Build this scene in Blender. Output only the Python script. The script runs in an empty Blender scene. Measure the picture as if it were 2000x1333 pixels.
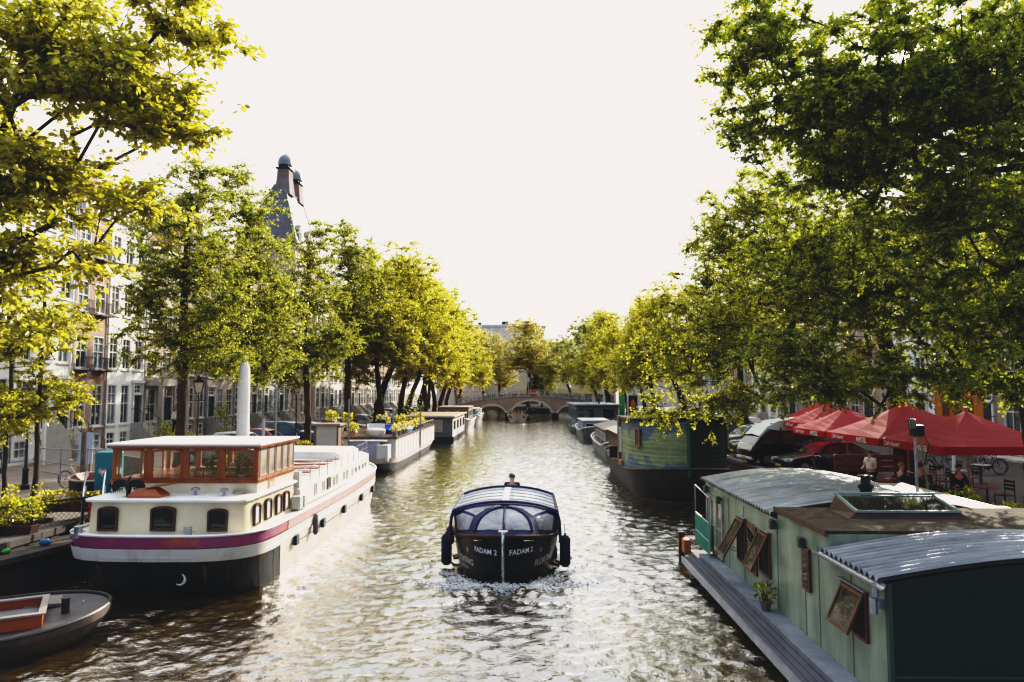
import bpy, bmesh, math, random
import numpy as np
from mathutils import Vector, Matrix, Euler
R = math.radians
random.seed(7)
SC = bpy.context.scene
COL = SC.collection
PI = math.pi

# ------------------------------------------------------------------ render, camera, sky, sun
SC.view_settings.view_transform = 'Standard'
SC.view_settings.look = 'None'
SC.view_settings.exposure = 0
SC.view_settings.gamma = 1
# film-like tone curve of the photograph: bright mid-tones, deep shadows, warm off-white highlights
SC.view_settings.use_curve_mapping = True
cmap = SC.view_settings.curve_mapping; cmap.extend = 'HORIZONTAL'
for ci, (wp, bp_) in enumerate(((.918, .0055), (.880, .0062), (.855, .0072))):
    cv = cmap.curves[ci]; pts_ = [(0, bp_), (.02, .017), (.06, .066), (.14, .205), (.28, .46), (.50, .76), (.75, .965*wp), (1.0, wp)]
    cv.points[0].location = pts_[0]; cv.points[-1].location = pts_[-1]
    for p_ in pts_[1:-1]: cv.points.new(*p_)
cmap.update()
SC.render.engine = 'CYCLES'
cy = SC.cycles
cy.use_denoising = True
try: cy.denoiser = 'OPENIMAGEDENOISE'
except Exception: pass
cy.max_bounces = 7; cy.diffuse_bounces = 3; cy.glossy_bounces = 3; cy.transmission_bounces = 5; cy.transparent_max_bounces = 8
cy.sample_clamp_indirect = 4.0
cy.caustics_reflective = False; cy.caustics_refractive = False
cam = bpy.data.cameras.new('camera'); camo = bpy.data.objects.new('camera', cam); COL.objects.link(camo)
cam.lens = 25; cam.sensor_width = 36; cam.clip_end = 2000; cam.clip_start = .1
camo.location = (0, 0, 5.0); camo.rotation_euler = (R(94.01), 0, R(1.24))
SC.camera = camo
SUN_AZ, SUN_EL = R(28.3), R(23.2)      # azimuth from +Y towards +X
sun = bpy.data.lights.new('sun', 'SUN'); sun.energy = 5.0; sun.angle = R(.6); sun.color = (1, .90, .74)
so = bpy.data.objects.new('sun', sun); COL.objects.link(so)
sd = Vector((math.sin(SUN_AZ)*math.cos(SUN_EL), math.cos(SUN_AZ)*math.cos(SUN_EL), math.sin(SUN_EL)))
so.rotation_euler = sd.to_track_quat('Z', 'Y').to_euler()
w = bpy.data.worlds.new('World'); SC.world = w; w.use_nodes = True
nt = w.node_tree; N = nt.nodes; Lk = nt.links; N.clear()
out = N.new('ShaderNodeOutputWorld'); bg = N.new('ShaderNodeBackground'); sky = N.new('ShaderNodeTexSky')
sky.sky_type = 'NISHITA'; sky.sun_disc = False; sky.sun_elevation = SUN_EL; sky.sun_rotation = SUN_AZ; sky.dust_density = 3.0; sky.air_density = 1.2
bg.inputs[1].default_value = .15
# warm white haze over the half of the sky towards the sun (world directions)
geo = N.new('ShaderNodeNewGeometry'); dot = N.new('ShaderNodeVectorMath'); dot.operation = 'DOT_PRODUCT'
dot.inputs[1].default_value = (math.sin(R(8)), -math.cos(R(8))*-1, 0.0)
tc = N.new('ShaderNodeTexCoord'); Lk.new(tc.outputs['Generated'], dot.inputs[0])
mr = N.new('ShaderNodeMapRange'); mr.inputs['From Min'].default_value = -.35; mr.inputs['From Max'].default_value = .45; mr.interpolation_type = 'SMOOTHSTEP'
Lk.new(dot.outputs['Value'], mr.inputs['Value'])
N.remove(geo)
hz = N.new('ShaderNodeMix'); hz.data_type = 'RGBA'; hz.inputs[7].default_value = (6.15, 5.85, 5.58, 1)
# added fill: out-of-view sky brightened towards the zenith, bluer away from the sun
up = N.new('ShaderNodeSeparateXYZ'); Lk.new(tc.outputs['Generated'], up.inputs[0])
zr = N.new('ShaderNodeMapRange'); zr.inputs['From Min'].default_value = .515; zr.inputs['From Max'].default_value = .72; zr.interpolation_type = 'SMOOTHSTEP'
Lk.new(up.outputs['Z'], zr.inputs['Value'])
zn = N.new('ShaderNodeMix'); zn.data_type = 'RGBA'; zn.inputs[6].default_value = (7.6, 7.4, 7.2, 1); zn.inputs[7].default_value = (13.5, 13.8, 14.4, 1); Lk.new(zr.outputs[0], zn.inputs[0])
bk = N.new('ShaderNodeMix'); bk.data_type = 'RGBA'; bk.inputs[0].default_value = .75; bk.inputs[7].default_value = (2.6, 3.1, 4.2, 1); Lk.new(sky.outputs[0], bk.inputs[6])
Lk.new(zn.outputs[2], hz.inputs[7]); Lk.new(mr.outputs[0], hz.inputs[0]); Lk.new(bk.outputs[2], hz.inputs[6])
sdn = N.new('ShaderNodeVectorMath'); sdn.operation = 'DOT_PRODUCT'; sdn.inputs[1].default_value = tuple(sd); Lk.new(tc.outputs['Generated'], sdn.inputs[0])
mxm = N.new('ShaderNodeMath'); mxm.operation = 'MAXIMUM'; mxm.inputs[1].default_value = 0; Lk.new(sdn.outputs['Value'], mxm.inputs[0])
glow = None
for pw_, st_ in ((9000, 160.0), (250, 9.0)):      # the sun's own disc glow in the hazy sky
    pn = N.new('ShaderNodeMath'); pn.operation = 'POWER'; pn.inputs[1].default_value = pw_; Lk.new(mxm.outputs[0], pn.inputs[0])
    ms = N.new('ShaderNodeMath'); ms.operation = 'MULTIPLY_ADD'; ms.inputs[1].default_value = st_; ms.inputs[2].default_value = 0; Lk.new(pn.outputs[0], ms.inputs[0])
    if glow: Lk.new(glow.outputs[0], ms.inputs[2])
    glow = ms
gc = N.new('ShaderNodeMix'); gc.data_type = 'RGBA'; gc.blend_type = 'ADD'; gc.inputs[0].default_value = 1; Lk.new(hz.outputs[2], gc.inputs[6]); Lk.new(glow.outputs[0], gc.inputs[7])
Lk.new(gc.outputs[2], bg.inputs[0]); Lk.new(bg.outputs[0], out.inputs[0])

# ------------------------------------------------------------------ materials
MATS = {}
def new_mat(name):
    m = bpy.data.materials.new(name); m.use_nodes = True
    t = m.node_tree; b = t.nodes['Principled BSDF']
    return m, t, b
def noise(t, scale, detail=4, rough=.6, stretch=None, coord='Object'):
    tc = t.nodes.new('ShaderNodeTexCoord'); n = t.nodes.new('ShaderNodeTexNoise')
    n.inputs['Scale'].default_value = scale; n.inputs['Detail'].default_value = detail; n.inputs['Roughness'].default_value = rough
    if stretch:
        mp = t.nodes.new('ShaderNodeMapping'); mp.inputs['Scale'].default_value = stretch
        t.links.new(tc.outputs[coord], mp.inputs[0]); t.links.new(mp.outputs[0], n.inputs['Vector'])
    else: t.links.new(tc.outputs[coord], n.inputs['Vector'])
    return n
def ramp(t, src, stops):
    r = t.nodes.new('ShaderNodeValToRGB'); e = r.color_ramp.elements
    while len(e) < len(stops): e.new(.5)
    for i, (p, c) in enumerate(stops):
        e[i].position = p; e[i].color = (*c, 1)
    t.links.new(src, r.inputs[0]); return r
def M(name, c1, c2=None, scale=2.0, rough=.6, bump=.15, bscale=None, metal=0, stretch=None, spec=.5, lo=.35, hi=.65, coat=0, c3=None):
    if name in MATS: return MATS[name]
    m, t, b = new_mat(name)
    if c2 is None: c2 = tuple(max(0, c*.72) for c in c1)
    n = noise(t, scale, 5, .65, stretch)
    stops = [(lo, c2), (hi, c1)] + ([(min(1, hi+.08), c3)] if c3 else [])
    r = ramp(t, n.outputs[0], stops); t.links.new(r.outputs[0], b.inputs['Base Color'])
    b.inputs['Roughness'].default_value = rough; b.inputs['Metallic'].default_value = metal
    b.inputs['Specular IOR Level'].default_value = spec; b.inputs['Coat Weight'].default_value = coat
    if bump:
        n2 = noise(t, bscale or scale*6, 4, .6, stretch); bp = t.nodes.new('ShaderNodeBump')
        bp.inputs['Strength'].default_value = bump; bp.inputs['Distance'].default_value = .03
        t.links.new(n2.outputs[0], bp.inputs['Height']); t.links.new(bp.outputs[0], b.inputs['Normal'])
        mr = t.nodes.new('ShaderNodeMapRange'); mr.inputs['To Min'].default_value = max(0, rough-.1); mr.inputs['To Max'].default_value = min(1, rough+.12)
        t.links.new(n2.outputs[0], mr.inputs[0]); t.links.new(mr.outputs[0], b.inputs['Roughness'])
    MATS[name] = m; return m
def brickM(name, c1, c2, mortar=(.42, .38, .34), axes='XZ', scale=1.0, bw=.22, bh=.065):
    m, t, b = new_mat(name)
    tc = t.nodes.new('ShaderNodeTexCoord'); sp = t.nodes.new('ShaderNodeSeparateXYZ'); cb = t.nodes.new('ShaderNodeCombineXYZ')
    t.links.new(tc.outputs['Object'], sp.inputs[0])
    t.links.new(sp.outputs[axes[0]], cb.inputs[0]); t.links.new(sp.outputs[axes[1]], cb.inputs[1])
    br = t.nodes.new('ShaderNodeTexBrick'); t.links.new(cb.outputs[0], br.inputs['Vector'])
    br.inputs['Color1'].default_value = (*c1, 1); br.inputs['Color2'].default_value = (*c2, 1); br.inputs['Mortar'].default_value = (*mortar, 1)
    br.inputs['Scale'].default_value = scale; br.inputs['Brick Width'].default_value = bw; br.inputs['Row Height'].default_value = bh; br.inputs['Mortar Size'].default_value = .008
    n = noise(t, .7, 5, .7); r = ramp(t, n.outputs[0], [(.3, (.55, .52, .5)), (.7, (1, 1, 1))])
    mx = t.nodes.new('ShaderNodeMix'); mx.data_type = 'RGBA'; mx.blend_type = 'MULTIPLY'; mx.inputs[0].default_value = .8
    t.links.new(br.outputs[0], mx.inputs[6]); t.links.new(r.outputs[0], mx.inputs[7]); t.links.new(mx.outputs[2], b.inputs['Base Color'])
    b.inputs['Roughness'].default_value = .85
    MATS[name] = m; return m
def boardM(name, c1, c2, axis='Z', pitch=.14, rough=.6, patch=None, bump=.6, dirt=.5):
    """painted horizontal boards: dark joints every pitch metres"""
    m, t, b = new_mat(name)
    tc = t.nodes.new('ShaderNodeTexCoord'); sp = t.nodes.new('ShaderNodeSeparateXYZ'); t.links.new(tc.outputs['Object'], sp.inputs[0])
    dv = t.nodes.new('ShaderNodeMath'); dv.operation = 'DIVIDE'; dv.inputs[1].default_value = pitch; t.links.new(sp.outputs[axis], dv.inputs[0])
    fr = t.nodes.new('ShaderNodeMath'); fr.operation = 'FRACT'; t.links.new(dv.outputs[0], fr.inputs[0])
    j = ramp(t, fr.outputs[0], [(0, (.12, .12, .12)), (.1, (1, 1, 1))])
    fl = t.nodes.new('ShaderNodeMath'); fl.operation = 'FLOOR'; t.links.new(dv.outputs[0], fl.inputs[0])
    wn = t.nodes.new('ShaderNodeTexWhiteNoise'); wn.noise_dimensions = '1D'; t.links.new(fl.outputs[0], wn.inputs['W'])
    n = noise(t, 2.2, 6, .7, (1, 1, 4) if axis == 'Z' else (1, 1, 1)); ad = t.nodes.new('ShaderNodeMath'); ad.operation = 'MULTIPLY_ADD'; ad.inputs[1].default_value = .35
    t.links.new(wn.outputs[0], ad.inputs[0]); t.links.new(n.outputs[0], ad.inputs[2])
    r = ramp(t, ad.outputs[0], [(.4, c2), (.85, c1)])
    last = r.outputs[0]
    if patch:
        n3 = noise(t, 1.3, 3, .5); sb = t.nodes.new('ShaderNodeMath'); sb.operation = 'SUBTRACT'; sb.inputs[1].default_value = 2.45; t.links.new(sp.outputs['Z'], sb.inputs[0])
        ab = t.nodes.new('ShaderNodeMath'); ab.operation = 'ABSOLUTE'; t.links.new(sb.outputs[0], ab.inputs[0])
        ml = t.nodes.new('ShaderNodeMath'); ml.operation = 'MULTIPLY_ADD'; ml.inputs[1].default_value = .5; t.links.new(ab.outputs[0], ml.inputs[0]); t.links.new(n3.outputs[0], ml.inputs[2])
        r3 = ramp(t, ml.outputs[0], [(.78, (0, 0, 0)), (.84, (1, 1, 1))])
        mp = t.nodes.new('ShaderNodeMix'); mp.data_type = 'RGBA'; mp.inputs[7].default_value = (*patch, 1)
        t.links.new(r3.outputs[0], mp.inputs[0]); t.links.new(last, mp.inputs[6]); last = mp.outputs[2]
    mx = t.nodes.new('ShaderNodeMix'); mx.data_type = 'RGBA'; mx.blend_type = 'MULTIPLY'; mx.inputs[0].default_value = 1
    t.links.new(last, mx.inputs[6]); t.links.new(j.outputs[0], mx.inputs[7]); t.links.new(mx.outputs[2], b.inputs['Base Color'])
    bp = t.nodes.new('ShaderNodeBump'); bp.inputs['Strength'].default_value = bump; bp.inputs['Distance'].default_value = .02
    t.links.new(j.outputs[0], bp.inputs['Height']); t.links.new(bp.outputs[0], b.inputs['Normal'])
    b.inputs['Roughness'].default_value = rough
    MATS[name] = m; return m
def glassM(name, tint=(.02, .025, .03), rough=.05, clear=0.0):
    m, t, b = new_mat(name)
    n = noise(t, .9, 3, .5); r = ramp(t, n.outputs[0], [(.35, tuple(c*.5 for c in tint)), (.65, tuple(min(1, c*1.8) for c in tint))])
    t.links.new(r.outputs[0], b.inputs['Base Color']); b.inputs['Roughness'].default_value = rough; b.inputs['Specular IOR Level'].default_value = .8
    n2 = noise(t, 1.6, 2, .5); bp = t.nodes.new('ShaderNodeBump'); bp.inputs['Strength'].default_value = .12; bp.inputs['Distance'].default_value = .05
    t.links.new(n2.outputs[0], bp.inputs['Height']); t.links.new(bp.outputs[0], b.inputs['Normal'])
    if clear > 0:
        tr = t.nodes.new('ShaderNodeBsdfTransparent'); mx = t.nodes.new('ShaderNodeMixShader'); mx.inputs[0].default_value = clear
        o = t.nodes['Material Output']; t.links.new(b.outputs[0], mx.inputs[1]); t.links.new(tr.outputs[0], mx.inputs[2]); t.links.new(mx.outputs[0], o.inputs[0])
    MATS[name] = m; return m
def leafM(name, dark, light, tdark, tlight, gloss=.12, tmix=.55):
    m, t, b = new_mat(name); t.nodes.remove(b); o = t.nodes['Material Output']
    at = t.nodes.new('ShaderNodeAttribute'); at.attribute_name = 'tint'
    r1 = ramp(t, at.outputs['Fac'], [(0, dark), (1, light)]); r2 = ramp(t, at.outputs['Fac'], [(0, tdark), (1, tlight)])
    d = t.nodes.new('ShaderNodeBsdfDiffuse'); tr = t.nodes.new('ShaderNodeBsdfTranslucent'); g = t.nodes.new('ShaderNodeBsdfGlossy'); g.inputs['Roughness'].default_value = .38
    g.inputs['Color'].default_value = (1, .92, .62, 1)
    t.links.new(r1.outputs[0], d.inputs[0]); t.links.new(r2.outputs[0], tr.inputs[0])
    a = t.nodes.new('ShaderNodeMixShader'); a.inputs[0].default_value = tmix; t.links.new(d.outputs[0], a.inputs[1]); t.links.new(tr.outputs[0], a.inputs[2])
    fz = t.nodes.new('ShaderNodeFresnel'); fz.inputs[0].default_value = 1.4
    ml = t.nodes.new('ShaderNodeMath'); ml.operation = 'MULTIPLY'; ml.inputs[1].default_value = gloss*2.6; t.links.new(fz.outputs[0], ml.inputs[0]); ml.use_clamp = True
    c = t.nodes.new('ShaderNodeMixShader'); t.links.new(ml.outputs[0], c.inputs[0]); t.links.new(a.outputs[0], c.inputs[1]); t.links.new(g.outputs[0], c.inputs[2]); t.links.new(c.outputs[0], o.inputs[0])
    MATS[name] = m; return m

# ------------------------------------------------------------------ mesh builder
class MB:
    def __init__(s): s.v = []; s.f = []
    def add(s, vs, fs):
        k = len(s.v); s.v += [tuple(q) for q in vs]; s.f += [tuple(i+k for i in q) for q in fs]; return s
    def box(s, x0, x1, y0, y1, z0, z1):
        return s.add([(x0,y0,z0),(x1,y0,z0),(x1,y1,z0),(x0,y1,z0),(x0,y0,z1),(x1,y0,z1),(x1,y1,z1),(x0,y1,z1)],
                     [(0,3,2,1),(4,5,6,7),(0,1,5,4),(1,2,6,5),(2,3,7,6),(3,0,4,7)])
    def obox(s, c, size, M3):
        hx, hy, hz = size[0]/2, size[1]/2, size[2]/2; c = Vector(c)
        vs = [c + M3 @ Vector((a*hx, b*hy, d*hz)) for d in (-1, 1) for a, b in ((-1,-1),(1,-1),(1,1),(-1,1))]
        return s.add(vs, [(0,3,2,1),(4,5,6,7),(0,1,5,4),(1,2,6,5),(2,3,7,6),(3,0,4,7)])
    def bar(s, a, b, w, h=None):
        a, b = Vector(a), Vector(b); d = b-a; q = d.to_track_quat('X', 'Z').to_matrix()
        return s.obox((a+b)/2, (d.length, w, h or w), q)
    def tube(s, pts, r, n=6, cap=True, closed=False):
        pts = [Vector(p) for p in pts]; rs = r if isinstance(r, (list, tuple)) else [r]*len(pts)
        rings = []; m = len(pts); prev = None
        for i, p in enumerate(pts):
            if closed: d = pts[(i+1) % m]-pts[i-1]
            else: d = pts[min(i+1, m-1)]-pts[max(i-1, 0)]
            d.normalize()
            if prev is None:
                u = d.orthogonal().normalized()
            else:
                u = (prev-d*prev.dot(d)); u = u.normalized() if u.length > 1e-6 else d.orthogonal().normalized()
            prev = u; v = d.cross(u)
            rings.append([p+(u*math.cos(2*PI*k/n)+v*math.sin(2*PI*k/n))*rs[i] for k in range(n)])
        vs = [q for g in rings for q in g]; fs = []
        for i in range(m if closed else m-1):
            j = (i+1) % m
            for k in range(n): fs.append((i*n+k, i*n+(k+1) % n, j*n+(k+1) % n, j*n+k))
        if cap and not closed: fs += [tuple(range(n-1, -1, -1)), tuple((m-1)*n+k for k in range(n))]
        return s.add(vs, fs)
    def lathe(s, prof, n=16, c=(0,0,0), axis='Z'):
        vs = []; fs = []
        for (r, z) in prof:
            for k in range(n):
                a = 2*PI*k/n; x, y = r*math.cos(a), r*math.sin(a)
                p = {'Z': (x, y, z), 'X': (z, x, y), 'Y': (x, z, y)}[axis]
                vs.append((p[0]+c[0], p[1]+c[1], p[2]+c[2]))
        m = len(prof)
        for i in range(m-1):
            for k in range(n): fs.append((i*n+k, i*n+(k+1) % n, (i+1)*n+(k+1) % n, (i+1)*n+k))
        fs += [tuple(range(n-1, -1, -1)), tuple((m-1)*n+k for k in range(n))]
        return s.add(vs, fs)
    def loft(s, rings, closed=True, cap0=False, cap1=False):
        n = len(rings[0]); vs = [q for g in rings for q in g]; fs = []
        for i in range(len(rings)-1):
            for k in range(n if closed else n-1): fs.append((i*n+k, i*n+(k+1) % n, (i+1)*n+(k+1) % n, (i+1)*n+k))
        if cap0: fs.append(tuple(range(n-1, -1, -1)))
        if cap1: fs.append(tuple((len(rings)-1)*n+k for k in range(n)))
        return s.add(vs, fs)
    def prism(s, poly, a0, a1, axis='Y'):
        """poly of 2D points extruded along axis; axis Y: (x,z); X: (y,z); Z: (x,y)"""
        def P(p, a): return {'Y': (p[0], a, p[1]), 'X': (a, p[0], p[1]), 'Z': (p[0], p[1], a)}[axis]
        n = len(poly); vs = [P(p, a0) for p in poly]+[P(p, a1) for p in poly]
        fs = [tuple(range(n)), tuple(range(2*n-1, n-1, -1))]+[(i, n+i, n+(i+1) % n, (i+1) % n) for i in range(n)]
        return s.add(vs, fs)
    def mesh(s, name, mat, smooth=False, bevel=0, auto=None):
        me = bpy.data.meshes.new(name); me.from_pydata(s.v, [], s.f); me.update()
        bm = bmesh.new(); bm.from_mesh(me)
        bmesh.ops.recalc_face_normals(bm, faces=bm.faces)
        if bevel:
            eds = [e for e in bm.edges if len(e.link_faces) == 2 and e.calc_face_angle(0) > R(35)]
            try: bmesh.ops.bevel(bm, geom=eds, offset=bevel, segments=2, affect='EDGES', profile=.6, clamp_overlap=True)
            except Exception: pass
        bm.to_mesh(me); bm.free()
        if mat: me.materials.append(mat)
        if smooth:
            me.shade_smooth()
            try: me.set_sharp_from_angle(angle=R(auto or 40))
            except Exception: pass
        return me
    def build(s, name, mat, parent=None, smooth=False, bevel=0, loc=None, rot=None, auto=None):
        return put(name, s.mesh(name, mat, smooth, bevel, auto), parent, loc, rot)
def put(name, me, parent=None, loc=None, rot=None):
    o = bpy.data.objects.new(name, me); COL.objects.link(o)
    if parent: o.parent = parent
    if loc: o.location = loc
    if rot: o.rotation_euler = rot
    return o
def tag(o, label=None, cat=None, group=None, kind=None):
    if label: o['label'] = label
    if cat: o['category'] = cat
    if group: o['group'] = group
    if kind: o['kind'] = kind
    return o
def thing(name, label, cat, loc=(0,0,0), rz=0, group=None):
    o = bpy.data.objects.new(name, None); COL.objects.link(o); o.location = loc; o.rotation_euler = (0, 0, rz); o.empty_display_size = .2
    return tag(o, label, cat, group)
def struct(name, mb, mat, smooth=False):
    return tag(mb.build(name, mat, None, smooth), kind='structure')
KIDS = {}
def copy_tree(o, parent=None):
    c = o.copy(); COL.objects.link(c); c.parent = parent
    for ch in o.children: copy_tree(ch, c)
    return c
def clone(o, loc, rz=0, label=None, group=None, scale=None, cat=None):
    c = copy_tree(o); c.location = loc; c.rotation_euler = (0, 0, rz)
    if label: c['label'] = label
    if group: c['group'] = group
    if cat: c['category'] = cat
    if scale: c.scale = scale if not isinstance(scale, (int, float)) else (scale,)*3
    return c
def rpoly(me_pts, n): return me_pts
def text(name, body, size, mat, parent, M4, ext=.004, bold=0, shear=0, sx=1):
    cu = bpy.data.curves.new(name, 'FONT'); cu.body = body; cu.size = size; cu.extrude = ext; cu.align_x = 'CENTER'; cu.align_y = 'CENTER'
    cu.offset = bold; cu.shear = shear; cu.resolution_u = 3
    o = bpy.data.objects.new(name+'_tmp', cu); COL.objects.link(o)
    bpy.context.view_layer.update()
    me = bpy.data.meshes.new_from_object(o.evaluated_get(bpy.context.evaluated_depsgraph_get()))
    bpy.data.objects.remove(o); bpy.data.curves.remove(cu)
    if sx != 1: me.transform(Matrix.Diagonal((sx, 1, 1, 1)))
    me.materials.clear(); me.materials.append(mat); me.name = name
    o = put(name, me, parent); o.matrix_local = M4
    return o
def frame4(origin, xdir, updir):
    x = Vector(xdir).normalized(); u = Vector(updir); z = x.cross(u).normalized(); y = z.cross(x)
    m = Matrix((x, y, z)).transposed().to_4x4(); m.translation = Vector(origin); return m
def ppath(pts, n):
    return pts

# common materials
white = M('white_paint', (.86, .83, .79), (.74, .70, .65), 1.5, .42, .05)
cream = M('cream_paint', (.80, .69, .47), (.68, .58, .39), 1.1, .35, .05)
varnish = M('varnished_wood', (.36, .10, .025), (.22, .055, .015), 3, .28, .1, stretch=(1, 1, .2), coat=.4)
dwood = M('dark_brown_wood', (.10, .045, .025), (.05, .022, .014), 4, .5, .15)
oldwood = M('weathered_wood', (.26, .19, .13), (.14, .10, .07), 3, .8, .4, stretch=(1, .2, 1))
black = M('black_paint', (.018, .020, .022), (.010, .012, .014), 2, .35, .08)
dmetal = M('dark_metal', (.035, .037, .04), (.02, .02, .022), 5, .45, .1)
steel = M('galvanised_steel', (.42, .43, .45), (.28, .29, .31), 6, .4, .1, metal=.7)
chrome = M('polished_steel', (.75, .75, .75), (.6, .6, .6), 4, .15, 0, metal=1)
rubber = M('black_rubber', (.02, .02, .02), (.012, .012, .012), 5, .7, .2)
dglass = glassM('dark_glass', (.02, .025, .03), .04)
hglass = glassM('house_glass', (.05, .06, .065), .05)
hcurtain = M('pane_curtain', (.42, .40, .36), (.12, .12, .12), 1.3, .15, .05, spec=.8)
hpale = M('pane_painted_reflection', (.30, .33, .36), (.08, .09, .10), .8, .08, .05, spec=.8)  # pale mottling: reflections put into the pane colour
cglass = glassM('amber_glow_glass', (.62, .42, .20), .03, .80)  # amber tint: warm window glow put into the glass colour
vinyl = glassM('clear_vinyl', (.70, .69, .68), .10, .55)
for n_ in vinyl.node_tree.nodes:
    if n_.type == 'BUMP': n_.inputs['Strength'].default_value = .8; n_.inputs['Distance'].default_value = .08
    if n_.type == 'TEX_NOISE' and abs(n_.inputs['Scale'].default_value-1.6) < .01: n_.inputs['Scale'].default_value = 4.5; n_.inputs['Detail'].default_value = 4
barkM = M('elm_bark', (.10, .075, .05), (.035, .025, .018), 6, .9, .8, bscale=14, stretch=(1, 1, .25))
skin = M('skin', (.62, .36, .25), (.55, .30, .2), 8, .5, .05)
stone = M('pale_stone', (.50, .46, .40), (.34, .31, .27), 1.5, .75, .3)
leafgreen = leafM('leaf_elm', (.022, .055, .010), (.09, .12, .010), (.19, .30, .025), (.88, .80, .13), tmix=.66)
leafmid = leafM('leaf_mid', (.03, .06, .01), (.13, .15, .02), (.22, .34, .025), (.96, .86, .09), tmix=.7)
leafyellow = leafM('leaf_sunlit', (.05, .08, .010), (.18, .18, .03), (.40, .43, .03), (1.0, .88, .11), tmix=.74)  # yellower copy of the leaf: sunlight put into its colour
leafdark = leafM('leaf_shade', (.018, .045, .010), (.07, .11, .015), (.10, .25, .02), (.92, .86, .08), tmix=.66, gloss=.12)  # darker copy of the leaf: shade put into its colour
leafpale = leafM('leaf_far_haze', (.10, .12, .03), (.25, .24, .07), (.60, .56, .14), (1.0, .87, .28), tmix=.72)  # paler leaf: distance haze put into the colour
leafpalegreen = leafM('leaf_far_green_haze', (.07, .12, .04), (.17, .22, .07), (.36, .42, .10), (.85, .78, .2), tmix=.62)  # green version, haze likewise painted into the colour
# ------------------------------------------------------------------ trees
def np_mesh(name, V, F, tint=None, mat=None, smooth=False):
    """V (n,3); F (m,k) same-size polygons"""
    me = bpy.data.meshes.new(name); n, (m, k) = len(V), F.shape
    me.vertices.add(n); me.vertices.foreach_set('co', V.astype(np.float32).ravel())
    me.loops.add(m*k); me.loops.foreach_set('vertex_index', F.astype(np.int32).ravel())
    me.polygons.add(m); me.polygons.foreach_set('loop_start', np.arange(0, m*k, k, dtype=np.int32)); me.polygons.foreach_set('loop_total', np.full(m, k, dtype=np.int32))
    me.update(calc_edges=True)
    if tint is not None:
        a = me.attributes.new('tint', 'FLOAT', 'POINT'); a.data.foreach_set('value', tint.astype(np.float32))
    if mat: me.materials.append(mat)
    if smooth: me.shade_smooth()
    return me
def leaf_mesh(name, P, D, Nn, size, tint, mat, fine=False):
    """leaves at base P, pointing D, normal Nn; each leaf its own little blade"""
    D = D/np.linalg.norm(D, axis=1, keepdims=True); S = np.cross(D, Nn); S /= np.linalg.norm(S, axis=1, keepdims=True)+1e-9; U = np.cross(S, D)
    L = size[:, None]
    if fine:
        pr = [(0, 0, 0), (.30, .30, .07), (.68, .27, .05), (1.0, 0, -.08), (.68, -.27, .05), (.30, -.30, .07)]
        V = np.stack([P+D*a*L+S*b*L+U*c*L for a, b, c in pr], 1).reshape(-1, 3); n = len(P); b = np.arange(n)*6
        F = np.concatenate([np.stack([b, b+1, b+2, b+3], 1), np.stack([b, b+3, b+4, b+5], 1)]); T = np.repeat(tint, 6)
    else:
        pr = [(0, 0, 0), (.5, .33, .08), (1.0, 0, -.06), (.5, -.33, .08)]
        V = np.stack([P+D*a*L+S*b*L+U*c*L for a, b, c in pr], 1).reshape(-1, 3); n = len(P); b = np.arange(n)*4
        F = np.stack([b, b+1, b+2, b+3], 1); T = np.repeat(tint, 4)
    return np_mesh(name, V, F, T, mat)
def tubes_mesh(name, A, B, ra, rb, n, mat):
    D = B-A; ln = np.linalg.norm(D, axis=1, keepdims=True)+1e-9; D = D/ln
    ref = np.where(np.abs(D[:, 2:3]) > .9, np.array([[1., 0, 0]]), np.array([[0, 0, 1.]]))
    U = np.cross(D, ref); U /= np.linalg.norm(U, axis=1, keepdims=True); W = np.cross(D, U)
    Vs = []
    for k in range(n):
        c, s = math.cos(2*PI*k/n), math.sin(2*PI*k/n); Vs.append(A+(U*c+W*s)*ra[:, None])
    for k in range(n):
        c, s = math.cos(2*PI*k/n), math.sin(2*PI*k/n); Vs.append(B+D*rb[:, None]*.4+(U*c+W*s)*rb[:, None])
    V = np.stack(Vs, 1).reshape(-1, 3); m = len(A); b = np.arange(m)*2*n
    F = np.concatenate([np.stack([b+k, b+(k+1) % n, b+n+(k+1) % n, b+n+k], 1) for k in range(n)])
    return V, F
def lobe_points(rng, lobes, count, shell=.55):
    vol = np.array([l[3]*l[4]*l[5] for l in lobes])**.8; pick = rng.choice(len(lobes), count, p=vol/vol.sum())
    L = np.array(lobes)[pick]; d = rng.normal(size=(count, 3)); d /= np.linalg.norm(d, axis=1, keepdims=True)
    r = rng.uniform(0, 1, (count, 1))**(1-shell*.75)
    return L[:, :3]+d*r*L[:, 3:6]
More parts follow.
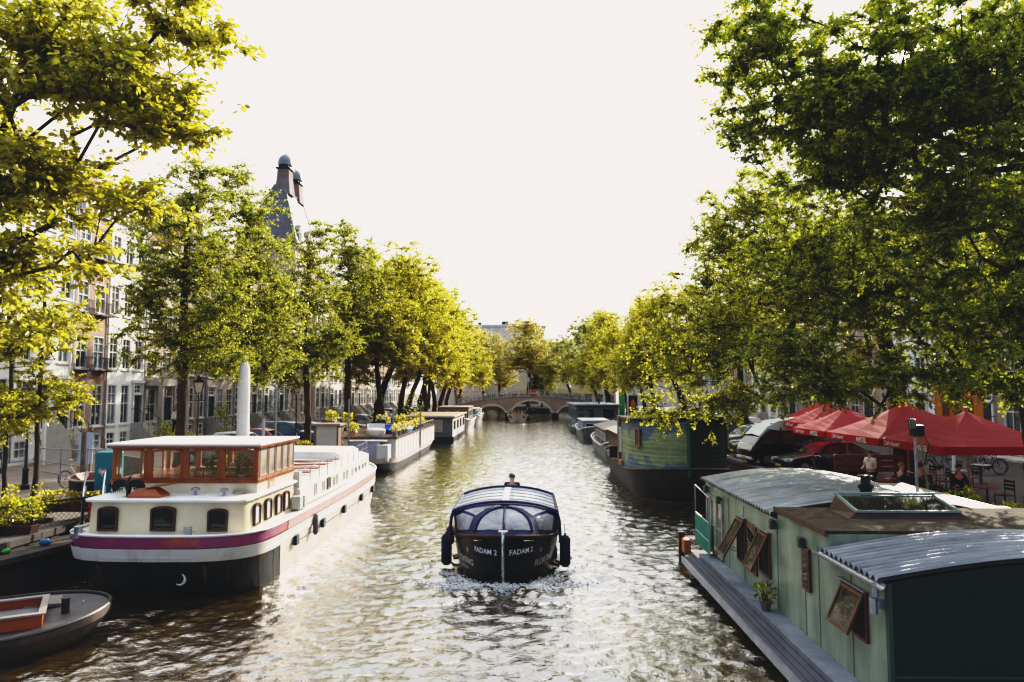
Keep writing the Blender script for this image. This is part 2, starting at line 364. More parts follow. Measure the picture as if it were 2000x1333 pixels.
def grow_tree(seed, trunk, r0, lobes, n_attr, twigs=6, twig_len=.8, per_twig=14, leaf=.12, fine=False, leafmat=None, droop=.25, step=.7, shell=.55, flat=.45, rmin=.012, cut=None, bark=None, side_twigs=.3):
    rng = np.random.default_rng(seed)
    pts = [np.array(p, float) for p in trunk]; pos = []; par = []
    for a, b in zip(pts[:-1], pts[1:]):
        n = max(1, int(np.linalg.norm(b-a)/.5))
        for i in range(n): pos.append(a+(b-a)*i/n+rng.normal(size=3)*.02); par.append(len(pos)-2)
    pos.append(pts[-1]); par.append(len(pos)-2); par[0] = -1
    ntr = len(pos); A = lobe_points(rng, lobes, n_attr, shell)
    if cut is not None: A = A[cut(A)]
    root = np.array(pos[int(ntr*.6)]); A = A[np.argsort(np.linalg.norm(A-root, axis=1))]
    depth = [0.0]*ntr; kmin = max(1, int(ntr*.45)); tips = []
    PA = np.zeros((60000, 3)); PA[:ntr] = pos; DE = np.zeros(60000); K = ntr
    DE[:ntr] = np.linspace(2, 0, ntr)
    for a in A:
        d = a-PA[kmin:K]; dist = np.linalg.norm(d, axis=1)
        # prefer nodes below and nearer the trunk, so limbs fan outward and upward
        score = dist + .12*DE[kmin:K] + .35*np.maximum(0, PA[kmin:K, 2]-a[2]+.3)
        j = int(np.argmin(score))+kmin; s = PA[j].copy(); L = np.linalg.norm(a-s); n = max(1, int(L/step)); last = j
        mid = (s+a)/2+np.array([0, 0, .10*L])+rng.normal(size=3)*.06*L
        for i in range(1, n+1):
            t = i/n; p = s*(1-t)**2+2*mid*t*(1-t)+a*t*t
            if K >= 59990: break
            PA[K] = p; par.append(last); DE[K] = DE[last]+L/n; last = K; K += 1
        tips.append((last, s, a))
    P = PA[:K]; par = np.array(par); cnt = np.zeros(K)
    for t, _, _ in tips: cnt[t] += 1
    for i in range(K-1, 0, -1):
        if par[i] >= 0: cnt[par[i]] += cnt[i]
    rad = np.maximum(rmin, r0*(cnt/max(1, cnt.max()))**.56*.68)
    zt = np.arange(ntr)/max(1, ntr-1); rad[:ntr] = np.maximum(rad[:ntr], r0*(1-.45*zt)); rad[0] = r0*1.35; rad[1] = r0*1.12 if ntr > 1 else r0
    idx = np.arange(1, K); a_, b_ = par[idx], idx
    big = rad[b_] > .045
    meshes = []
    ra = np.minimum(rad[a_], rad[b_]*1.6+.002); ra[b_ < ntr] = rad[a_][b_ < ntr]
    V1, F1 = tubes_mesh('t', P[a_[big]], P[b_[big]], ra[big], rad[b_][big], 8, None)
    V2, F2 = tubes_mesh('t', P[a_[~big]], P[b_[~big]], ra[~big], rad[b_][~big], 4, None)
    # twigs with leaves alternate along them, at the tips and along the thin branches
    thin = np.where((rad < .03) & (np.arange(K) > ntr) & (rng.random(K) < side_twigs))[0]
    org = np.concatenate([np.array([t for t, _, _ in tips]), thin]); T = P[org]; O = P[org]-P[par[org]]; O /= np.linalg.norm(O, axis=1, keepdims=True)+1e-9
    T[len(tips):] += 0; m = len(T)*twigs; TB = np.repeat(T, twigs, 0); TD = np.repeat(O, twigs, 0)*.7+rng.normal(size=(m, 3))*np.array([.8, .8, flat])
    TD[:, 2] -= droop*rng.uniform(.3, 1.2, m); TD /= np.linalg.norm(TD, axis=1, keepdims=True)
    TB = TB - TD*rng.uniform(0, .35, (m, 1))*twig_len
    TL = twig_len*rng.uniform(.5, 1.15, m); TE = TB+TD*TL[:, None]
    V3, F3 = tubes_mesh('t', TB, TE, np.full(m, rmin*.8), np.full(m, rmin*.25), 3, None)
    V = np.concatenate([V1, V2, V3]); F = np.concatenate([F1, F2+len(V1), F3+len(V1)+len(V2)])
    trunk_me = np_mesh('trunk', V, F, None, bark or barkM, True)
    q = m*per_twig; f = rng.uniform(.05, 1.0, q); b = np.repeat(TB, per_twig, 0); d = np.repeat(TD, per_twig, 0); l = np.repeat(TL, per_twig)
    LP = b+d*(f*l)[:, None]+rng.normal(size=(q, 3))*.25*leaf
    side = np.cross(d, np.array([0, 0, 1.])); side *= rng.choice([-1, 1], q)[:, None]
    LD = d*.6+side*.8+rng.normal(size=(q, 3))*.35; LD[:, 2] -= .25
    LN = np.array([0, 0, 1.])+rng.normal(size=(q, 3))*.75
    sz = leaf*rng.uniform(.6, 1.15, q)
    clump = np.repeat(np.clip(rng.normal(.5, .22, m), 0, 1), per_twig); tint = np.clip(clump*.6+rng.uniform(0, .4, q), 0, 1)
    crown_me = leaf_mesh('crown', LP, LD, LN, sz, tint, leafmat, fine)
    return trunk_me, crown_me
def place_tree(meshes, name, label, loc, rz=0, scale=1, group=None, leafmat=None, trunkloc=None):
    t = thing(name, label, 'tree', loc, rz, group)
    put('trunk', meshes[0], t); c = put('crown', meshes[1], t)
    t.scale = (scale,)*3 if not isinstance(scale, tuple) else scale
    if leafmat:
        c.material_slots[0].link = 'OBJECT'; c.material_slots[0].material = leafmat
    return t

S_ = 1.2   # street level above the water
# tall upright elm (T1): base origin, height 14
tallA = grow_tree(11, [(0,0,-.1),(.05,0,2),(.1,.05,4),(0,.1,7),(.1,0,10),(.1,0,12.2)], .24,
                  [(0,0,6.0,2.7,2.7,1.9),(.2,0,9,2.9,2.9,2.3),(0,0,11.8,1.9,1.9,1.9),(-1.6,.3,7.5,1.6,1.6,1.2),(1.8,-.4,7.2,1.8,1.7,1.2),(.5,.3,13.1,1.0,1.0,1.2),(-1.2,.2,10.8,1.3,1.3,1.2),(1.9,.2,5.2,1.8,1.6,.8)],
                  540, 5, .80, 23, .108, leafmat=leafgreen, shell=.4, flat=.3)
tallB = grow_tree(12, [(0,0,-.1),(-.05,0,2),(.1,.05,4.5),(.3,.1,8),(.2,0,11),(.1,0,13)], .24,
                  [(0,0,6.5,3.2,3.2,2.2),(.2,0,10,3.2,3.2,2.6),(0,0,13,2.2,2.2,1.9),(2.2,.3,8.5,2.0,2.0,1.5),(-2.2,-.4,7.6,1.8,1.7,1.4),(1.5,.3,5.0,1.9,1.9,1.0),(-.6,0,14.8,1.0,1.0,1.2)],
                  580, 5, .90, 21, .13, leafmat=leafgreen, shell=.45, flat=.35)
# broad spreading elm with forked trunk leaning over the water (+x)
broadA = grow_tree(21, [(0,0,-.1),(.1,0,2.2),(.7,.1,4.2),(1.6,.2,6.5),(2.0,.1,9)], .36,
                  [(1.5,0,10.5,4.6,4.6,3.6),(4.2,0,8.0,3.2,3.4,2.6),(-2.2,.6,10,2.8,3,2.6),(1.8,0,14,3.4,3.4,2.6),(5.6,-.8,6.0,2.0,2.4,1.5),(0,-2.8,9,2.6,2.4,2.2),(.5,3.0,9,2.6,2.4,2.2)],
                  720, 5, 1.15, 19, .175, leafmat=leafyellow, shell=.6, flat=.45, step=.9)
broadB = grow_tree(22, [(0,0,-.1),(-.1,0,2.0),(.3,.1,4.0),(.6,.2,6.5),(.8,.1,9)], .34,
                  [(.5,0,11,4.4,4.4,4.0),(3.6,.5,8.4,3.0,3.2,2.4),(-3.0,.2,9,2.6,2.8,2.4),(.6,.8,15.2,2.8,2.8,2.4),(4.6,-.6,5.8,2.0,2.2,1.3),(-1.0,-2.6,8,2.4,2.4,2.0)],
                  700, 5, 1.15, 19, .18, leafmat=leafyellow, shell=.6, flat=.45, step=.9)
sapl = grow_tree(31, [(0,0,-.1),(.05,.02,1.5),(0,.05,3.2),(.1,0,5),(.05,0,6.8)], .085,
                  [(0,0,3.6,1.5,1.4,1.0),(.1,0,5.6,1.3,1.3,1.3),(.9,.1,3.4,1.0,.8,.5),(0,0,7.2,.7,.7,.9),(-.8,0,3.1,.8,.8,.6)],
                  130, 6, .5, 13, .10, fine=True, leafmat=leafyellow, shell=.4, flat=.3, rmin=.006)
bareT = grow_tree(41, [(0,0,-.1),(.1,0,3),(0,0,7),(.4,.1,11)], .26,
                  [(0,0,14,4,4,5),(1.5,0,16,3.5,3.5,4)], 160, 4, .9, 3, .16, leafmat=leafpale, shell=.3, flat=1.2, droop=-.5)

# --- left quay, near to far
LT = 'elm trees lining the left quay'
place_tree(tallA, 'elm_tree', 'tall upright elm with dark trunk rising behind the white barge wheelhouse', (-14.6, 29.7, S_), 0, 1.0, LT)
place_tree(tallB, 'elm_tree', 'elm crown right behind the white rounded mooring pillar', (-14.7, 36.5, S_), 1.2, 1.0, LT)
place_tree(tallB, 'elm_tree', 'elm with dark trunk beside the second street lamp and the red car', (-14.5, 46.8, S_), 3.3, .97, LT)
place_tree(tallA, 'elm_tree', 'slim elm with a low side limb between the lamp and the forked elm', (-14.4, 57, S_), 2.1, 1.27, LT)
place_tree(broadA, 'elm_tree', 'broad yellow green elm whose thick trunk leans towards the canal by the blue shirt pedestrian', (-14.2, 67, S_), 0, 1.1, LT)
place_tree(broadB, 'elm_tree', 'forked yellow elm just past the leaning thick trunk', (-14.0, 79, S_), .5, 1.08, LT)
place_tree(broadA, 'elm_tree', 'yellow elm with dark straight trunk beside the white parked cars', (-13.8, 91, S_), 5.7, 1.1, LT)
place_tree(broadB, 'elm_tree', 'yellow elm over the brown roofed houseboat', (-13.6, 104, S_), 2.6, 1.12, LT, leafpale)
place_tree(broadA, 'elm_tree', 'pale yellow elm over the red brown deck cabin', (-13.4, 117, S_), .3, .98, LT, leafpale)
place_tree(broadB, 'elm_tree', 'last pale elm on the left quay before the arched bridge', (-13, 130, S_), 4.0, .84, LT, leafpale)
place_tree(bareT, 'elm_tree', 'sparse nearly bare tree top poking out above the yellow elms', (-17, 122, S_), 0, 1.25, LT)
# sapling and its neighbour on the left terrace
place_tree(sapl, 'young_tree', 'thin young tree with bright leaves on the left terrace in front of the houses', (-15.6, 22.4, S_), 0, 1.05)
place_tree(sapl, 'young_tree', 'dark trunk of young tree at the left edge of the picture', (-15.7, 21.3, S_), 2.0, .9)
# --- beyond the bridge
FT = 'trees beyond the arched bridge'
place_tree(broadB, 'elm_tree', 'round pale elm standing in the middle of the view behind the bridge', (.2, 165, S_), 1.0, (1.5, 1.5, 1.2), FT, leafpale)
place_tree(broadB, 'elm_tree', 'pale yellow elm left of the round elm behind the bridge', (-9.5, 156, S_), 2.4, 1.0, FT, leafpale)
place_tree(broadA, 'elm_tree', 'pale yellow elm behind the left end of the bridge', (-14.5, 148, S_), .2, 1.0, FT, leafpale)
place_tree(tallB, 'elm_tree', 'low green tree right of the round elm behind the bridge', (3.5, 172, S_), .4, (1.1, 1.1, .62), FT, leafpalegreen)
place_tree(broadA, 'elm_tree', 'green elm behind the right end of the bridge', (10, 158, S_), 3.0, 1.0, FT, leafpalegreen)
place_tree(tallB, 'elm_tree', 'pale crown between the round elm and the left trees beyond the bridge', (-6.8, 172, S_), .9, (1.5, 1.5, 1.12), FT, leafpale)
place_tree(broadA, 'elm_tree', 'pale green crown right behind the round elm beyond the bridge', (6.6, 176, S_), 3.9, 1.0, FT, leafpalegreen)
for x_, y_, a_, s_, m_, l_ in ((-12.6, 61.5, 2.4, .86, None, 'yellow green crown filling the gap before the leaning elm'), (-12.4, 73, 1.9, .9, None, 'yellow crown between the leaning elm and the forked elm'), (-12.2, 85, 4.4, .95, None, 'yellow crown hanging over the water beyond the forked elm'),
        (-12.0, 97.5, .9, 1.0, None, 'overhanging yellow elm before the sandy roofed houseboat ends')):
    place_tree(broadB if a_ > 2 else broadA, 'elm_tree', l_, (x_, y_, S_), a_ if a_ > 2 else .2, s_, LT, leafpale if m_ else None)
# --- right quay, far to near
RT = 'elm trees lining the right quay'
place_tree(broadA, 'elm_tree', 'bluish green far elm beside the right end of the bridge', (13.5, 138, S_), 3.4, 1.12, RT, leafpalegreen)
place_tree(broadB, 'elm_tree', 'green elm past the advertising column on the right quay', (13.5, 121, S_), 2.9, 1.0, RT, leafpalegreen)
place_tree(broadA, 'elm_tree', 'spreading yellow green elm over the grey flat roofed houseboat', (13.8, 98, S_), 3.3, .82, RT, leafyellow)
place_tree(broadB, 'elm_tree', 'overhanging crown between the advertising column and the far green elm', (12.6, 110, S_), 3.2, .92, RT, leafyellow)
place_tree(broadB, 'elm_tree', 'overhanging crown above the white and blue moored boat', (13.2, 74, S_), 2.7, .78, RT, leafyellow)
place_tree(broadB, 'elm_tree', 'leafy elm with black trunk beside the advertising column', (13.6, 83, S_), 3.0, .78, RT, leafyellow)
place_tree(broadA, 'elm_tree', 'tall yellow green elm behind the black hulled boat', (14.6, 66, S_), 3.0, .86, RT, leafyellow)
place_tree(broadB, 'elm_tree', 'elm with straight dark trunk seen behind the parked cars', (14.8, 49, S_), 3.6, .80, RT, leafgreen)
# big near elms on the right: own crowns
bigR = grow_tree(51, [(0,0,-.1),(-.1,0,2),(-.3,0,4),(-.9,-.2,6.5),(-1.6,-.3,9)], .40,
                  [(-10.6,-6.6,4.8,1.2,1.4,1.0),(-10.8,-6.6,3.2,.8,1.0,.5),(-9,-6.6,5.8,1.8,2,1.4),(-8.7,-6.6,3.5,1.5,1.6,.6),(-9.3,-6.6,2.2,.45,.6,.3),(-7.9,-3.6,9.1,1.6,2,1.4),(-5.5,-3.6,7.5,2.6,2.6,2.4),(-4.7,-3.6,4.6,2.4,2.4,1.0),(-6.9,-3.6,10.3,1.8,2,1.4),(-8.6,-3.6,7.5,1.1,1.5,1.0),(-2.5,-.5,9,3.6,3.6,3.0)],
                  1450, 5, .62, 20, .088, leafmat=leafmid, shell=.45, flat=.35)
place_tree(bigR, 'elm_tree', 'great elm overhanging the green planked boat with its trunk behind the red parasols', (14.9, 28.6, S_), 0, 1.0, RT)
bigN = grow_tree(52, [(0,0,-.1),(.05,0,2),(-.1,0,4),(-.6,-.3,7),(-1.4,-.5,10)], .36,
                  [(-5.0,-1.6,6.6,2.6,2.4,1.9),(-2.7,-1.6,5.9,2.5,2.5,2.0),(-6.8,-1.6,7.5,1.6,2,1.2),(-4.4,-1.6,4.2,2.4,2.2,.8),(-6.8,-1.6,4.6,1.6,2,1.0),(-1.8,-1.8,4.1,1.8,2.2,.7),(-6.8,-1.4,3.8,1.2,1.5,.45),(-4.7,-1,10.3,3,3,2),(-.5,-1,8.6,3,3,2.6)],
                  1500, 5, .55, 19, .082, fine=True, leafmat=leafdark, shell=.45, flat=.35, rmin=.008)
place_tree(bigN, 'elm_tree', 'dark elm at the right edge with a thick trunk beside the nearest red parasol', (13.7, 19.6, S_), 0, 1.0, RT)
bigF = grow_tree(53, [(0,0,-.1),(.05,0,2),(-.1,0,4),(-.6,.2,7),(-1.8,.4,9)], .32,
                  [(-7.2,-.2,9.1,2.0,2.0,1.6),(-5.1,0,9.1,2.2,2.4,2.0),(-8.5,0,9.9,.9,1.5,1.0),(-8.7,0,8.5,.75,1.2,.6),(-7.5,.3,7.7,1.2,1.5,.7),(-5.5,-.2,6.8,2.0,2.0,1.4),(-4.6,-.2,5.2,1.2,1.4,1.1),(-2.6,.8,9.8,2.6,2.6,2.4)],
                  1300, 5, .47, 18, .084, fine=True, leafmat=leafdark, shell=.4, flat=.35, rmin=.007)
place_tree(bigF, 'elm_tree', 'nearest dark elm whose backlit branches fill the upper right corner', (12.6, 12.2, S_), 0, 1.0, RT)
# near branches at the upper left: tree on the left quay right beside the bridge
bigL = grow_tree(61, [(0,0,-.1),(.2,.2,2.5),(.6,.4,5.0),(1.2,.5,7.5)], .17,
                  [(3.6,.5,7.0,1.0,.9,.7),(4.4,.5,6.6,.7,.8,.5),(4.9,.6,7.3,.45,.6,.25),(5.3,.6,7.2,.25,.3,.12),(4.9,.6,6.25,.45,.5,.18),(3.6,.5,5.8,.9,.8,.5),(4.5,.6,5.6,.45,.5,.2),(3.3,.5,5.0,.6,.6,.35),(4.1,.5,5.0,.35,.4,.15),(3.6,.5,4.4,.4,.4,.15),(2.4,.5,6.4,.9,.9,.9),(2.6,.5,5.0,.6,.6,.6)],
                  720, 5, .36, 9, .076, fine=True, leafmat=leafyellow, shell=.3, flat=.25, rmin=.0045, step=.35)
place_tree(bigL, 'linden_tree', 'near tree with bright yellow green backlit branches reaching in from the upper left', (-8.25, 6.0, S_), 0, 1.0)
# ------------------------------------------------------------------ water, streets, quays
QL, QR = -13.0, 11.3
def water():
    xs = np.arange(-13.6, 11.9, .085); ys = [1.0]
    while ys[-1] < 175: ys.append(ys[-1]+(.3 if ys[-1] < 8 else max(.06, .0040*ys[-1])))
    ys = np.array(ys); X, Y = np.meshgrid(xs, ys); Z = np.zeros_like(X); rng = np.random.default_rng(5)
    damp = 1/(1+(Y/90)**2)
    for i in range(64):
        lam = .17*(5.5**rng.uniform(0, 1)); th = rng.normal(PI/2, .7); k = 2*PI/lam
        amp = .0043*lam**.85*rng.uniform(.5, 1.3); keep = 1/(1+(np.maximum(.065, .0040*Y)/lam*2.4)**4)
        Z += amp*keep*np.sin(k*(X*np.cos(th)+Y*np.sin(th))+rng.uniform(0, 6.3)+.9*np.sin(X*.35+i)+.9*np.sin(Y*.27+1.7*i))
    Z *= damp
    Z = Z + .5*np.abs(Z)*np.sign(Z)*1.0
    # wakes of the two moving boats: diverging ridges and a trough behind
    for (bx, by, hw, am) in ((-.6, 18.0, 1.25, 1.0), (-1.0, 107.0, 1.3, .8)):
        dy = Y-by+.4; ax = np.abs(X-bx)
        for j in range(5):
            ridge = hw*.25+.42*np.maximum(dy, 0)+j*.32; wd = .13+.01*np.maximum(dy, 0)
            Z += np.where(dy > -.2, am*(.085-.012*j)*np.exp(-((ax-ridge)/wd)**2)*np.exp(-np.maximum(dy, 0)/9), 0)
        Z += am*.13*np.exp(-((X-bx)/.8)**2-((Y-by+.12)/.28)**2)
        Z += am*.02*np.sin(Y*7+np.abs(X-bx)*3)*np.exp(-(np.maximum(0, ax-2.2)/.8)**2)*np.exp(-((dy-1.5)/3.0)**2)
    ny, nx = X.shape; V = np.stack([X, Y, Z], -1).reshape(-1, 3); i = (np.arange(ny-1)[:, None]*nx+np.arange(nx-1)[None]).ravel()
    F = np.stack([i, i+1, i+nx+1, i+nx], 1)
    m, t, b = new_mat('canal_water'); t.nodes.remove(b); o = t.nodes['Material Output']
    n = noise(t, .35, 4, .6); r = ramp(t, n.outputs[0], [(.35, (.030, .018, .004)), (.65, (.080, .048, .006))])
    d = t.nodes.new('ShaderNodeBsdfDiffuse'); t.links.new(r.outputs[0], d.inputs[0])
    g = t.nodes.new('ShaderNodeBsdfGlossy'); g.inputs['Roughness'].default_value = .035; g.inputs['Color'].default_value = (1, 1, 1, 1)
    n1 = noise(t, 7.5, 4, .55, (.8, 1.1, 1)); n2 = noise(t, 2.6, 3, .5); ad = t.nodes.new('ShaderNodeMath'); ad.operation = 'MULTIPLY_ADD'; ad.inputs[1].default_value = 2.2
    t.links.new(n2.outputs[0], ad.inputs[0]); t.links.new(n1.outputs[0], ad.inputs[2])
    bp = t.nodes.new('ShaderNodeBump'); bp.inputs['Strength'].default_value = .9; bp.inputs['Distance'].default_value = .028; t.links.new(ad.outputs[0], bp.inputs['Height'])
    fr = t.nodes.new('ShaderNodeFresnel'); fr.inputs[0].default_value = 1.55; t.links.new(bp.outputs[0], fr.inputs['Normal'])
    t.links.new(bp.outputs[0], g.inputs['Normal']); t.links.new(bp.outputs[0], d.inputs['Normal'])
    mf = t.nodes.new('ShaderNodeMapRange'); mf.inputs['To Min'].default_value = .03; mf.inputs['To Max'].default_value = 2.3; t.links.new(fr.outputs[0], mf.inputs[0])
    mx = t.nodes.new('ShaderNodeMixShader'); t.links.new(mf.outputs[0], mx.inputs[0]); t.links.new(d.outputs[0], mx.inputs[1]); t.links.new(g.outputs[0], mx.inputs[2]); t.links.new(mx.outputs[0], o.inputs[0])
    me = np_mesh('canal_water', V, F, None, m, True); ob = put('canal_water', me); tag(ob, kind='structure')
water()
paving = brickM('clinker_paving', (.30, .245, .20), (.25, .20, .17), (.14, .12, .10), 'XY', 1, .21, .07)
asphalt = M('street_asphalt', (.20, .19, .175), (.14, .13, .12), .8, .85, .25, 20)
dirtm = M('quay_brick_dark', (.07, .055, .045), (.03, .027, .022), 1.5, .85, .5)
quaybr = brickM('quay_brick', (.10, .07, .055), (.06, .045, .04), (.09, .08, .07), 'YZ', 1)
def ground():
    b = MB()
    b.box(-27, QL-.35, -5, 175, -.5, S_); struct('street_left', b, paving)
    b = MB(); b.box(QR+.35, 40, -5, 175, -.5, S_); struct('street_right', b, brickM('terrace_paving', (.075, .052, .040), (.05, .036, .03), (.03, .024, .02), 'XY', 1, .21, .07))
    b = MB(); b.box(-400, 400, 175.0, 900, -.6, S_-.006); struct('ground', b, asphalt)
    b = MB(); b.box(-400, -27, -60, 175, -.6, S_-.006); struct('ground', b, asphalt)
    b = MB(); b.box(40, 400, -60, 175, -.6, S_-.006); struct('ground', b, asphalt)
    for n, x0, x1, lab in (('quay_wall', QL-.35, QL, 'dark brick quay wall along the left side of the canal'), ('quay_wall', QR, QR+.35, 'dark brick quay wall along the right side of the canal')):
        t = thing(n, lab, 'quay wall', (x0, -5, 0)); b = MB(); b.box(0, .35, 0, 180, -.6, S_-.14); b.build('wall', quaybr, t)
        b = MB(); rng = random.Random(3)
        y = 0
        while y < 180: b.box(-.06, .41, y, y+1.18, S_-.14, S_+.05); y += 1.2
        b.build('coping', M('coping_shaded', (.10, .09, .08), (.05, .045, .04), 1.5, .8, .3), t, bevel=.012)  # dark stone: shade along the quay put into the colour
    b = MB(); b.box(-27.0, -25.4, 20, 175, S_, S_+.12); struct('pavement_left', b, stone)
    b = MB(); b.box(26.0, 28, 20, 175, S_, S_+.12); struct('pavement_right', b, stone)
ground()

# ------------------------------------------------------------------ arched bridge
def bridge():
    Y0, Y1 = 129.0, 138.0; xc = .75; t = thing('arched_bridge', 'low brick canal bridge with three stone edged arches and iron railing', 'bridge', (xc, Y0, 0))  # brick, stone and railing paled: distance haze put into their colours
    D = Y1-Y0; W = 15.0
    def deck(x): return 3.95-1.55*(x/13.5)**2 if abs(x) < 13.5 else 3.95-1.55*(2*abs(x)/13.5-1)
    arches = [(-7.15, 2.55, 2.35, .35), (0, 3.75, 3.15, .35), (7.15, 2.55, 2.35, .35)]    # centre, half span, crown height, spring height
    def under(x):
        for c, h, cz, s in arches:
            if abs(x-c) < h: return s+(cz-s)*math.sqrt(max(0, 1-((x-c)/h)**2))
        return -.4
    xs = sorted(set([round(-W+i*.25, 3) for i in range(int(2*W/.25)+1)]+[round(c+h*math.cos(a*PI/24), 4) for c, h, _, _ in arches for a in range(25)]))
    b = MB(); sf = MB()
    for a, c in zip(xs[:-1], xs[1:]):
        m = (a+c)/2; ua, uc = (under(a+1e-4), under(c-1e-4)); da, dc = deck(a), deck(c)
        for y in (0, D): b.add([(a, y, ua), (c, y, uc), (c, y, dc), (a, y, da)], [(0, 1, 2, 3)])
        (sf if abs(ua+.4) > .01 or abs(uc+.4) > .01 else b).add([(a, 0, ua), (c, 0, uc), (c, D, uc), (a, D, ua)], [(0, 1, 2, 3)])
        b.add([(a, 0, da), (c, 0, dc), (c, D, dc), (a, D, da)], [(3, 2, 1, 0)])
    for c, h, cz, s in arches:
        for e in (-1, 1): b.add([(c+e*h, 0, -.4), (c+e*h, D, -.4), (c+e*h, D, s), (c+e*h, 0, s)], [(0, 1, 2, 3)])
    b.build('masonry', brickM('bridge_brick', (.62, .42, .35), (.54, .36, .31), (.60, .54, .48), 'XZ', 1), t); sf.build('soffit', M('soffit_sunlit_pink', (.90, .66, .54), (.80, .56, .45), 1.5, .8, .1), t)  # pink soffit: reflected sunlight painted into the colour
    for c, h, cz, s in arches:     # stone ring proud of the face
        b = MB(); n = 24
        for i in range(n):
            a0, a1 = PI*i/n, PI*(i+1)/n-.012
            q = [(c+(h+o)*math.cos(a), s+(cz-s+o)*math.sin(a)) for o, a in ((0, a0), (.32, a0), (.32, a1), (0, a1))]
            b.prism(q, -.07, .1)
        b.build('arch_ring', M('sandstone', (.85, .80, .64), (.72, .66, .52), 1.2, .8, .2), t)
    for x in (-4.2, 4.2):
        b = MB(); b.prism([(x-.62, -.55), (x, -1.2), (x+.62, -.55), (x+.62, 0), (x-.62, 0)], -.4, 1.0, 'Z'); b.build('cutwater', dirtm, t)
    for y0 in (-.12, D-.2):
        b = MB()
        for a, c in zip(xs[:-1], xs[1:]): b.add([(a, y0, deck(a)), (c, y0, deck(c)), (c, y0+.32, deck(c)), (a, y0+.32, deck(a)), (a, y0, deck(a)+.18), (c, y0, deck(c)+.18), (c, y0+.32, deck(c)+.18), (a, y0+.32, deck(a)+.18)], [(0,3,2,1),(4,5,6,7),(0,1,5,4),(2,3,7,6)])
        b.build('coping', stone, t)
    for y in (.05, D-.05):
        b = MB()
        for i in range(-11, 12):
            x = i*1.28; b.box(x-.05, x+.05, y-.05, y+.05, deck(x)+.1, deck(x)+1.25)
            if i < 11:
                x2 = x+1.28
                for h in (.5, .8, 1.12): b.bar((x, y, deck(x)+h+.08), (x2, y, deck(x2)+h+.08), .035)
                for k in range(1, 5): xx = x+1.28*k/5; b.bar((xx, y, deck(xx)+.15), (xx, y, deck(xx)+1.2), .018)
        b.build('railing', M('railing_grey', (.50, .52, .54), (.40, .42, .44), 4, .5, .05), t)
    return xc, Y0, deck
BX, BY, BDECK = bridge()
def z_on_bridge(x): return BDECK(x-BX)

# signs on the bridge
t = thing('red_sign', 'square red and white canal sign hung on the middle of the bridge railing', 'sign', (1.05, BY-.2, z_on_bridge(1)+.15))
b = MB(); b.box(-.45, .45, 0, .04, 0, .95); b.build('board', M('sign_red', (.62, .04, .035), (.5, .03, .03), 3, .5, 0), t)
b = MB(); b.box(-.45, .45, -.012, 0, .36, .58); b.build('white_bar', white, t)
[MB().box(-.38+.16*i, -.28+.16*i, -.024, -.012, .42, .51).build('black_mark', black, t) for i in range(5)]
t = thing('pole_sign', 'small white sign seen from behind on a tall pole above the bridge crown', 'sign', (.2, BY+.5, z_on_bridge(0)))
b = MB(); b.tube([(0, 0, 0), (0, 0, 3.4)], .05, 8); b.build('pole', steel, t)
b = MB(); b.box(-.25, .25, -.06, -.03, 2.7, 3.5); b.build('plate', M('sign_back', (.55, .55, .53), (.45, .45, .43), 3, .5, 0), t, bevel=.01)

# ------------------------------------------------------------------ houses
trimW = M('window_white', (.74, .72, .68), (.62, .60, .56), 2, .45, .03)
doorG = M('door_dark_green', (.03, .06, .05), (.02, .04, .035), 3, .35, .05)
doorB = M('door_blue_black', (.03, .035, .06), (.02, .022, .04), 3, .35, .05)
slate = M('roof_slate', (.10, .11, .13), (.06, .065, .08), 2, .6, .4, 9)
rtile = M('roof_tile', (.28, .12, .07), (.2, .08, .05), 2, .7, .4, 9)
copper = M('green_copper', (.22, .26, .27), (.14, .18, .20), 2, .5, .1)
redbrick = brickM('red_brick', (.50, .29, .22), (.42, .25, .19), (.50, .44, .40))
brownbrick = brickM('brown_brick', (.36, .25, .19), (.30, .20, .15), (.46, .41, .36))
palebrick = brickM('pale_brick', (.56, .44, .36), (.50, .38, .31), (.60, .54, .48))
whitewall = M('white_render', (.88, .86, .82), (.78, .75, .70), .8, .7, .1)
beigewall = M('beige_render', (.74, .65, .53), (.64, .56, .46), .8, .7, .1)
greywall = M('grey_render', (.42, .45, .48), (.34, .36, .39), .8, .7, .1)
WCACHE = {}
def window_meshes(w, h, arched, matf):
    k = (round(w, 2), round(h, 2), arched, matf.name)
    if k in WCACHE: return WCACHE[k]
    b = MB(); f = .08
    b.box(0, f, -.03, .10, 0, h); b.box(w-f, w, -.03, .10, 0, h); b.box(f, w-f, -.03, .10, h-f, h); b.box(f, w-f, -.03, .10, 0, f)
    b.box(f, w-f, .0, .07, h*.52-.03, h*.52+.03); 
    b.box(w/2-.022, w/2+.022, .012, .06, f, h-f)
    if h > 1.6: b.box(f, w-f, .012, .05, h*.77-.018, h*.77+.018)
    b.box(-.08, w+.08, -.14, .02, -.09, 0)
    fm = b.mesh('frame', matf)
    p = MB(); p.box(f*.6, w-f*.6, .075, .09, f*.6, h-f*.6); pm = p.mesh('pane', hglass)
    WCACHE[k] = (fm, pm); return WCACHE[k]
PR = random.Random(12)
def pane_(pm, f):
    p = put('pane', pm, f); k = PR.random()
    if k > .55: p.material_slots[0].link = 'OBJECT'; p.material_slots[0].material = hcurtain if k > .8 else hpale
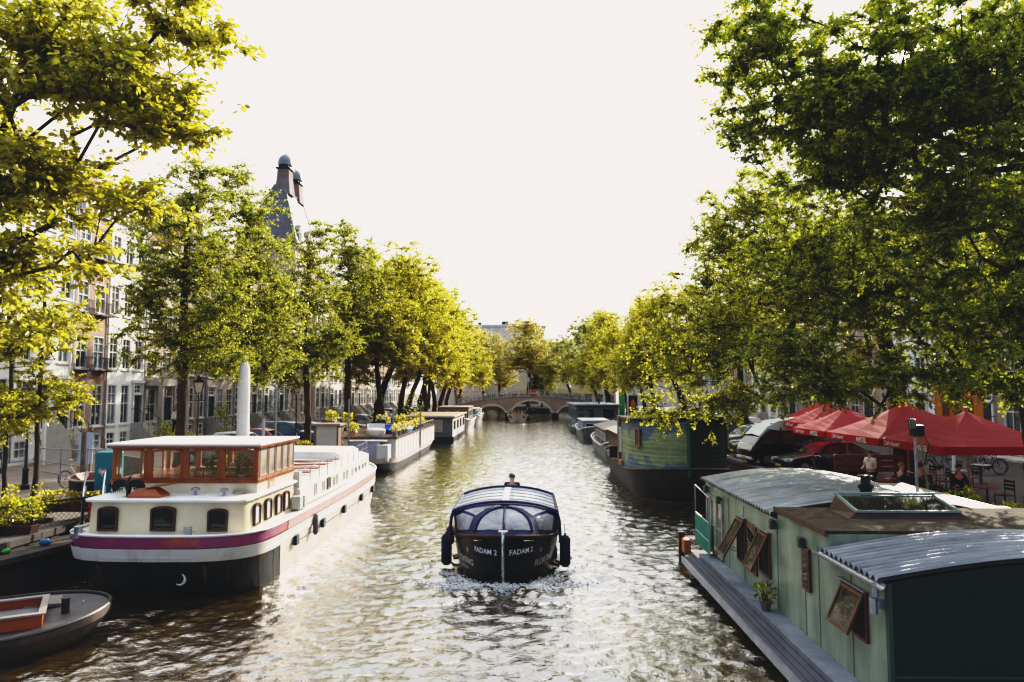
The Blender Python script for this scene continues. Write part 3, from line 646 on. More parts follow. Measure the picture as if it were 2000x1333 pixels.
def house(name, label, w, h, cols, wall, side, y, X, base_h=1.0, floors=4, gable='cornice', trim=None, door=0, doormat=None, depth=11, rows=None, group='canal houses on the left quay', win_w=None, detail=True, roofm=None, stoop=True):
    """side 'L' faces +X (local x runs to +Y), side 'R' faces -X"""
    trim = trim or trimW; rz = PI/2 if side == 'L' else -PI/2
    t = thing(name, label, 'house', (X, y if side == 'L' else y+w, S_), rz, group)
    fh = (h-base_h)/floors; rows = []
    if base_h > .9: rows.append((.25, base_h-.35, .62))
    for i in range(floors): rows.append((base_h+i*fh+.35*(1 if i == 0 else 1.2), fh*(.74 if i == 0 else .64-.05*i), .60 if not win_w else win_w))
    cw = w/cols; b = MB(); z = 0; holes = []
    for ri, (z0, wh, fr) in enumerate(rows):
        if z0 > z: b.box(0, w, 0, .3, z, z0)
        ww = cw*fr; x = 0
        dcol = door if (ri in (0, 1) and door is not None) else -1
        for c in range(cols):
            x0 = c*cw+(cw-ww)/2; b.box(x, x0, 0, .3, z0, z0+wh); x = x0+ww
            if not (ri <= 1 and c == dcol and base_h > .9) and not (ri == 0 and base_h <= .9 and c == dcol): holes.append((x0, z0, ww, wh))
            elif ri == 1 or base_h <= .9: holes.append((x0, z0, ww, wh, 'door'))
            elif ri == 0: b.box(x0, x0+ww, 0, .3, z0, z0+wh)
        b.box(x, w, 0, .3, z0, z0+wh); z = z0+wh
    b.box(0, w, 0, .3, z, h); b.box(0, w, .3, depth, 0, h); b.build('wall', wall, t)
    for q in holes:
        x0, z0, ww, wh = q[:4]
        if len(q) == 5:
            b = MB(); b.box(x0+.06, x0+ww-.06, .06, .12, z0, z0+wh*.76)
            for k in range(2): b.box(x0+.16, x0+ww-.16, .045, .06, z0+.2+k*wh*.36, z0+wh*.3+k*wh*.38)
            d = b.build('door', doormat or doorG, t)
            b = MB(); b.lathe([(.03, 0), (.03, .05)], 8, (x0+ww-.16, .02, z0+1.0), 'Y'); b.build('handle', chrome, d)
            fm, pm = window_meshes(ww, wh*.24, False, trim); f = put('fanlight', fm, t, (x0, .02, z0+wh*.76)); put('pane', pm, f)
            b = MB(); b.box(x0-.14, x0, -.1, .05, z0-.05, z0+wh+.1); b.box(x0+ww, x0+ww+.14, -.1, .05, z0-.05, z0+wh+.1); b.box(x0-.22, x0+ww+.22, -.16, .05, z0+wh+.1, z0+wh+.3); b.build('door_surround', trim, t)
            if stoop and z0 > .6:
                b = MB(); n = 6
                for k in range(n): b.box(x0-.2, x0+ww+.2, -.28*(n-k)-.5, -.28*(n-k-1)-.5 if k < n-1 else 0, 0, z0*(k+1)/n)
                s = b.build('stoop', stone, t)
                for xx in (x0-.16, x0+ww+.16):
                    b = MB()
                    b.tube([(xx, -2.2, 0), (xx, -2.2, 1.0), (xx, -.5, z0+.95), (xx, -.02, z0+.95)], .02, 6)
                    for k in range(5): yy = -2.0+k*.4; b.tube([(xx, yy, .2+max(0, (yy+2.2)/1.7*z0*.7)), (xx, yy, 1.0+min(1, (yy+2.2)/1.7)*(z0-.05))], .012, 5)
                    b.build('railing', black, s)
        else:
            fm, pm = window_meshes(ww, wh, False, trim); f = put('window', fm, t, (x0, .04, z0)); pane_(pm, f)
    # roofline
    b = MB(); rf = MB()
    if gable == 'cornice':
        b.box(-.06, w+.06, -.38, .1, h, h+.22); b.box(0, w, -.2, .05, h-.45, h); n = int(w/.5)
        for k in range(n): b.box((k+.35)*w/n, (k+.65)*w/n, -.34, -.2, h-.35, h)
        rf.prism([(.3, h+.22), (2.2, h+2.6), (depth-2.2, h+2.6), (depth, h+.22)], .1, w-.1, 'X')
    elif gable == 'bell':
        c = w/2; pts = [(0, h), (0, h+.5), (w*.14, h+.7), (w*.26, h+1.4), (w*.30, h+2.6), (w*.36, h+3.0), (c, h+3.5)]
        pts = pts+[(w-x, z) for x, z in reversed(pts[:-1])]; b.prism(pts, 0, .3)
        rf.prism([(0.1, h), (c, h+2.9), (w-.1, h)], .3, depth)
        b2 = MB(); [b2.bar((p[0], -.04, p[1]+.04), (q[0], -.04, q[1]+.04), .16, .14) for p, q in zip(pts[1:-1], pts[2:])]; b2.build('gable_trim', trim, t)
        fm, pm = window_meshes(.8, 1.1, False, trim); f = put('window', fm, t, (c-.4, -.02, h+.6)); put('pane', pm, f)
    elif gable == 'step':
        c = w/2; n = 4; pts = [(0, h)]
        for k in range(n): pts += [(k*c/n*.9, h+(k+1)*.7), ((k+1)*c/n*.9, h+(k+1)*.7)]
        pts = pts+[(w-x, z) for x, z in reversed(pts)]; b.prism(pts, 0, .35); rf.prism([(0.1, h), (c, h+2.6), (w-.1, h)], .35, depth)
    b.build('gable' if gable != 'cornice' else 'cornice', trim if gable == 'cornice' else wall, t)
    rf.build('roof', roofm or rtile, t)
    if detail:
        b = MB(); b.box(w*.15, w*.15+.7, depth*.4, depth*.4+.9, h, h+3.4); b.box(w*.15-.06, w*.15+.76, depth*.4-.06, depth*.4+.96, h+3.4, h+3.55); b.build('chimney', brownbrick, t)
        b = MB(); b.tube([(w-.07, -.08, .1), (w-.07, -.08, h-.5)], .05, 6); b.build('drainpipe', steel, t)
    return t
HX = -26.5
spec = [  # y0, width, height, cols, wall, floors, gable, door, label, roof
 (25.5, 5.6, 15.5, 3, whitewall, 4, 'cornice', None, 'white house with tall windows at the left edge of the picture'),
 (31.1, 5.0, 16.5, 3, whitewall, 4, 'bell', 0, 'white bell gabled house behind the bright yellow branches'),
 (36.1, 4.7, 16, 3, whitewall, 4, 'cornice', 2, 'white fronted house behind the young tree with round topped gate'),
 (40.8, 3.4, 15, 2, redbrick, 4, 'cornice', None, 'narrow red brick house with little iron balconies'),
 (44.2, 4.4, 15.2, 3, whitewall, 4, 'cornice', 2, 'white three window house with dark blue door and stone stoop'),
 (48.6, 4.2, 13.8, 2, palebrick, 4, 'cornice', 1, 'pale brick house with stone balcony over its porch'),
 (52.8, 5.4, 14.5, 3, brownbrick, 4, 'bell', None, 'brown brick house with big white grid windows behind the elm trunk'),
 (58.2, 5.6, 14.0, 3, palebrick, 4, 'step', 0, 'pink brick step gabled house behind the nearest street lamp'),
 (63.8, 5.6, 15.0, 3, brownbrick, 4, 'cornice', 2, 'brown brick house just left of the white rounded pillar'),
 (69.4, 5.8, 14.0, 4, greywall, 4, 'cornice', 1, 'grey blue shop fronted house right of the white rounded pillar'),
 (75.2, 5.6, 14.5, 3, beigewall, 4, 'cornice', 0, 'beige house with two tall ground floor windows by the second lamp'),
 (88.6, 6.0, 15, 3, beigewall, 4, 'bell', 1, 'beige bell gabled house right of the tall chimneyed building'),
 (94.6, 7.0, 14.0, 3, whitewall, 4, 'cornice', 0, 'cream house with porch behind the low limbed elm'),
 (101.6, 7.0, 15.5, 3, palebrick, 4, 'cornice', 2, 'pale columned house behind the leaning elm'),
 (108.6, 8, 15, 4, brownbrick, 4, 'bell', 1, 'brown house behind the forked elm'),
 (116.6, 8, 14, 4, beigewall, 4, 'cornice', 0, 'beige house behind the white parked cars'),
 (124.6, 9, 15, 4, redbrick, 4, 'cornice', 2, 'red brick house behind the brown roofed houseboat'),
 (133.6, 9, 14, 4, greywall, 4, 'cornice', 1, 'grey house at the left end of the bridge'),
 (142.6, 11, 14, 5, beigewall, 4, 'cornice', 1, 'yellowish corner house behind the bikes on the bridge'),
]
for (y0, wd, ht, co, wm, fl, gb, dr, lab) in spec:
    house('canal_house', lab, wd, ht, co, wm, 'L', y0, HX, 1.3, fl, gb, door=dr, doormat=doorB if wm is whitewall else doorG, detail=y0 < 100, win_w=.66)
# iron balconies on the red brick house, stone balcony on the pale one: separate parts
for ho in [o for o in COL.objects if o.get('label', '').startswith('narrow red brick')]:
    for k in (2, 3, 4):
        for c in range(2):
            z = 1.3+(k-1)*3.42+.35; x = c*1.7+.2; b = MB()
            b.box(x, x+1.3, -.5, 0, z-.12, z-.04)
            for xx in [x+.05+.12*i for i in range(11)]: b.box(xx-.012, xx+.012, -.48, -.456, z-.04, z+.7)
            b.box(x, x+1.3, -.5, -.44, z+.7, z+.75); b.build('balcony', black, ho)
for ho in [o for o in COL.objects if o.get('label', '').startswith('pale brick house with stone balcony')]:
    b = MB(); b.box(.1, 4.1, -1.3, 0, 4.15, 4.6); b.box(.1, 4.1, -1.3, -1.1, 5.3, 5.42)
    for i in range(16): b.lathe([(.05, 0), (.09, .2), (.05, .5), (.07, .7)], 8, (.3+i*.24, -1.2, 4.6))
    for x in (.25, 3.95): b.box(x-.14, x+.14, -1.3, -1.02, 0, 4.15)
    b.build('stone_balcony', stone, ho)
# tall building with slate roof and domed ventilation chimneys
def tall_building():
    t = thing('tall_building', 'tall brick building with slate mansard roof and two domed chimneys rising above the trees', 'building', (HX-.4, 80.9, S_), PI/2)
    w, h, dep = 8.4, 20.5, 7; b = MB(); b.box(0, w, .3, dep, 0, h)
    z = 0
    fm, pm = window_meshes(1.1, 2.3, False, trimW)
    for r in range(5):
        z0 = 1.2+r*3.9; b.box(0, w, 0, .3, z, z0); x = 0
        for c in range(3):
            x0 = .75+c*2.3; b.box(x, x0, 0, .3, z0, z0+2.3); x = x0+1.1
            f = put('window', fm, t, (x0, .04, z0)); put('pane', pm, f)
        b.box(x, w, 0, .3, z0, z0+2.3); z = z0+2.3
    b.box(0, w, 0, .3, z, h); b.build('wall', palebrick, t)
    slate = M('slate_pale', (.20, .20, .21), (.14, .14, .15), 2, .6, .4, 9); brownbrick = brickM('chimney_brick', (.30, .21, .19), (.25, .18, .165), (.36, .32, .3))
    b = MB(); b.box(-.2, w+.2, -.5, .2, h, h+.4); b.build('cornice', stone, t)
    r0 = [(-.1, -.2, h+.4), (w+.1, -.2, h+.4), (w+.1, dep, h+.4), (-.1, dep, h+.4)]; r1 = [(1.0, 1.6, h+7.0), (w-1.0, 1.6, h+7.0), (w-1.2, dep-4, h+7.6), (1.2, dep-4, h+7.6)]
    b = MB(); b.loft([r0, r1], True, True, True); b.build('roof', slate, t)
    b = MB(); b.tube([(p[0], p[1], p[2]+.05) for p in r1], .12, 6, closed=True); [b.tube([r0[i], r1[i]], .12, 6) for i in range(4)]; b.build('ridge_flashing', copper, t)
    for (x, y, hh) in ((2.1, 2.1, 4.2), (6.2, 2.2, 3.6)):
        b = MB(); zb = h+6.6; b.loft([[(x-s, y-s, z), (x+s, y-s, z), (x+s, y+s, z), (x-s, y+s, z)] for s, z in ((.95, zb), (.72, zb+hh*.5), (.72, zb+hh*.6), (.66, zb+hh-1.1))], True, True, True)
        c = b.build('chimney', brownbrick, t)
        b = MB(); b.box(x-.88, x+.88, y-.88, y+.88, zb+hh-1.1, zb+hh-.95); b.box(x-.6, x+.6, y-.6, y+.6, zb+hh-.95, zb+hh-.6); b.build('louvre', dmetal, c)
        b = MB(); b.lathe([(.84, zb+hh-.6), (.88, zb+hh-.4), (.82, zb+hh+.1), (.6, zb+hh+.5), (.26, zb+hh+.75), (.05, zb+hh+.85), (.03, zb+hh+1.3)], 12, (x, y, 0)); b.build('dome', copper, c, True)
    for x in (1.6, 5.0):
        b = MB(); b.box(x-.5, x+.5, -.1, 1.4, h+.6, h+2.2); b.prism([(x-.65, h+2.2), (x, h+2.9), (x+.65, h+2.2)], -.15, 1.9); d = b.build('dormer', stone, t)
        b = MB(); b.box(x-.33, x+.33, -.13, -.1, h+.85, h+1.95); b.build('pane', hglass, d)
tall_building()
# houses on the right quay, mostly behind leaves
for i, (y0, wd, ht, wm, gb, lab) in enumerate([(40, 7, 14, brownbrick, 'cornice', 'brown brick house behind the parked cars on the right quay'), (47, 7, 13, whitewall, 'bell', 'white house glimpsed between tree trunks on the right quay'),
      (54, 8, 14, redbrick, 'cornice', 'red brick house behind the right quay elms, near half'), (62, 8, 14, beigewall, 'step', 'beige step gabled house behind the right quay elms'), (70, 9, 13, brownbrick, 'cornice', 'brown house behind the black elm trunk on the right quay'),
      (79, 9, 14, whitewall, 'cornice', 'white house left of the brown one on the right quay'), (88, 10, 14, redbrick, 'bell', 'red bell gabled house behind the advertising column'), (98, 10, 13, greywall, 'cornice', 'grey house behind the grey flat roofed houseboat'),
      (108, 12, 14, beigewall, 'cornice', 'beige house near the right end of the bridge'), (120, 12, 14, brownbrick, 'cornice', 'dark brick corner house at the right end of the bridge'), (28, 12, 14, redbrick, 'cornice', 'dark red brick house behind the parasols')]):
    house('canal_house', lab, wd, ht, 3, wm, 'R', y0, 27.5, 1.0, 4, gb, door=1, group='canal houses on the right quay', detail=False)
def far_block():  # wall colours paled to put distance haze into them
    t = thing('apartment_block', 'wide flat roofed pale brown block rising behind the round elm beyond the bridge', 'building', (-18, 205, S_))
    b = MB(); b.box(0, 23, 0, 14, 0, 22.2); b.box(2.5, 13, 2, 10, 22.2, 23.2); b.build('wall', brickM('far_brick_haze', (.80, .72, .64), (.74, .68, .61), (.8, .76, .7)), t)
    b = MB(); b.box(-.4, 23.4, -.4, 14.4, 22.2, 22.6); b.build('parapet', greywall, t)
    b = MB(); b.box(10.5, 12.5, 3, 5, 23.2, 24.2); b.box(3.5, 4.5, 3, 4, 23.2, 23.9); b.build('roof_plant', dmetal, t)
    fm, pm = window_meshes(1.3, 1.8, False, trimW)
    for r in range(6):
        for c in range(9):
            f = put('window', fm, t, (.8+c*2.45, -.06, 1.2+r*3.7)); put('pane', pm, f)
    t = thing('corner_house', 'low yellow banded shop building behind the bridge crown', 'building', (-11, 186, S_))
    b = MB(); b.box(0, 34, 0, 8, 0, 9); b.build('wall', M('far_wall_haze', (.78, .70, .60), (.66, .58, .50), .6, .8, .1), t)
    b = MB(); b.box(8, 30, -.4, 0, 3.1, 4.4); b.build('awning', M('awning_yellow', (.85, .66, .30), (.75, .56, .24), 2, .6, 0), t)
    b = MB()
    for i in range(12): b.box(.6+i*2.8, 2.6+i*2.8, -.05, 0, .4, 2.9)
    b.build('shop_window', hglass, t)
    for lab, x, w_, m_ in (('dark house with white framed windows left of the yellow banded shop', -23, 12, beigewall), ('pale house behind the green elm at the right end of the bridge', 24, 14, beigewall)):
        t = thing('corner_house', lab, 'building', (x, 180, S_)); b = MB(); b.box(0, w_, 0, 9, 0, 13); b.build('wall', m_, t)
        fm, pm = window_meshes(1.2, 2.0, False, trimW)
        for r in range(4):
            for c in range(4): f = put('window', fm, t, (.8+c*2.9, -.06, .8+r*3.1)); put('pane', pm, f)
far_block()
# ------------------------------------------------------------------ people
def skinned(name, joints, edges, mat, sub=1):
    """joints {k:(x,y,z,r)}; one continuous skinned surface"""
    ks = list(joints); me = bpy.data.meshes.new(name)
    me.from_pydata([joints[k][:3] for k in ks], [(ks.index(a), ks.index(b)) for a, b in edges], [])
    o = bpy.data.objects.new(name, me); COL.objects.link(o)
    md = o.modifiers.new('s', 'SKIN'); md.use_smooth_shade = True
    for i, k in enumerate(ks):
        r = joints[k][3]; sv = me.skin_vertices[0].data[i]; sv.radius = r if isinstance(r, tuple) else (r, r); sv.use_root = (i == 0)
    if sub: s = o.modifiers.new('d', 'SUBSURF'); s.levels = sub; s.render_levels = sub
    bpy.context.view_layer.update()
    m2 = bpy.data.meshes.new_from_object(o.evaluated_get(bpy.context.evaluated_depsgraph_get()))
    bpy.data.objects.remove(o); bpy.data.meshes.remove(me)
    m2.materials.clear(); m2.materials.append(mat); m2.shade_smooth(); m2.name = name
    return m2
def pose_joints(pose):
    if pose == 'sit':
        J = dict(pel=(0, 0, .50, (.15, .11)), spi=(0, .02, .72, (.13, .095)), che=(0, .0, .93, (.165, .10)), nek=(0, -.01, 1.10, .05), hd0=(0, -.03, 1.19, .07), hd1=(0, -.03, 1.27, (.078, .092)), hd2=(0, -.02, 1.35, .06))
        for s, q in ((-1, 'l'), (1, 'r')):
            J.update({'sh'+q: (s*.17, 0, 1.02, .052), 'el'+q: (s*.22, -.10, .78, .042), 'wr'+q: (s*.14, -.33, .74, .03), 'ha'+q: (s*.11, -.42, .73, .035),
                      'hp'+q: (s*.09, -.05, .48, .085), 'kn'+q: (s*.12, -.45, .50, .06), 'an'+q: (s*.12, -.47, .10, .04), 'to'+q: (s*.13, -.62, .05, .035)})
    else:
        st = .16 if pose == 'walk' else .02
        J = dict(pel=(0, 0, .95, (.14, .10)), spi=(0, .0, 1.12, (.125, .09)), che=(0, .0, 1.33, (.165, .10)), nek=(0, 0, 1.47, .055), hd0=(0, -.015, 1.53, .07), hd1=(0, -.02, 1.61, (.078, .092)), hd2=(0, -.01, 1.69, .06))
        fold = pose == 'work'
        for s, q in ((-1, 'l'), (1, 'r')):
            J.update({'sh'+q: (s*.175, 0, 1.42, .058), 'el'+q: (s*.245, .03 if not fold else -.03, 1.13, .042),
                      'wr'+q: (s*.25, -.03+s*st*.6, .90, .03) if not fold else (s*.15, -.24, 1.07, .03), 'ha'+q: (s*.25, -.06+s*st*.7, .80, .036) if not fold else (s*.10, -.32, 1.09, .036),
                      'hp'+q: (s*.09, 0, .90, .09), 'kn'+q: (s*.10, -s*st*.8-.02, .50, .062), 'an'+q: (s*.10, s*-st*1.3+.05, .09, .042), 'to'+q: (s*.12, s*-st*1.3-.10, .04, .038)})
    return J
BODY_E = [('pel','spi'),('spi','che'),('che','nek'),('nek','hd0'),('hd0','hd1'),('hd1','hd2')]+[e for q in 'lr' for e in (('che','sh'+q),('sh'+q,'el'+q),('el'+q,'wr'+q),('wr'+q,'ha'+q),('pel','hp'+q),('hp'+q,'kn'+q),('kn'+q,'an'+q),('an'+q,'to'+q))]
PC = {}
def grow(v, g, k=1.0):
    r = v[3]; r = tuple(x*k+g for x in r) if isinstance(r, tuple) else r*k+g
    return v[:3]+(r,)
def hand_mesh(J):
    b = MB()
    for q, s in (('l', -1), ('r', 1)):
        h = Vector(J['ha'+q][:3]); w = Vector(J['wr'+q][:3]); d = (h-w).normalized(); u = Vector((0, 0, 1)).cross(d)
        if u.length < .2: u = Vector((0, 1, 0)).cross(d)
        u.normalize(); n = d.cross(u)
        for k, ln in enumerate((.062, .075, .08, .07, .0)):
            if k < 4: a = h+u*(k-1.5)*.019; b.tube([a, a+d*ln*.55, a+d*ln*.9+n*.02*(-1)], [.0095, .009, .006], 5)
        b.tube([w+d*.03+u*.03, h+u*.05, h+u*.045+d*.03], [.011, .010, .007], 5)
    return b.mesh('hands', skin, True)
def person(label, pose, top, legs, hair, loc, rz, scale=1.0, sunglasses=False, group=None, long_sleeve=True, hat=None, shortleg=False, detail=True):
    key = (pose, top.name, legs.name, hair.name, long_sleeve, shortleg, detail)
    J = pose_joints(pose)
    if key not in PC:
        d = {}
        d['body'] = skinned('body', J, BODY_E, skin, 2 if detail else 1)
        tk = ['pel', 'spi', 'che', 'nek']; T = {k: grow(J[k], .018) for k in tk}; T['nek'] = J['nek'][:2]+(J['nek'][2]-.01, .072); T['che'] = grow(J['che'], .03); e = [('pel','spi'),('spi','che'),('che','nek')]
        for q in 'lr':
            T['sh'+q] = grow(J['sh'+q], .016); el = J['el'+q]; T['el'+q] = grow(el, .015); e += [('che','sh'+q),('sh'+q,'el'+q)]
            if long_sleeve: T['wr'+q] = grow(J['wr'+q], .012); e += [('el'+q,'wr'+q)]
            else: a = J['sh'+q]; T['el'+q] = tuple(a[i]*.35+el[i]*.65 for i in range(3))+(.062,)
        d['shirt'] = skinned('shirt', T, e, top, 1)
        T = {'pel': grow(J['pel'], .022)}; e = []
        for q in 'lr':
            T['hp'+q] = grow(J['hp'+q], .014); T['kn'+q] = grow(J['kn'+q], .018); e += [('pel','hp'+q),('hp'+q,'kn'+q)]
            if not shortleg: an = J['an'+q]; T['an'+q] = (an[0], an[1], an[2]+.02, .056); e += [('kn'+q,'an'+q)]
        d['trousers'] = skinned('trousers', T, e, legs, 1)
        b = MB()
        for q in 'lr':
            a, t_ = J['an'+q], J['to'+q]; b.tube([(a[0], a[1]+.05, .045), (a[0], a[1]-.02, .055), (t_[0], t_[1]-.03, .04)], [.045, .05, .036], 8)
        d['shoes'] = b.mesh('shoes', black, True)
        h = J['hd1']; cx, cy_, cz = h[0], h[1]+.012, h[2]+.035; b = MB(); n = 14
        rings = []
        for i in range(8):
            ph = i/7*PI*.56; rr = math.sin(ph); zz = math.cos(ph)
            rings.append([(cx+.093*rr*math.cos(a), cy_+.108*rr*math.sin(a)+.008, cz+.085*zz-(.05*max(0, math.sin(a))*rr*(i > 4))+(.02*max(0, -math.sin(a))*(i > 4))) for a in [2*PI*k/n for k in range(n)]])
        b.loft(rings, True, True, False); d['hair'] = b.mesh('hair', hair, True, auto=80)
        b = MB(); fy = h[1]-.088   # face: nose, brow, mouth, ears
        b.prism([(-.012, h[2]-.035), (.012, h[2]-.035), (.006, h[2]+.012), (-.006, h[2]+.012)], fy-.022, fy+.02)
        for s in (-1, 1): b.tube([(h[0]+s*.082, h[1]+.01, h[2]-.03), (h[0]+s*.09, h[1]+.016, h[2]), (h[0]+s*.083, h[1]+.01, h[2]+.025)], .012, 6)
        d['face'] = b.mesh('nose_and_ears', skin, True)
        b = MB(); [b.lathe([(.011, -.004), (.011, .004)], 8, (s*.03, fy-.004, h[2]+.012), 'Y') for s in (-1, 1)]; d['eyes'] = b.mesh('eyes', black)
        b = MB(); b.box(-.024, .024, fy-.004, fy+.01, h[2]-.062, h[2]-.053); d['mouth'] = b.mesh('mouth', M('lips', (.45, .15, .13), rough=.5, bump=0))
        d['hands'] = hand_mesh(J); PC[key] = d
    d = PC[key]; t = thing('person', label, 'person', loc, rz, group); t.scale = (scale,)*3
    put('body', d['body'], t); put('shirt', d['shirt'], t); put('trousers', d['trousers'], t); put('hair', d['hair'], t)
    if detail:
        for k in ('shoes', 'hands'): put(k, d[k], t)
        put('face', d['face'], t); put('mouth', d['mouth'], t)
        if not sunglasses: put('eyes', d['eyes'], t)
    h = J['hd1']; fy = h[1]-.10
    if sunglasses:
        b = MB()
        for s in (-1, 1): b.box(s*.034-.026, s*.034+.026, fy-.01, fy, h[2]-.008, h[2]+.03); b.bar((s*.06, fy, h[2]+.018), (s*.088, h[1]+.01, h[2]+.018), .006)
        b.box(-.01, .01, fy-.006, fy, h[2]+.012, h[2]+.02); b.build('sunglasses', black, t, bevel=.004)
    if hat:
        b = MB(); b.lathe([(.0, 0), (.15, 0), (.15, .008), (.098, .012), (.09, .09), (.0, .10)], 16, (h[0], h[1], h[2]+.05)); b.build('hat', hat, t, True)
    return t
navyc = M('navy_cloth', (.018, .025, .065), (.010, .014, .04), 6, .8, .2)
whitec = M('white_cloth', (.72, .68, .62), (.6, .56, .5), 6, .8, .2)
bluec = M('blue_cloth', (.04, .10, .35), (.03, .07, .25), 6, .8, .2)
greyc = M('grey_cloth', (.20, .20, .21), (.13, .13, .14), 6, .8, .2)
redc = M('red_cloth', (.5, .05, .04), (.4, .04, .03), 6, .8, .2)
lightblue = M('light_blue_cloth', (.35, .45, .65), (.28, .36, .55), 6, .8, .2)
denim = M('denim', (.05, .07, .13), (.03, .045, .09), 8, .85, .2)
darkc = M('black_cloth', (.02, .02, .022), (.012, .012, .013), 6, .85, .2)
brownhair = M('brown_hair', (.12, .06, .03), (.07, .035, .018), 30, .6, .5, stretch=(1, 1, .2))
darkhair = M('dark_hair', (.03, .02, .014), (.015, .01, .008), 30, .6, .5)
fairhair = M('fair_hair', (.35, .24, .12), (.25, .16, .08), 30, .6, .5)
strawm = M('straw', (.6, .5, .33), (.5, .4, .25), 20, .8, .4)
# ------------------------------------------------------------------ boats
class Hull:
    def __init__(s, L, B, zk=-.35, z0=.8, flare=.8, r0=.3, r1=.5, ts=.12, ps=2.5, tb=.7, pb=2., qb=1.6, sheer0=0, sheer1=.4, w0=0., sp=2.):
        s.__dict__.update(locals())
    def shape(s, t):
        a = 1 if t >= s.ts else s.w0+(1-s.w0)*(1-(1-t/s.ts)**s.ps)**(1/s.ps)
        c = 1 if t <= s.tb else max(0, 1-((t-s.tb)/(1-s.tb))**s.pb)**(1/s.qb)
        return a*c
    def top(s, t): return s.z0+s.sheer1*max(0, (t-.5)/.5)**s.sp+s.sheer0*max(0, (.3-t)/.3)**2
    def pt(s, side, t, v):
        k = s.flare+(1-s.flare)*max(0, v)**.65 if v <= 1 else 1
        y0 = s.r0*(1-v)**2; y1 = s.L-s.r1*(1-v)**2
        return (side*s.B/2*k*s.shape(t), y0+t*(y1-y0), s.zk+v*(s.top(t)-s.zk))
    def ts_(s, n=30):
        a = [.5-.5*math.cos(PI*i/n) for i in range(n+1)]; return a
    def ring(s, v, n=30, inset=0, dz=0):
        T = s.ts_(n); r = [s.pt(1, t, v) for t in T]+[s.pt(-1, t, v) for t in reversed(T[1:-1])]
        if inset or dz:
            cy_ = s.L/2; out = []
            for (x, y, z) in r:
                m = Vector((x, (y-cy_)*s.B/s.L*1.0, 0)); l = max(.01, m.length); f = max(0, (abs(x)-inset)/max(.01, abs(x))) if abs(x) > .01 else 1
                yy = y+(inset if y < s.L*.08 else (-inset if y > s.L*.92 else 0)); out.append((x*f, yy, z+dz))
            r = out
        return r
    def strip(s, v0, v1, n=30, k=4, proud=0):
        b = MB(); rr = [s.ring(v0+(v1-v0)*i/k, n, -proud) for i in range(k+1)]; b.loft(rr); return b
    def deck(s, v=.97, n=30, inset=.02):
        b = MB(); T = s.ts_(n)[1:-1]; L_ = [s.pt(-1, t, v) for t in T]; R_ = [s.pt(1, t, v) for t in T]
        vs = [(x+inset if x < 0 else x, y, z) for x, y, z in L_]+[(x-inset, y, z) for x, y, z in R_]; m = len(T)
        b.add(vs, [(i, m+i, m+i+1, i+1) for i in range(m-1)]); return b
    def rail(s, v, r, n=30, sides=(1, -1), t0=0, t1=1):
        b = MB(); T = [t for t in s.ts_(n) if t0 <= t <= t1]
        for q in sides: b.tube([s.pt(q, t, v) for t in T], r, 6)
        return b
    def stamp(s, name, body, size, mat, parent, side, tc, zc, flip=1, bold=.0, shear=0):
        """lettering bent onto the hull: tc position along the hull, zc height"""
        o = text(name, body, size, mat, parent, Matrix(), .0, bold, shear); me = o.data
        # arc length table
        T = [i/400 for i in range(401)]
        def at(t, z):
            v = (z-s.zk)/(s.top(t)-s.zk); return Vector(s.pt(side, t, v))
        P = [at(t, zc) for t in T]; S = [0]
        for a, b in zip(P[:-1], P[1:]): S.append(S[-1]+(b-a).length)
        s0 = np.interp(tc, T, S)
        for v in me.vertices:
            sl = s0+flip*v.co.x; t = float(np.interp(sl, S, T)); p = at(t, zc+v.co.y); q = at(min(1, t+.004), zc+v.co.y); d = (q-p).normalized()
            u = (at(t, zc+v.co.y+.03)-p).normalized(); n = d.cross(u)*side*1.0
            if n.x*side < 0: n = -n
            v.co = p+n*.012
        me.update(); return o
def win_arch(w, h, rise=.10, f=.05, mat=None, pane=None, parent=None, org=(0,0,0), xdir=(1,0,0), name='window', n=8, depth=.05):
    """arched window: frame + pane sub-part, facing normal = xdir x up"""
    def outl(ins):
        p = [(ins, ins), (w-ins, ins)]; hw = w/2-ins
        for i in range(n+1):
            a = PI*i/n; p.append((w/2+hw*math.cos(a), h-rise-ins*.3+(rise-ins*.7)*math.sin(a)))
        return p
    o_, i_ = outl(0), outl(f); b = MB(); N_ = len(o_)
    vs = [(x, -depth, z) for x, z in o_]+[(x, -depth, z) for x, z in i_]+[(x, .02, z) for x, z in o_]+[(x, .0, z) for x, z in i_]
    fs = []
    for k in range(N_):
        j = (k+1) % N_; fs += [(k, j, N_+j, N_+k), (k, 2*N_+k, 2*N_+j, j), (N_+k, N_+j, 3*N_+j, 3*N_+k)]
    b.add(vs, fs); x = Vector(xdir).normalized(); m = Matrix((x, Vector((0,0,1)).cross(x), Vector((0,0,1)))).transposed().to_4x4(); m.translation = Vector(org)
    fr = b.build(name, mat, parent); fr.matrix_local = m
    p = MB(); p.add([(x_, -.012, z) for x_, z in i_], [tuple(range(N_))]); p.build('pane', pane, fr)
    return fr
def fender(label, loc, L=.75, r=.12, mat=None, group=None, parent=None):
    b = MB(); b.lathe([(.02, 0), (r*.6, .02), (r, .1), (r, L-.1), (r*.6, L-.02), (.03, L), (.03, L+.05)], 14)
    if parent:
        o = b.build('fender', mat or rubber, parent, True); o.location = loc; b2 = MB(); b2.tube([(0, 0, L+.03), (.02, 0, L+.3)], .012, 5); b2.build('rope', steel, o); return o

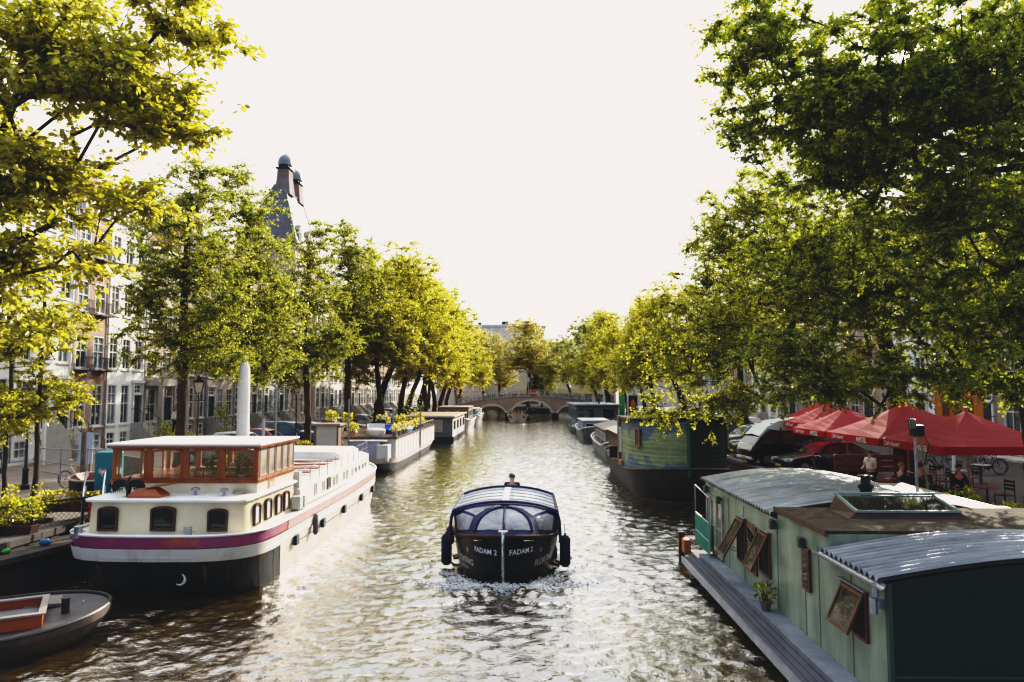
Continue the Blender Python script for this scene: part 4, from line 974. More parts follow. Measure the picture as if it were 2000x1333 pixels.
purple = M('maroon_paint', (.34, .075, .15), (.27, .06, .19), .45, .30, .06, coat=.3, c3=(.50, .14, .09), lo=.3, hi=.52)
hullblack = M('hull_black', (.016, .016, .017), (.007, .008, .009), 1.4, .42, .3, bscale=3, hi=.6, c3=(.045, .028, .02), stretch=(1.5, 1.5, .3))
hullcream = M('hull_cream', (.76, .72, .63), (.56, .49, .37), 1.6, .4, .14, bscale=4, lo=.28, hi=.5, stretch=(1.6, 1.6, .35))
deckgrey = M('deck_grey', (.34, .32, .30), (.24, .23, .22), 1.5, .7, .2)
glow_wood = M('interior_wood', (.52, .36, .18), (.40, .26, .12), 2, .7, .1)

# ---- B1: big white barge houseboat, stern towards the camera
def barge():
    t = thing('barge_houseboat', 'big cream and white barge houseboat with maroon stern band and varnished wheelhouse', 'houseboat', (-9.0, 16.9, 0))
    Hh = Hull(16.8, 4.95, zk=-.4, z0=1.52, flare=.86, r0=1.0, r1=.5, ts=.12, ps=3.3, tb=.80, pb=2.2, qb=1.4, sheer0=.06, sheer1=.35)
    Hh.strip(0, .68, k=5).build('hull', hullblack, t, True, auto=60)
    Hh.strip(.682, .84, k=3, proud=.035).build('rubbing_belt', hullcream, t, True, auto=60)
    Hh.strip(.841, .985, k=2).build('stern_band', purple, t, True, auto=60)
    Hh.rail(.735, .045).build('moulding', hullcream, t, True); Hh.rail(.99, .035).build('gunwale', white, t, True)
    Hh.deck(.965).build('deck', hullcream, t)
    seam = M('seam_dark', (.05, .045, .04), (.02, .02, .02), 6, .6, .1); rust = M('rust_streak', (.20, .09, .04), (.06, .035, .02), 5, .8, .3, stretch=(3, 3, .4))
    for sd in (1, -1):
        for tt in (.0035, .012, .028, .055, .10):
            MB().tube([Vector(Hh.pt(sd, tt, v))+Vector((sd*.004, -.004, 0)) for v in (.08, .25, .45, .66)], .006, 4).build('plate_seam', seam, t)
            p0, p1, q = Vector(Hh.pt(sd, tt*1.25, .64)), Vector(Hh.pt(sd, tt*1.25, .40)), Vector(Hh.pt(sd, tt*1.25+.0012, .64)); q1 = Vector(Hh.pt(sd, tt*1.25+.0006, .40)); o_ = Vector((sd*.006, -.008, 0))
            MB().add([p0+o_, q+o_, q1+o_, p1+o_], [(0, 1, 2, 3)]).build('rust_streak', rust, t)
        for k in range(2): MB().tube([Vector(Hh.pt(sd, tt, .10-.05*k))+Vector((sd*.006, -.006, 0)) for tt in (.001, .01, .03, .06, .11)], .010, 4).build('waterline_scum', rust, t)
    # sun glare painted as a pale sheet forward of the stern band, lying just proud of it
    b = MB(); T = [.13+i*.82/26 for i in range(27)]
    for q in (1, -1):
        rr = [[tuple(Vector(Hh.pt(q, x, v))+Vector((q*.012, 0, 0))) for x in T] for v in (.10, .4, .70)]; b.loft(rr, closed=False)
    b.build('side_glare', M('glare_white', (.87, .77, .66), (.66, .52, .40), 1.4, .35, .15, bscale=3), t, True)
    b = MB(); T = [.16+i*.78/24 for i in range(25)]
    for q in (1,): b.loft([[tuple(Vector(Hh.pt(q, x, v))+Vector((q*.014, 0, 0))) for x in T] for v in (.841, .985)], closed=False)
    b.build('side_stripe', M('faded_pink', (.62, .38, .36), (.5, .26, .28), .8, .4, .05), t, True)
    # anchor eye ring
    b = MB(); b.tube([(.35+.13*math.cos(a), .115, .42+.13*math.sin(a)) for a in [-2.3+3.6*k/16 for k in range(17)]], [.004+.03*math.sin(PI*k/16) for k in range(17)], 6)
    o = b.build('hawse_ring', white, t, True); o.location = (.36, .10, .10)
    # aft cabin
    x0, x1, y0, y1, z0, z1 = -2.0, 2.0, .72, 4.6, 1.46, 2.26
    def cab(ins, z):
        r = .35; return [(x0+ins+r*(1-math.cos(a)), y0+ins+r*(1-math.sin(a)), z) for a in [0, PI/6, PI/3, PI/2]]+[(x1-ins-r*(1-math.cos(a)), y0+ins+r*(1-math.sin(a)), z) for a in [PI/2, PI/3, PI/6, 0]]+[(x1-ins, y1, z), (x0+ins, y1, z)]
    b = MB(); b.loft([cab(0, z0), cab(.04, z1)], True, True, True); b.build('aft_cabin', cream, t, True, auto=30)
    b = MB(); b.loft([cab(-.07, z1), cab(-.07, z1+.05), cab(.1, z1+.085)], True, True, True); b.build('aft_cabin_roof', white, t, True, auto=30)
    for wx, ww, wh in ((-1.62, .50, .60), (-.30, .62, .61), (1.12, .50, .56)): win_arch(ww, wh, .09, .05, dwood, dglass, t, (wx, y0+.006, z0+.09), name='cabin_window')
    for wy in (1.35, 2.15, 2.95, 3.6): win_arch(.42, .56, .1, .045, dwood, M('curtain', (.72, .70, .64), (.6, .58, .52), 6, .6, .3, stretch=(6, 6, .3)), t, (x1+.012, wy, z0+.1), (0, 1, 0), name='cabin_window')
    win_arch(.42, .56, .1, .045, dwood, dglass, t, (x0-.012, 1.9, z0+.1), (0, -1, 0), name='cabin_window')
    for x_, y_ in ((1.3, 1.2), (.5, 1.35)):
        MB().lathe([(.04, 2.34), (.04, 2.46), (.11, 2.47), (.10, 2.52), (.02, 2.55)], 12, (x_, y_, 0)).build('roof_vent', steel, t, True)
    MB().tube([(1.55+.16*math.cos(a)*(1-.01*a), 1.55+.16*math.sin(a)*(1-.01*a), 2.36+.006*a) for a in [k*.5 for k in range(40)]], .016, 5).build('rope_coil', M('rope_pale', (.5, .42, .3), (.38, .3, .2), 20, .9, .5), t, True)
    # wheelhouse: white base, wood window band, overhanging roof
    X0, X1, Y0, Y1, Z0, Z1, ZS = -1.9, 1.95, 1.72, 4.62, 2.30, 3.58, 2.60
    b = MB(); b.box(X0, X1, Y0, Y1, Z0-.1, ZS); b.build('wheelhouse_base', cream, t, bevel=.01)
    b = MB(); b.box(X0-.03, X1+.03, Y0-.04, Y1+.03, ZS, ZS+.08); b.box(X0-.02, X1+.02, Y0-.02, Y0+.06, Z1-.1, Z1)
    n = 4; pw = (X1-X0)/n
    for i in range(n+1):
        x = X0+i*pw; a, c = (x-.08, x+.08) if 0 < i < n else ((X0, X0+.12) if i == 0 else (X1-.12, X1)); b.box(a, c, Y0, Y0+.07, ZS+.08, Z1-.1)
        b.box(a, c, Y1-.07, Y1, ZS+.08, Z1)
    b.box(X0, X1, Y1-.07, Y1, Z1-.12, Z1-.02); b.box(X0, X0+.07, Y0, Y1, Z1-.12, Z1-.02)
    for y in (Y0+.3, Y0+1.4, Y1-.3): b.box(X0, X0+.06, y-.05, y+.05, ZS+.08, Z1-.1)
    b.build('wheelhouse_frame', varnish, t, bevel=.006)
    for i in range(n): win_arch(pw-.13, Z1-.1-ZS-.08, .09, .05, varnish, cglass, t, (X0+i*pw+.065, Y0+.03, ZS+.085), name='wheelhouse_window', depth=.04)
    side = M('side_wood', (.46, .25, .14), (.36, .18, .10), 3, .45, .1)
    sg = glassM('rippled_glass', (.40, .38, .34), .12)
    b = MB(); b.box(X1-.05, X1, Y0+.07, Y1, ZS+.08, ZS+.14); b.box(X1-.05, X1, Y0+.07, Y1, Z1-.12, Z1-.02)
    ys = [Y0+.08, Y0+.72, Y0+1.28, Y0+1.82, Y0+2.36, Y1-.04]
    for y in ys: b.box(X1-.05, X1+.01, y-.04, y+.04, ZS, Z1-.05)
    b.build('side_frame', side, t, bevel=.005)
    for a, c in zip(ys[:-1], ys[1:]): win_arch(c-a-.07, .80, .13, .035, side, sg, t, (X1-.005, a+.035, ZS+.14), (0, 1, 0), name='side_window', depth=.03)
    b = MB(); b.box(X1-.002, X1+.012, ys[1]+.04, ys[2]-.02, ZS-.55, ZS+.0); d = b.build('side_door', side, t)
    b = MB(); b.box(X1+.012, X1+.018, ys[1]+.12, ys[2]-.1, ZS-.46, ZS-.08); b.build('pane', sg, d); b = MB(); b.tube([(X1+.05, ys[2]-.06, ZS+.3), (X1+.05, ys[2]-.16, ZS+.3)], .014, 6); b.build('handle', dmetal, d)
    b = MB()
    def rr(e, z, up): return [(X0-e, Y0-e, z), (X1+e, Y0-e, z), (X1+e, Y1+e, z), (X0-e, Y1+e, z)]
    b.loft([rr(.11, Z1-.02, 0), rr(.13, Z1+.02, 0), rr(.11, Z1+.045, 0), rr(-.4, Z1+.07, 0)], True, True, True); b.build('wheelhouse_roof', white, t, bevel=.01)
    b = MB(); b.loft([rr(.10, Z1-.075, 0), rr(.10, Z1-.022, 0)], True, True, True); b.build('roof_edge', varnish, t)
    b = MB(); b.box(X0+.1, X1-.1, Y0+.1, Y1-.1, ZS-.2, ZS-.12); b.build('wheelhouse_floor', glow_wood, t)
    # interior: table, bench
    b = MB(); b.box(-.3, 1.5, Y0+1.0, Y0+1.7, ZS+.18, ZS+.23); [b.box(x-.03, x+.03, y-.03, y+.03, ZS-.12, ZS+.18) for x in (-.2, 1.4) for y in (Y0+1.08, Y0+1.62)]; b.build('cabin_table', glow_wood, t)
    b = MB(); b.box(.2, 1.7, Y1-.5, Y1-.12, ZS-.12, ZS+.28); b.box(.2, 1.7, Y1-.2, Y1-.12, ZS+.28, ZS+.62); b.build('cabin_bench', cream, t)
    # long cabin forward
    def lc(t_, dz=0): y = 4.7+t_*10.2; w_ = 2.14*(1-.10*t_**3); return y, w_, 1.5, 2.02+.18*t_+dz
    rings = []
    for i in range(13):
        y, w_, a, c = lc(i/12); rings.append([(-w_, y, a), (-w_, y, c), (-w_+.25, y, c+.10), (0, y, c+.16), (w_-.25, y, c+.10), (w_, y, c), (w_, y, a)])
    b = MB(); b.loft(rings, False); b.add(rings[0], [tuple(range(6, -1, -1))]); b.add(rings[-1], [tuple(range(7))]); b.build('hold_cabin', M('cabin_white', (.82, .76, .68), (.7, .64, .56), .8, .4, .05), t, True, auto=25)
    for ty, hh, wd in ((.14, .42, .07), (.23, .38, .07), (.28, .40, .30), (.36, .36, .06), (.40, .40, .07), (.50, .36, .06), (.55, .38, .07), (.64, .32, .07)):
        y, w_, a, c = lc(ty); win_arch(wd+.1, hh, .03, .025, white if wd < .2 else dwood, dglass, t, (w_+.015, y, a+.14), (0, 1, 0), name='narrow_window', depth=.02)
    for ty in (.71, .78, .85, .91):
        y, w_, a, c = lc(ty); b = MB(); b.lathe([(.12, 0), (.12, .03)], 14, (w_+.0, y, a+.33), 'X'); p = b.build('porthole', steel, t); b = MB(); b.lathe([(.09, .03), (.09, .034)], 14, (w_, y, a+.33), 'X'); b.build('pane', dglass, p)
    b = MB()
    for i in range(6):
        y, w_, a, c = lc(.03+i*.105); b.box(-1.5, w_-.45-.02*i, y, y+.20, c+.17, c+.22)
    b.build('roof_battens', M('batten_wood', (.32, .13, .09), (.22, .08, .05), 4, .6, .2), t)
    b = MB(); y, w_, a, c = lc(.68)
    rings = [[(-1.6+.2*s, y+3.0*s_+.1*s, c+.13+zz) for s_ in (0, 1)] + [(w_-.55-.2*s, y+3.0*s_-.1*s, c+.13+zz) for s_ in (1, 0)] for s, zz in ((0, 0), (0, .16), (1, .30))]
    b.loft(rings, True, True, True); b.build('hatch_cover', white, t, bevel=.02)
    b = MB()
    P = [lc(.02+i*.098) for i in range(11)]
    for k, (y, w_, a, c) in enumerate(P): b.tube([(w_-.08, y, c), (w_-.08, y, c+.55)], .018, 6)
    for dz in (.55, .3): b.tube([(w_-.08, y, c+dz) for y, w_, a, c in P], .008, 5)
    b.build('handrail', steel, t)
    b = MB(); b.tube([(.35, 6.3, 2.1), (.38, 6.3, 4.05)], .05, 8); b.build('stove_flue', M('flue_grey', (.35, .36, .38), (.25, .26, .27), 4, .5, .1, metal=.3), t)
    # deck boxes, bollards, fenders
    for x, y, h_, w_ in ((1.95, 4.75, 1.05, .26), (2.15, 4.25, .38, .26), (2.18, 4.62, .36, .24)):
        b = MB(); b.box(x-w_/2, x+w_/2, y, y+.28, 1.5, 1.5+h_); b.build('deck_box', M('box_grey', (.50, .50, .48), (.4, .4, .38), 2, .5, .1), t, bevel=.015)
    for x in (-1.85, .82):
        b = MB(); b.lathe([(.09, 1.46), (.09, 1.68), (.10, 1.70), (.10, 1.74), (0, 1.75)], 14, (x, .32, 0)); b.tube([(x-.17, .32, 1.62), (x+.17, .32, 1.62)], .022, 6); b.build('bollard', steel, t, True)
    for ty in (.2, .36, .52, .68, .8):
        p = Hh.pt(1, ty, .62); b = MB(); b.box(p[0]+.02, p[0]+.12, p[1]-.13, p[1]+.13, p[2]-.14, p[2]+.14); b.build('fender_block', M('fender_dark', (.05, .05, .09), (.03, .03, .06), 5, .7, .2), t, bevel=.02)
    p = Hh.pt(1, .30, .72); b = MB(); b.lathe([(.035, -.32), (.08, -.25), (.08, .25), (.035, .32)], 12, (p[0]+.1, p[1], p[2]-.05)); b.build('fender', greyc, t, True)
    b = MB(); b.tube([Vector(Hh.pt(1, x, .58))+Vector((.05, 0, 0)) for x in (.17, .3, .45, .6, .75)], .012, 5); b.build('mooring_line', black, t)
    return t
barge()
# cormorant figure with spread wings and the copper hatch, on the aft cabin roof
def cormorant():
    t = thing('cormorant_statue', 'black cormorant figure with spread wings standing on the barge aft cabin roof', 'statue', (-10.05, 17.9, 2.35))
    J = dict(a=(0, .06, .10, .02), b=(0, .03, .16, .075), c=(0, 0, .26, .10), d=(0, -.01, .35, .07), e=(.01, 0, .41, .028), f=(.02, 0, .45, .024), g=(.035, -.01, .485, .03), h=(.07, -.02, .50, .012), i=(.13, -.03, .525, .005))
    ks = 'abcdefghi'; put('body', skinned('body', J, list(zip(ks[:-1], ks[1:])), black, 2), t)
    for s in (-1, 1):
        b = MB(); up = [(s*.03, .36), (s*.14, .42), (s*.26, .43), (s*.36, .38), (s*.43, .27)]
        lo = [(s*.04, .22), (s*.12, .24), (s*.20, .22), (s*.29, .16), (s*.38, .10)]
        rg = []
        for (a, z1), (c, z0) in zip(up, lo): rg.append([(a, -.015, z1), (a, .02, z1), (c, .012, z0), (c, -.008, z0)])
        b.loft(rg, True, True, True)
        for k in range(6): x = .12+k*.055; b.prism([(s*x, .23-.02*k), (s*(x+.05), .22-.022*k), (s*(x+.045), .10-.012*k+.02)], -.006, .01)
        b.build('wing', black, t)
    b = MB(); b.prism([(-.05, .16), (.05, .16), (.04, -.02), (-.04, -.02)], .03, .05); b.build('tail', black, t)
    b = MB(); [b.tube([(s*.03, 0, .18), (s*.035, -.01, 0)], .012, 6) for s in (-1, 1)]; b.box(-.1, .1, -.08, .08, -.03, 0); b.build('foot', black, t)
cormorant()
t = thing('roof_hatch', 'orange copper hatch with sloping sides lying open beside the cormorant figure', 'hatch', (-9.55, 17.95, 2.345))
b = MB(); q = lambda s, z, e=0: [(-.42+s, -.25+s*.6, z), (.42-s, -.25+s*.6, z), (.42-s, .25-s*.6, z), (-.42+s, .25-s*.6, z)]
b.loft([q(0, 0), q(0, .05), q(.2, .22)], True, True, True); b.build('hatch_body', M('copper_orange', (.42, .12, .03), (.3, .08, .02), 3, .35, .1, coat=.3), t, bevel=.01)
b = MB(); b.obox((.30, .05, .27), (.6, .42, .025), Matrix.Rotation(R(-8), 3, 'Y')); b.build('lid', varnish, t, bevel=.006)
# plants and clutter inside the wheelhouse are separate things
def leafy(name, label, cat, loc, rx, ry, rz_, count, size, lm, seed, group=None, pot=None, potm=None, flowers=None, fine=True, spikes=0):
    rng = np.random.default_rng(seed); t = thing(name, label, cat, loc, 0, group)
    d = rng.normal(size=(count, 3)); d /= np.linalg.norm(d, axis=1, keepdims=True); P = d*rng.uniform(.35, 1, (count, 1))**.5*np.array([rx, ry, rz_])*(1+.25*np.sin(d[:, :1]*5+seed)); P[:, 2] += rz_
    if spikes: k = rng.random(count) < .35; P[k, 0] = rng.choice(np.linspace(-rx, rx, spikes), k.sum())+rng.normal(size=k.sum())*.05; P[k, 2] = rng.uniform(rz_, rz_*3, k.sum())
    D = d+rng.normal(size=(count, 3))*.5+np.array([0, 0, .3]); Nn = np.array([0, 0, 1.])+rng.normal(size=(count, 3))*.6
    me = leaf_mesh('foliage', P, D, Nn, size*rng.uniform(.6, 1.2, count), rng.uniform(0, 1, count), lm, fine); zo = (pot or 0); put('foliage', me, t, (0, 0, zo))
    b = MB(); 
    for k in range(7): b.tube([(rng.uniform(-.3, .3)*rx, rng.uniform(-.3, .3)*ry, zo*.8), (rng.uniform(-.7, .7)*rx, rng.uniform(-.7, .7)*ry, zo+rz_*1.2)], .008, 4)
    b.build('stem', barkM, t)
    if pot:
        b = MB(); pr = min(rx, ry)*.6
        if rx > 1.6*ry: b.loft([[(-rx*s, -ry*.6*s, z), (rx*s, -ry*.6*s, z), (rx*s, ry*.6*s, z), (-rx*s, ry*.6*s, z)] for s, z in ((.85, 0), (.95, pot), (.88, pot), (.88, pot-.04))], True, True, True); b.build('planter', potm or oldwood, t, bevel=.006)
        else: b.lathe([(pr*.7, 0), (pr, pot*.9), (pr*1.08, pot*.92), (pr*1.08, pot), (pr*.9, pot), (pr*.88, pot-.03)], 14); b.build('pot', potm or M('terracotta', (.45, .2, .11), (.35, .15, .08), 4, .8, .1), t, True)
    if flowers:
        m_ = max(8, count//8); k = rng.integers(0, count, m_); FP = P[k]*1.06; FP[:, 2] += .03
        b = MB()
        for p in FP:
            r_ = size*.32; b.lathe([(.2*r_, -r_*.3), (r_, 0), (r_*.9, r_*.35), (.2*r_, r_*.5)], 6, (p[0], p[1], p[2]+zo))
        b.build('blossoms', flowers, t, True)
    return t
pinkf = M('pink_petals', (.75, .25, .32), (.6, .15, .22), 8, .6, 0); orangef = M('orange_petals', (.75, .35, .15), (.7, .25, .1), 8, .6, 0); redf = M('red_petals', (.6, .05, .03), (.45, .03, .02), 8, .6, 0)
leafy('potted_plant', 'bushy potted plant on the table inside the wheelhouse, third window', 'plant', (-8.55, 19.5, 2.62), .24, .2, .24, 260, .09, leafgreen, 1, pot=.14)
leafy('potted_plant', 'leafy plant with a tall stem inside the wheelhouse, right window', 'plant', (-7.75, 19.35, 2.62), .20, .18, .26, 220, .09, leafgreen, 2, pot=.12, potm=white)
# white rounded mooring pillar behind the wheelhouse
t = thing('mooring_pillar', 'tall white mooring pillar with rounded top rising behind the wheelhouse', 'pillar', (-12.15, 30.3, -.3))
b = MB(); b.lathe([(.27, 0), (.27, 2), (.245, 5.6), (.225, 6.25), (.18, 6.42), (.1, 6.5), (.02, 6.52)], 20); b.build('shaft', white, t, True)

# ---- B2: grey flat boat at the lower left
def skiff():
    t = thing('workboat', 'grey open workboat with orange lined coaming at the lower left corner', 'boat', (-13.35, 12.45, 0), R(-59))
    Hh = Hull(5.3, 3.3, zk=-.3, z0=.50, flare=.58, r0=.2, r1=.8, ts=.1, ps=3, tb=.60, pb=2.2, qb=1.9, sheer1=.12)
    Hh.strip(0, .8, k=4).build('hull', M('hull_grey', (.16, .13, .12), (.08, .06, .05), 1.2, .6, .3), t, True, auto=60)
    Hh.strip(.8, 1.0, k=2, proud=.03).build('rubbing_strake', M('strake_grey', (.20, .16, .14), (.10, .08, .07), 2, .6, .2), t, True, auto=60)
    Hh.rail(1.0, .035).build('gunwale', dmetal, t, True); Hh.deck(.97).build('deck', M('deck_worn', (.085, .075, .075), (.04, .037, .04), 1.3, .5, .25, c3=(.20, .16, .13)), t)
    b = MB(); x, xl, ya, yb, z = 1.0, -.35, .3, 4.15, .50
    for q in (xl, x): b.box(q-.025, q+.025, ya, yb, z, z+.24)
    b.box(xl, x, yb-.05, yb, z, z+.24); b.box(xl, x, ya, ya+.05, z, z+.24); b.build('coaming', M('coaming_orange', (.42, .10, .03), (.33, .07, .02), 2, .5, .1), t)
    b = MB()
    for q in (xl, x): b.box(q-.07, q+.07, ya-.05, yb+.05, z+.24, z+.275)
    b.box(xl+.07, x-.07, yb-.07, yb+.05, z+.24, z+.275); b.build('coaming_cap', M('cap_pale', (.30, .25, .22), (.2, .17, .15), 2, .6, .1), t)
    b = MB(); b.box(xl+.07, x-.07, ya, yb-.07, z+.06, z+.08); b.build('tarpaulin', M('tarp_grey', (.16, .16, .15), (.11, .11, .105), 3, .8, .3), t)
    b = MB(); b.box(-.95, -.25, 3.75, 4.4, .53, .60); b.tube([(-.85, 4.0, .62), (-.5, 4.0, .62)], .02, 6); b.build('deck_hatch', M('hatch_plate', (.20, .18, .15), (.13, .12, .1), 4, .6, .3), t, bevel=.01)
    b = MB(); b.lathe([(.075, .5), (.075, .80), (.085, .81), (.085, .83), (0, .835)], 14, (.30, 4.5, 0)); b.build('bollard', dmetal, t, True)
    for x_, y_ in ((.95, 3.7), (1.2, 2.6), (-.2, 4.8)):
        b = MB(); b.tube([(x_+.05*math.cos(a), y_, .56+.05*math.sin(a)) for a in [PI*k/6 for k in range(7)]], .01, 5); b.build('ring_bolt', steel, t)
skiff()

# ---- B3: dark saloon boat heading to the camera
navy = M('navy_canvas', (.012, .018, .085), (.008, .012, .055), 2.5, .75, .35, bscale=9)
def tourboat():
    L_ = 8.8; t = thing('saloon_boat', 'black canal boat with navy canopy and white FADAM 2 lettering heading towards the camera', 'boat', (-.62, 18.15+L_, 0), PI)
    Hh = Hull(L_, 3.05, zk=-.3, z0=.80, flare=.84, r0=.1, r1=.45, ts=.06, ps=3, tb=.60, pb=2.2, qb=1.75, sheer1=.56, sp=1.6, w0=.75)
    Hh.strip(0, 1.0, n=44, k=8).build('hull', M('hull_gloss_black', (.006, .009, .018), (.004, .006, .011), 2, .35, .03, spec=.3), t, True, auto=70)
    Hh.rail(1.0, .05, 44).build('rubbing_rail', M('rope_brown', (.12, .07, .045), (.06, .035, .025), 30, .9, .6), t, True)
    Hh.deck(.93, 44).build('deck', oldwood, t)
    b = MB(); b.tube([(0, L_-.33, -.25), (0, L_-.14, .1), (0, L_+.0, .8), (0, L_+.03, 1.34), (0, L_-.02, 1.42)], .045, 8); b.build('stem_band', chrome, t, True)
    b = MB(); b.box(-.06, .06, L_-.2, L_-.04, 1.36, 1.46); b.tube([(-.12, L_-.12, 1.45), (.12, L_-.12, 1.45)], .02, 6); b.build('bow_cleat', chrome, t)
    lw = M('letter_white', (.82, .82, .80), (.75, .75, .73), 4, .5, 0)
    def t_at(x):
        return min((abs(Hh.pt(1, .5+.5*i/400, .75)[0]-x), .5+.5*i/400) for i in range(400))[1]
    TF, TL = t_at(.48), t_at(1.08)
    Hh.stamp('lettering', 'FADAM 2', .19, lw, t, 1, TF, .93, flip=1, bold=.004)
    Hh.stamp('lettering', 'FADAM 2', .19, lw, t, -1, TF, .93, flip=-1, bold=.004)
    Hh.stamp('lettering', 'FLOATING', .24, lw, t, 1, TL, .52, flip=1)
    Hh.stamp('lettering', 'AMSTERDAM', .09, lw, t, 1, TL, .32, flip=1)
    Hh.stamp('lettering', 'FLOATING', .24, lw, t, -1, TL, .52, flip=-1, shear=.3)
    for sd, col in ((1, M('badge_gold', (.5, .3, .14), (.4, .22, .1), 5, .4, 0)), (-1, M('badge_blue', (.05, .2, .5), (.04, .15, .4), 5, .4, 0))):
        Hh.stamp('badge', '●' if False else 'O', .12, col, t, sd, t_at(.95), .84, flip=sd, bold=.02)
    for sd in (1, -1):
        b = MB(); pts = [Vector(Hh.pt(sd, x, .93))+Vector((sd*.04, 0, 0)) for x in (.945, .96, .975)]; b.tube(pts, .014, 5); b.build('bow_handle', chrome, t)
    # canopy: bottom curve follows the gunwale round the bow, top edge is the roof's front hoop
    yf, yr, hw = L_-1.75, L_-4.9, 1.42
    def bot(u):   # u 0..1 from +x side to -x side round the bow
        xt = 1.40*(1-2*u); lo, hi = .66, .955
        for _ in range(24):
            m_ = (lo+hi)/2
            if Hh.pt(1, m_, 1)[0] > abs(xt): lo = m_
            else: hi = m_
        p = Hh.pt(1, lo, 1); return Vector((xt, p[1]-.03, p[2]+.03))
    def topc(u): x = hw*(1-2*u); return Vector((x, yf+.12*(1-(x/hw)**2), 1.66+.24*(1-(abs(x)/hw)**2.2)))
    def face(u, v):
        a, c = bot(u), topc(u); p = a.lerp(c, v); bulge = math.sin(PI*v)*.12; return p+Vector((0, bulge*.8, bulge*.35))
    b = MB(); nu, nv = 36, 8; b.loft([[tuple(face(i/nu, j/nv)) for i in range(nu+1)] for j in range(nv+1)], False); b.build('canopy_front', navy, t, True, auto=70)
    def pane(name, uv, off=.025, mat=vinyl, k=6):
        b = MB(); cu = sum(p[0] for p in uv)/len(uv); cv = sum(p[1] for p in uv)/len(uv); rings = []
        def P(u, v):
            p = face(u, v); n = (face(u+.004, v)-face(u-.004, v)).cross(face(u, v+.01)-face(u, v-.01)).normalized()
            if n.y < 0: n = -n
            return tuple(p+n*off)
        dense = []
        for i in range(len(uv)):
            a, c = uv[i], uv[(i+1) % len(uv)]
            for q in range(3): dense.append((a[0]+(c[0]-a[0])*q/3, a[1]+(c[1]-a[1])*q/3))
        for r_ in range(k+1): s = 1-r_/k*.98; rings.append([P(cu+(u-cu)*s, cv+(v-cv)*s) for u, v in dense])
        b.loft(rings, True, False, True); return b.build(name, mat, t, True, auto=80)
    arch = [(.5-.012, .12), (.5-.012, .80)]+[(.5-.24*math.sin(a), .12+.68*math.cos(a)) for a in [PI/2*k/8 for k in range(1, 9)]]
    pane('front_window', arch); pane('front_window', [(1-u, v) for u, v in reversed(arch)])
    for f in (lambda u: u, lambda u: 1-u):
        pane('corner_window', [(f(.05), .14), (f(.03), .74), (f(.10), .78), (f(.21), .55), (f(.175), .15)]); pane('upper_window', [(f(.10), .90), (f(.46), .96), (f(.46), .90), (f(.33), .82), (f(.26), .66), (f(.235), .60)])
    # arch hem
    b = MB()
    for s in (1,):
        pts = []
        for k in range(25):
            a = -PI/2+PI*k/24; u, v = .5+.265*math.sin(a), .10+.76*math.cos(a); p = face(u, min(.98, v)); pts.append(p+Vector((0, .045, .02)))
        b.tube(pts, .038, 6)
    b.build('arch_hem', navy, t, True)
    b = MB(); b.tube([face(.5, v)+Vector((0, .045, .02)) for v in (.05, .3, .6, .85)], .03, 6); b.tube([face(i/24, .97)+Vector((0, .02, .01)) for i in range(25)], .04, 6); b.build('hem', navy, t, True)
    # roof of clear panels between navy hoops
    ny = 12; rr = []
    for j in range(ny+1):
        y = yf+.0-(yf-yr)*j/ny; rr.append([(hw*(1-2*i/24), y, 1.68+.24*(1-(abs(1-2*i/24))**2.2)) for i in range(25)])
    b = MB(); b.loft(rr, False); b.build('roof_sheet', M('roof_vinyl', (.80, .80, .80), (.66, .66, .68), 1.2, .16, .15, bscale=2.5, coat=.5), t, True, auto=70)
    for j in (0, ny): MB().tube([(x, y, z+.02) for x, y, z in rr[j]], .05, 6).build('roof_hoop', navy, t, True)
    b = MB()
    for j in (2.4, 4.8, 7.2, 9.6):
        y = yf-(yf-yr)*j/ny; b.tube([(x, y, z+.012) for x, _, z in rr[0]], .014, 5)
    b.build('roof_rib', steel, t, True)
    b = MB(); b.loft([[(x, y, 1.68+.24+.014) for x in (-.1, .1)] for y in (yf, yr)], False); b.build('roof_centre_strip', M('strip_white', (.8, .8, .8), (.7, .7, .7), 2, .4, 0), t)
    for s in (1, -1):
        b = MB(); b.loft([[(s*hw, y, 1.68), (s*1.47, y, 1.45), (s*1.5, y, .86)] for y in (yf+.1, (yf+yr)/2, yr)], False); b.build('side_curtain', vinyl, t)
        b = MB()
        for y in (yf+.08, (yf+yr)/2, yr): b.tube([(s*(hw+.01), y, 1.68), (s*1.49, y, 1.45), (s*1.52, y, .86)], .045, 6)
        b.tube([(s*(hw+.02), yf, 1.68), (s*(hw+.02), yr, 1.68)], .045, 6); b.build('canopy_post', navy, t, True)
    b = MB(); b.tube([(-1.5, L_-2.5, .95), (-1.53, L_-2.0, 1.08), (-1.40, L_-1.6, 1.12), (-1.2, L_-1.1, 1.2)], .02, 6); b.build('bow_rail', chrome, t)
    # inside: benches
    b = MB()
    for s in (1, -1): b.box(s*1.1-.18, s*1.1+.18, 1.2, L_-3.6, .3, .62)
    b.box(-1.1, 1.1, .7, .9, .3, .9); b.build('bench', oldwood, t)
    for s, dy in ((1, 2.15), (-1, 2.0)): 
        fender('', (s*1.66, L_-dy, .12), .88, .15, navyc, parent=t)
    fender('', (1.62, L_-2.8, .55), .55, .12, black, parent=t)
tourboat()
person('person at the helm of the black canal boat, navy jacket and sunglasses', 'stand', navyc, darkc, brownhair, (-.50, 23.2, .42), 0, 1.12, sunglasses=True)
PG = 'passengers on the black canal boat'
person('seated passenger in red behind the boat corner window', 'sit', redc, denim, fairhair, (.32, 20.6, .12), R(70), .98, group=PG)
person('seated passenger in white under the boat canopy', 'sit', whitec, denim, fairhair, (-.25, 20.9, .12), R(10), .98, group=PG)
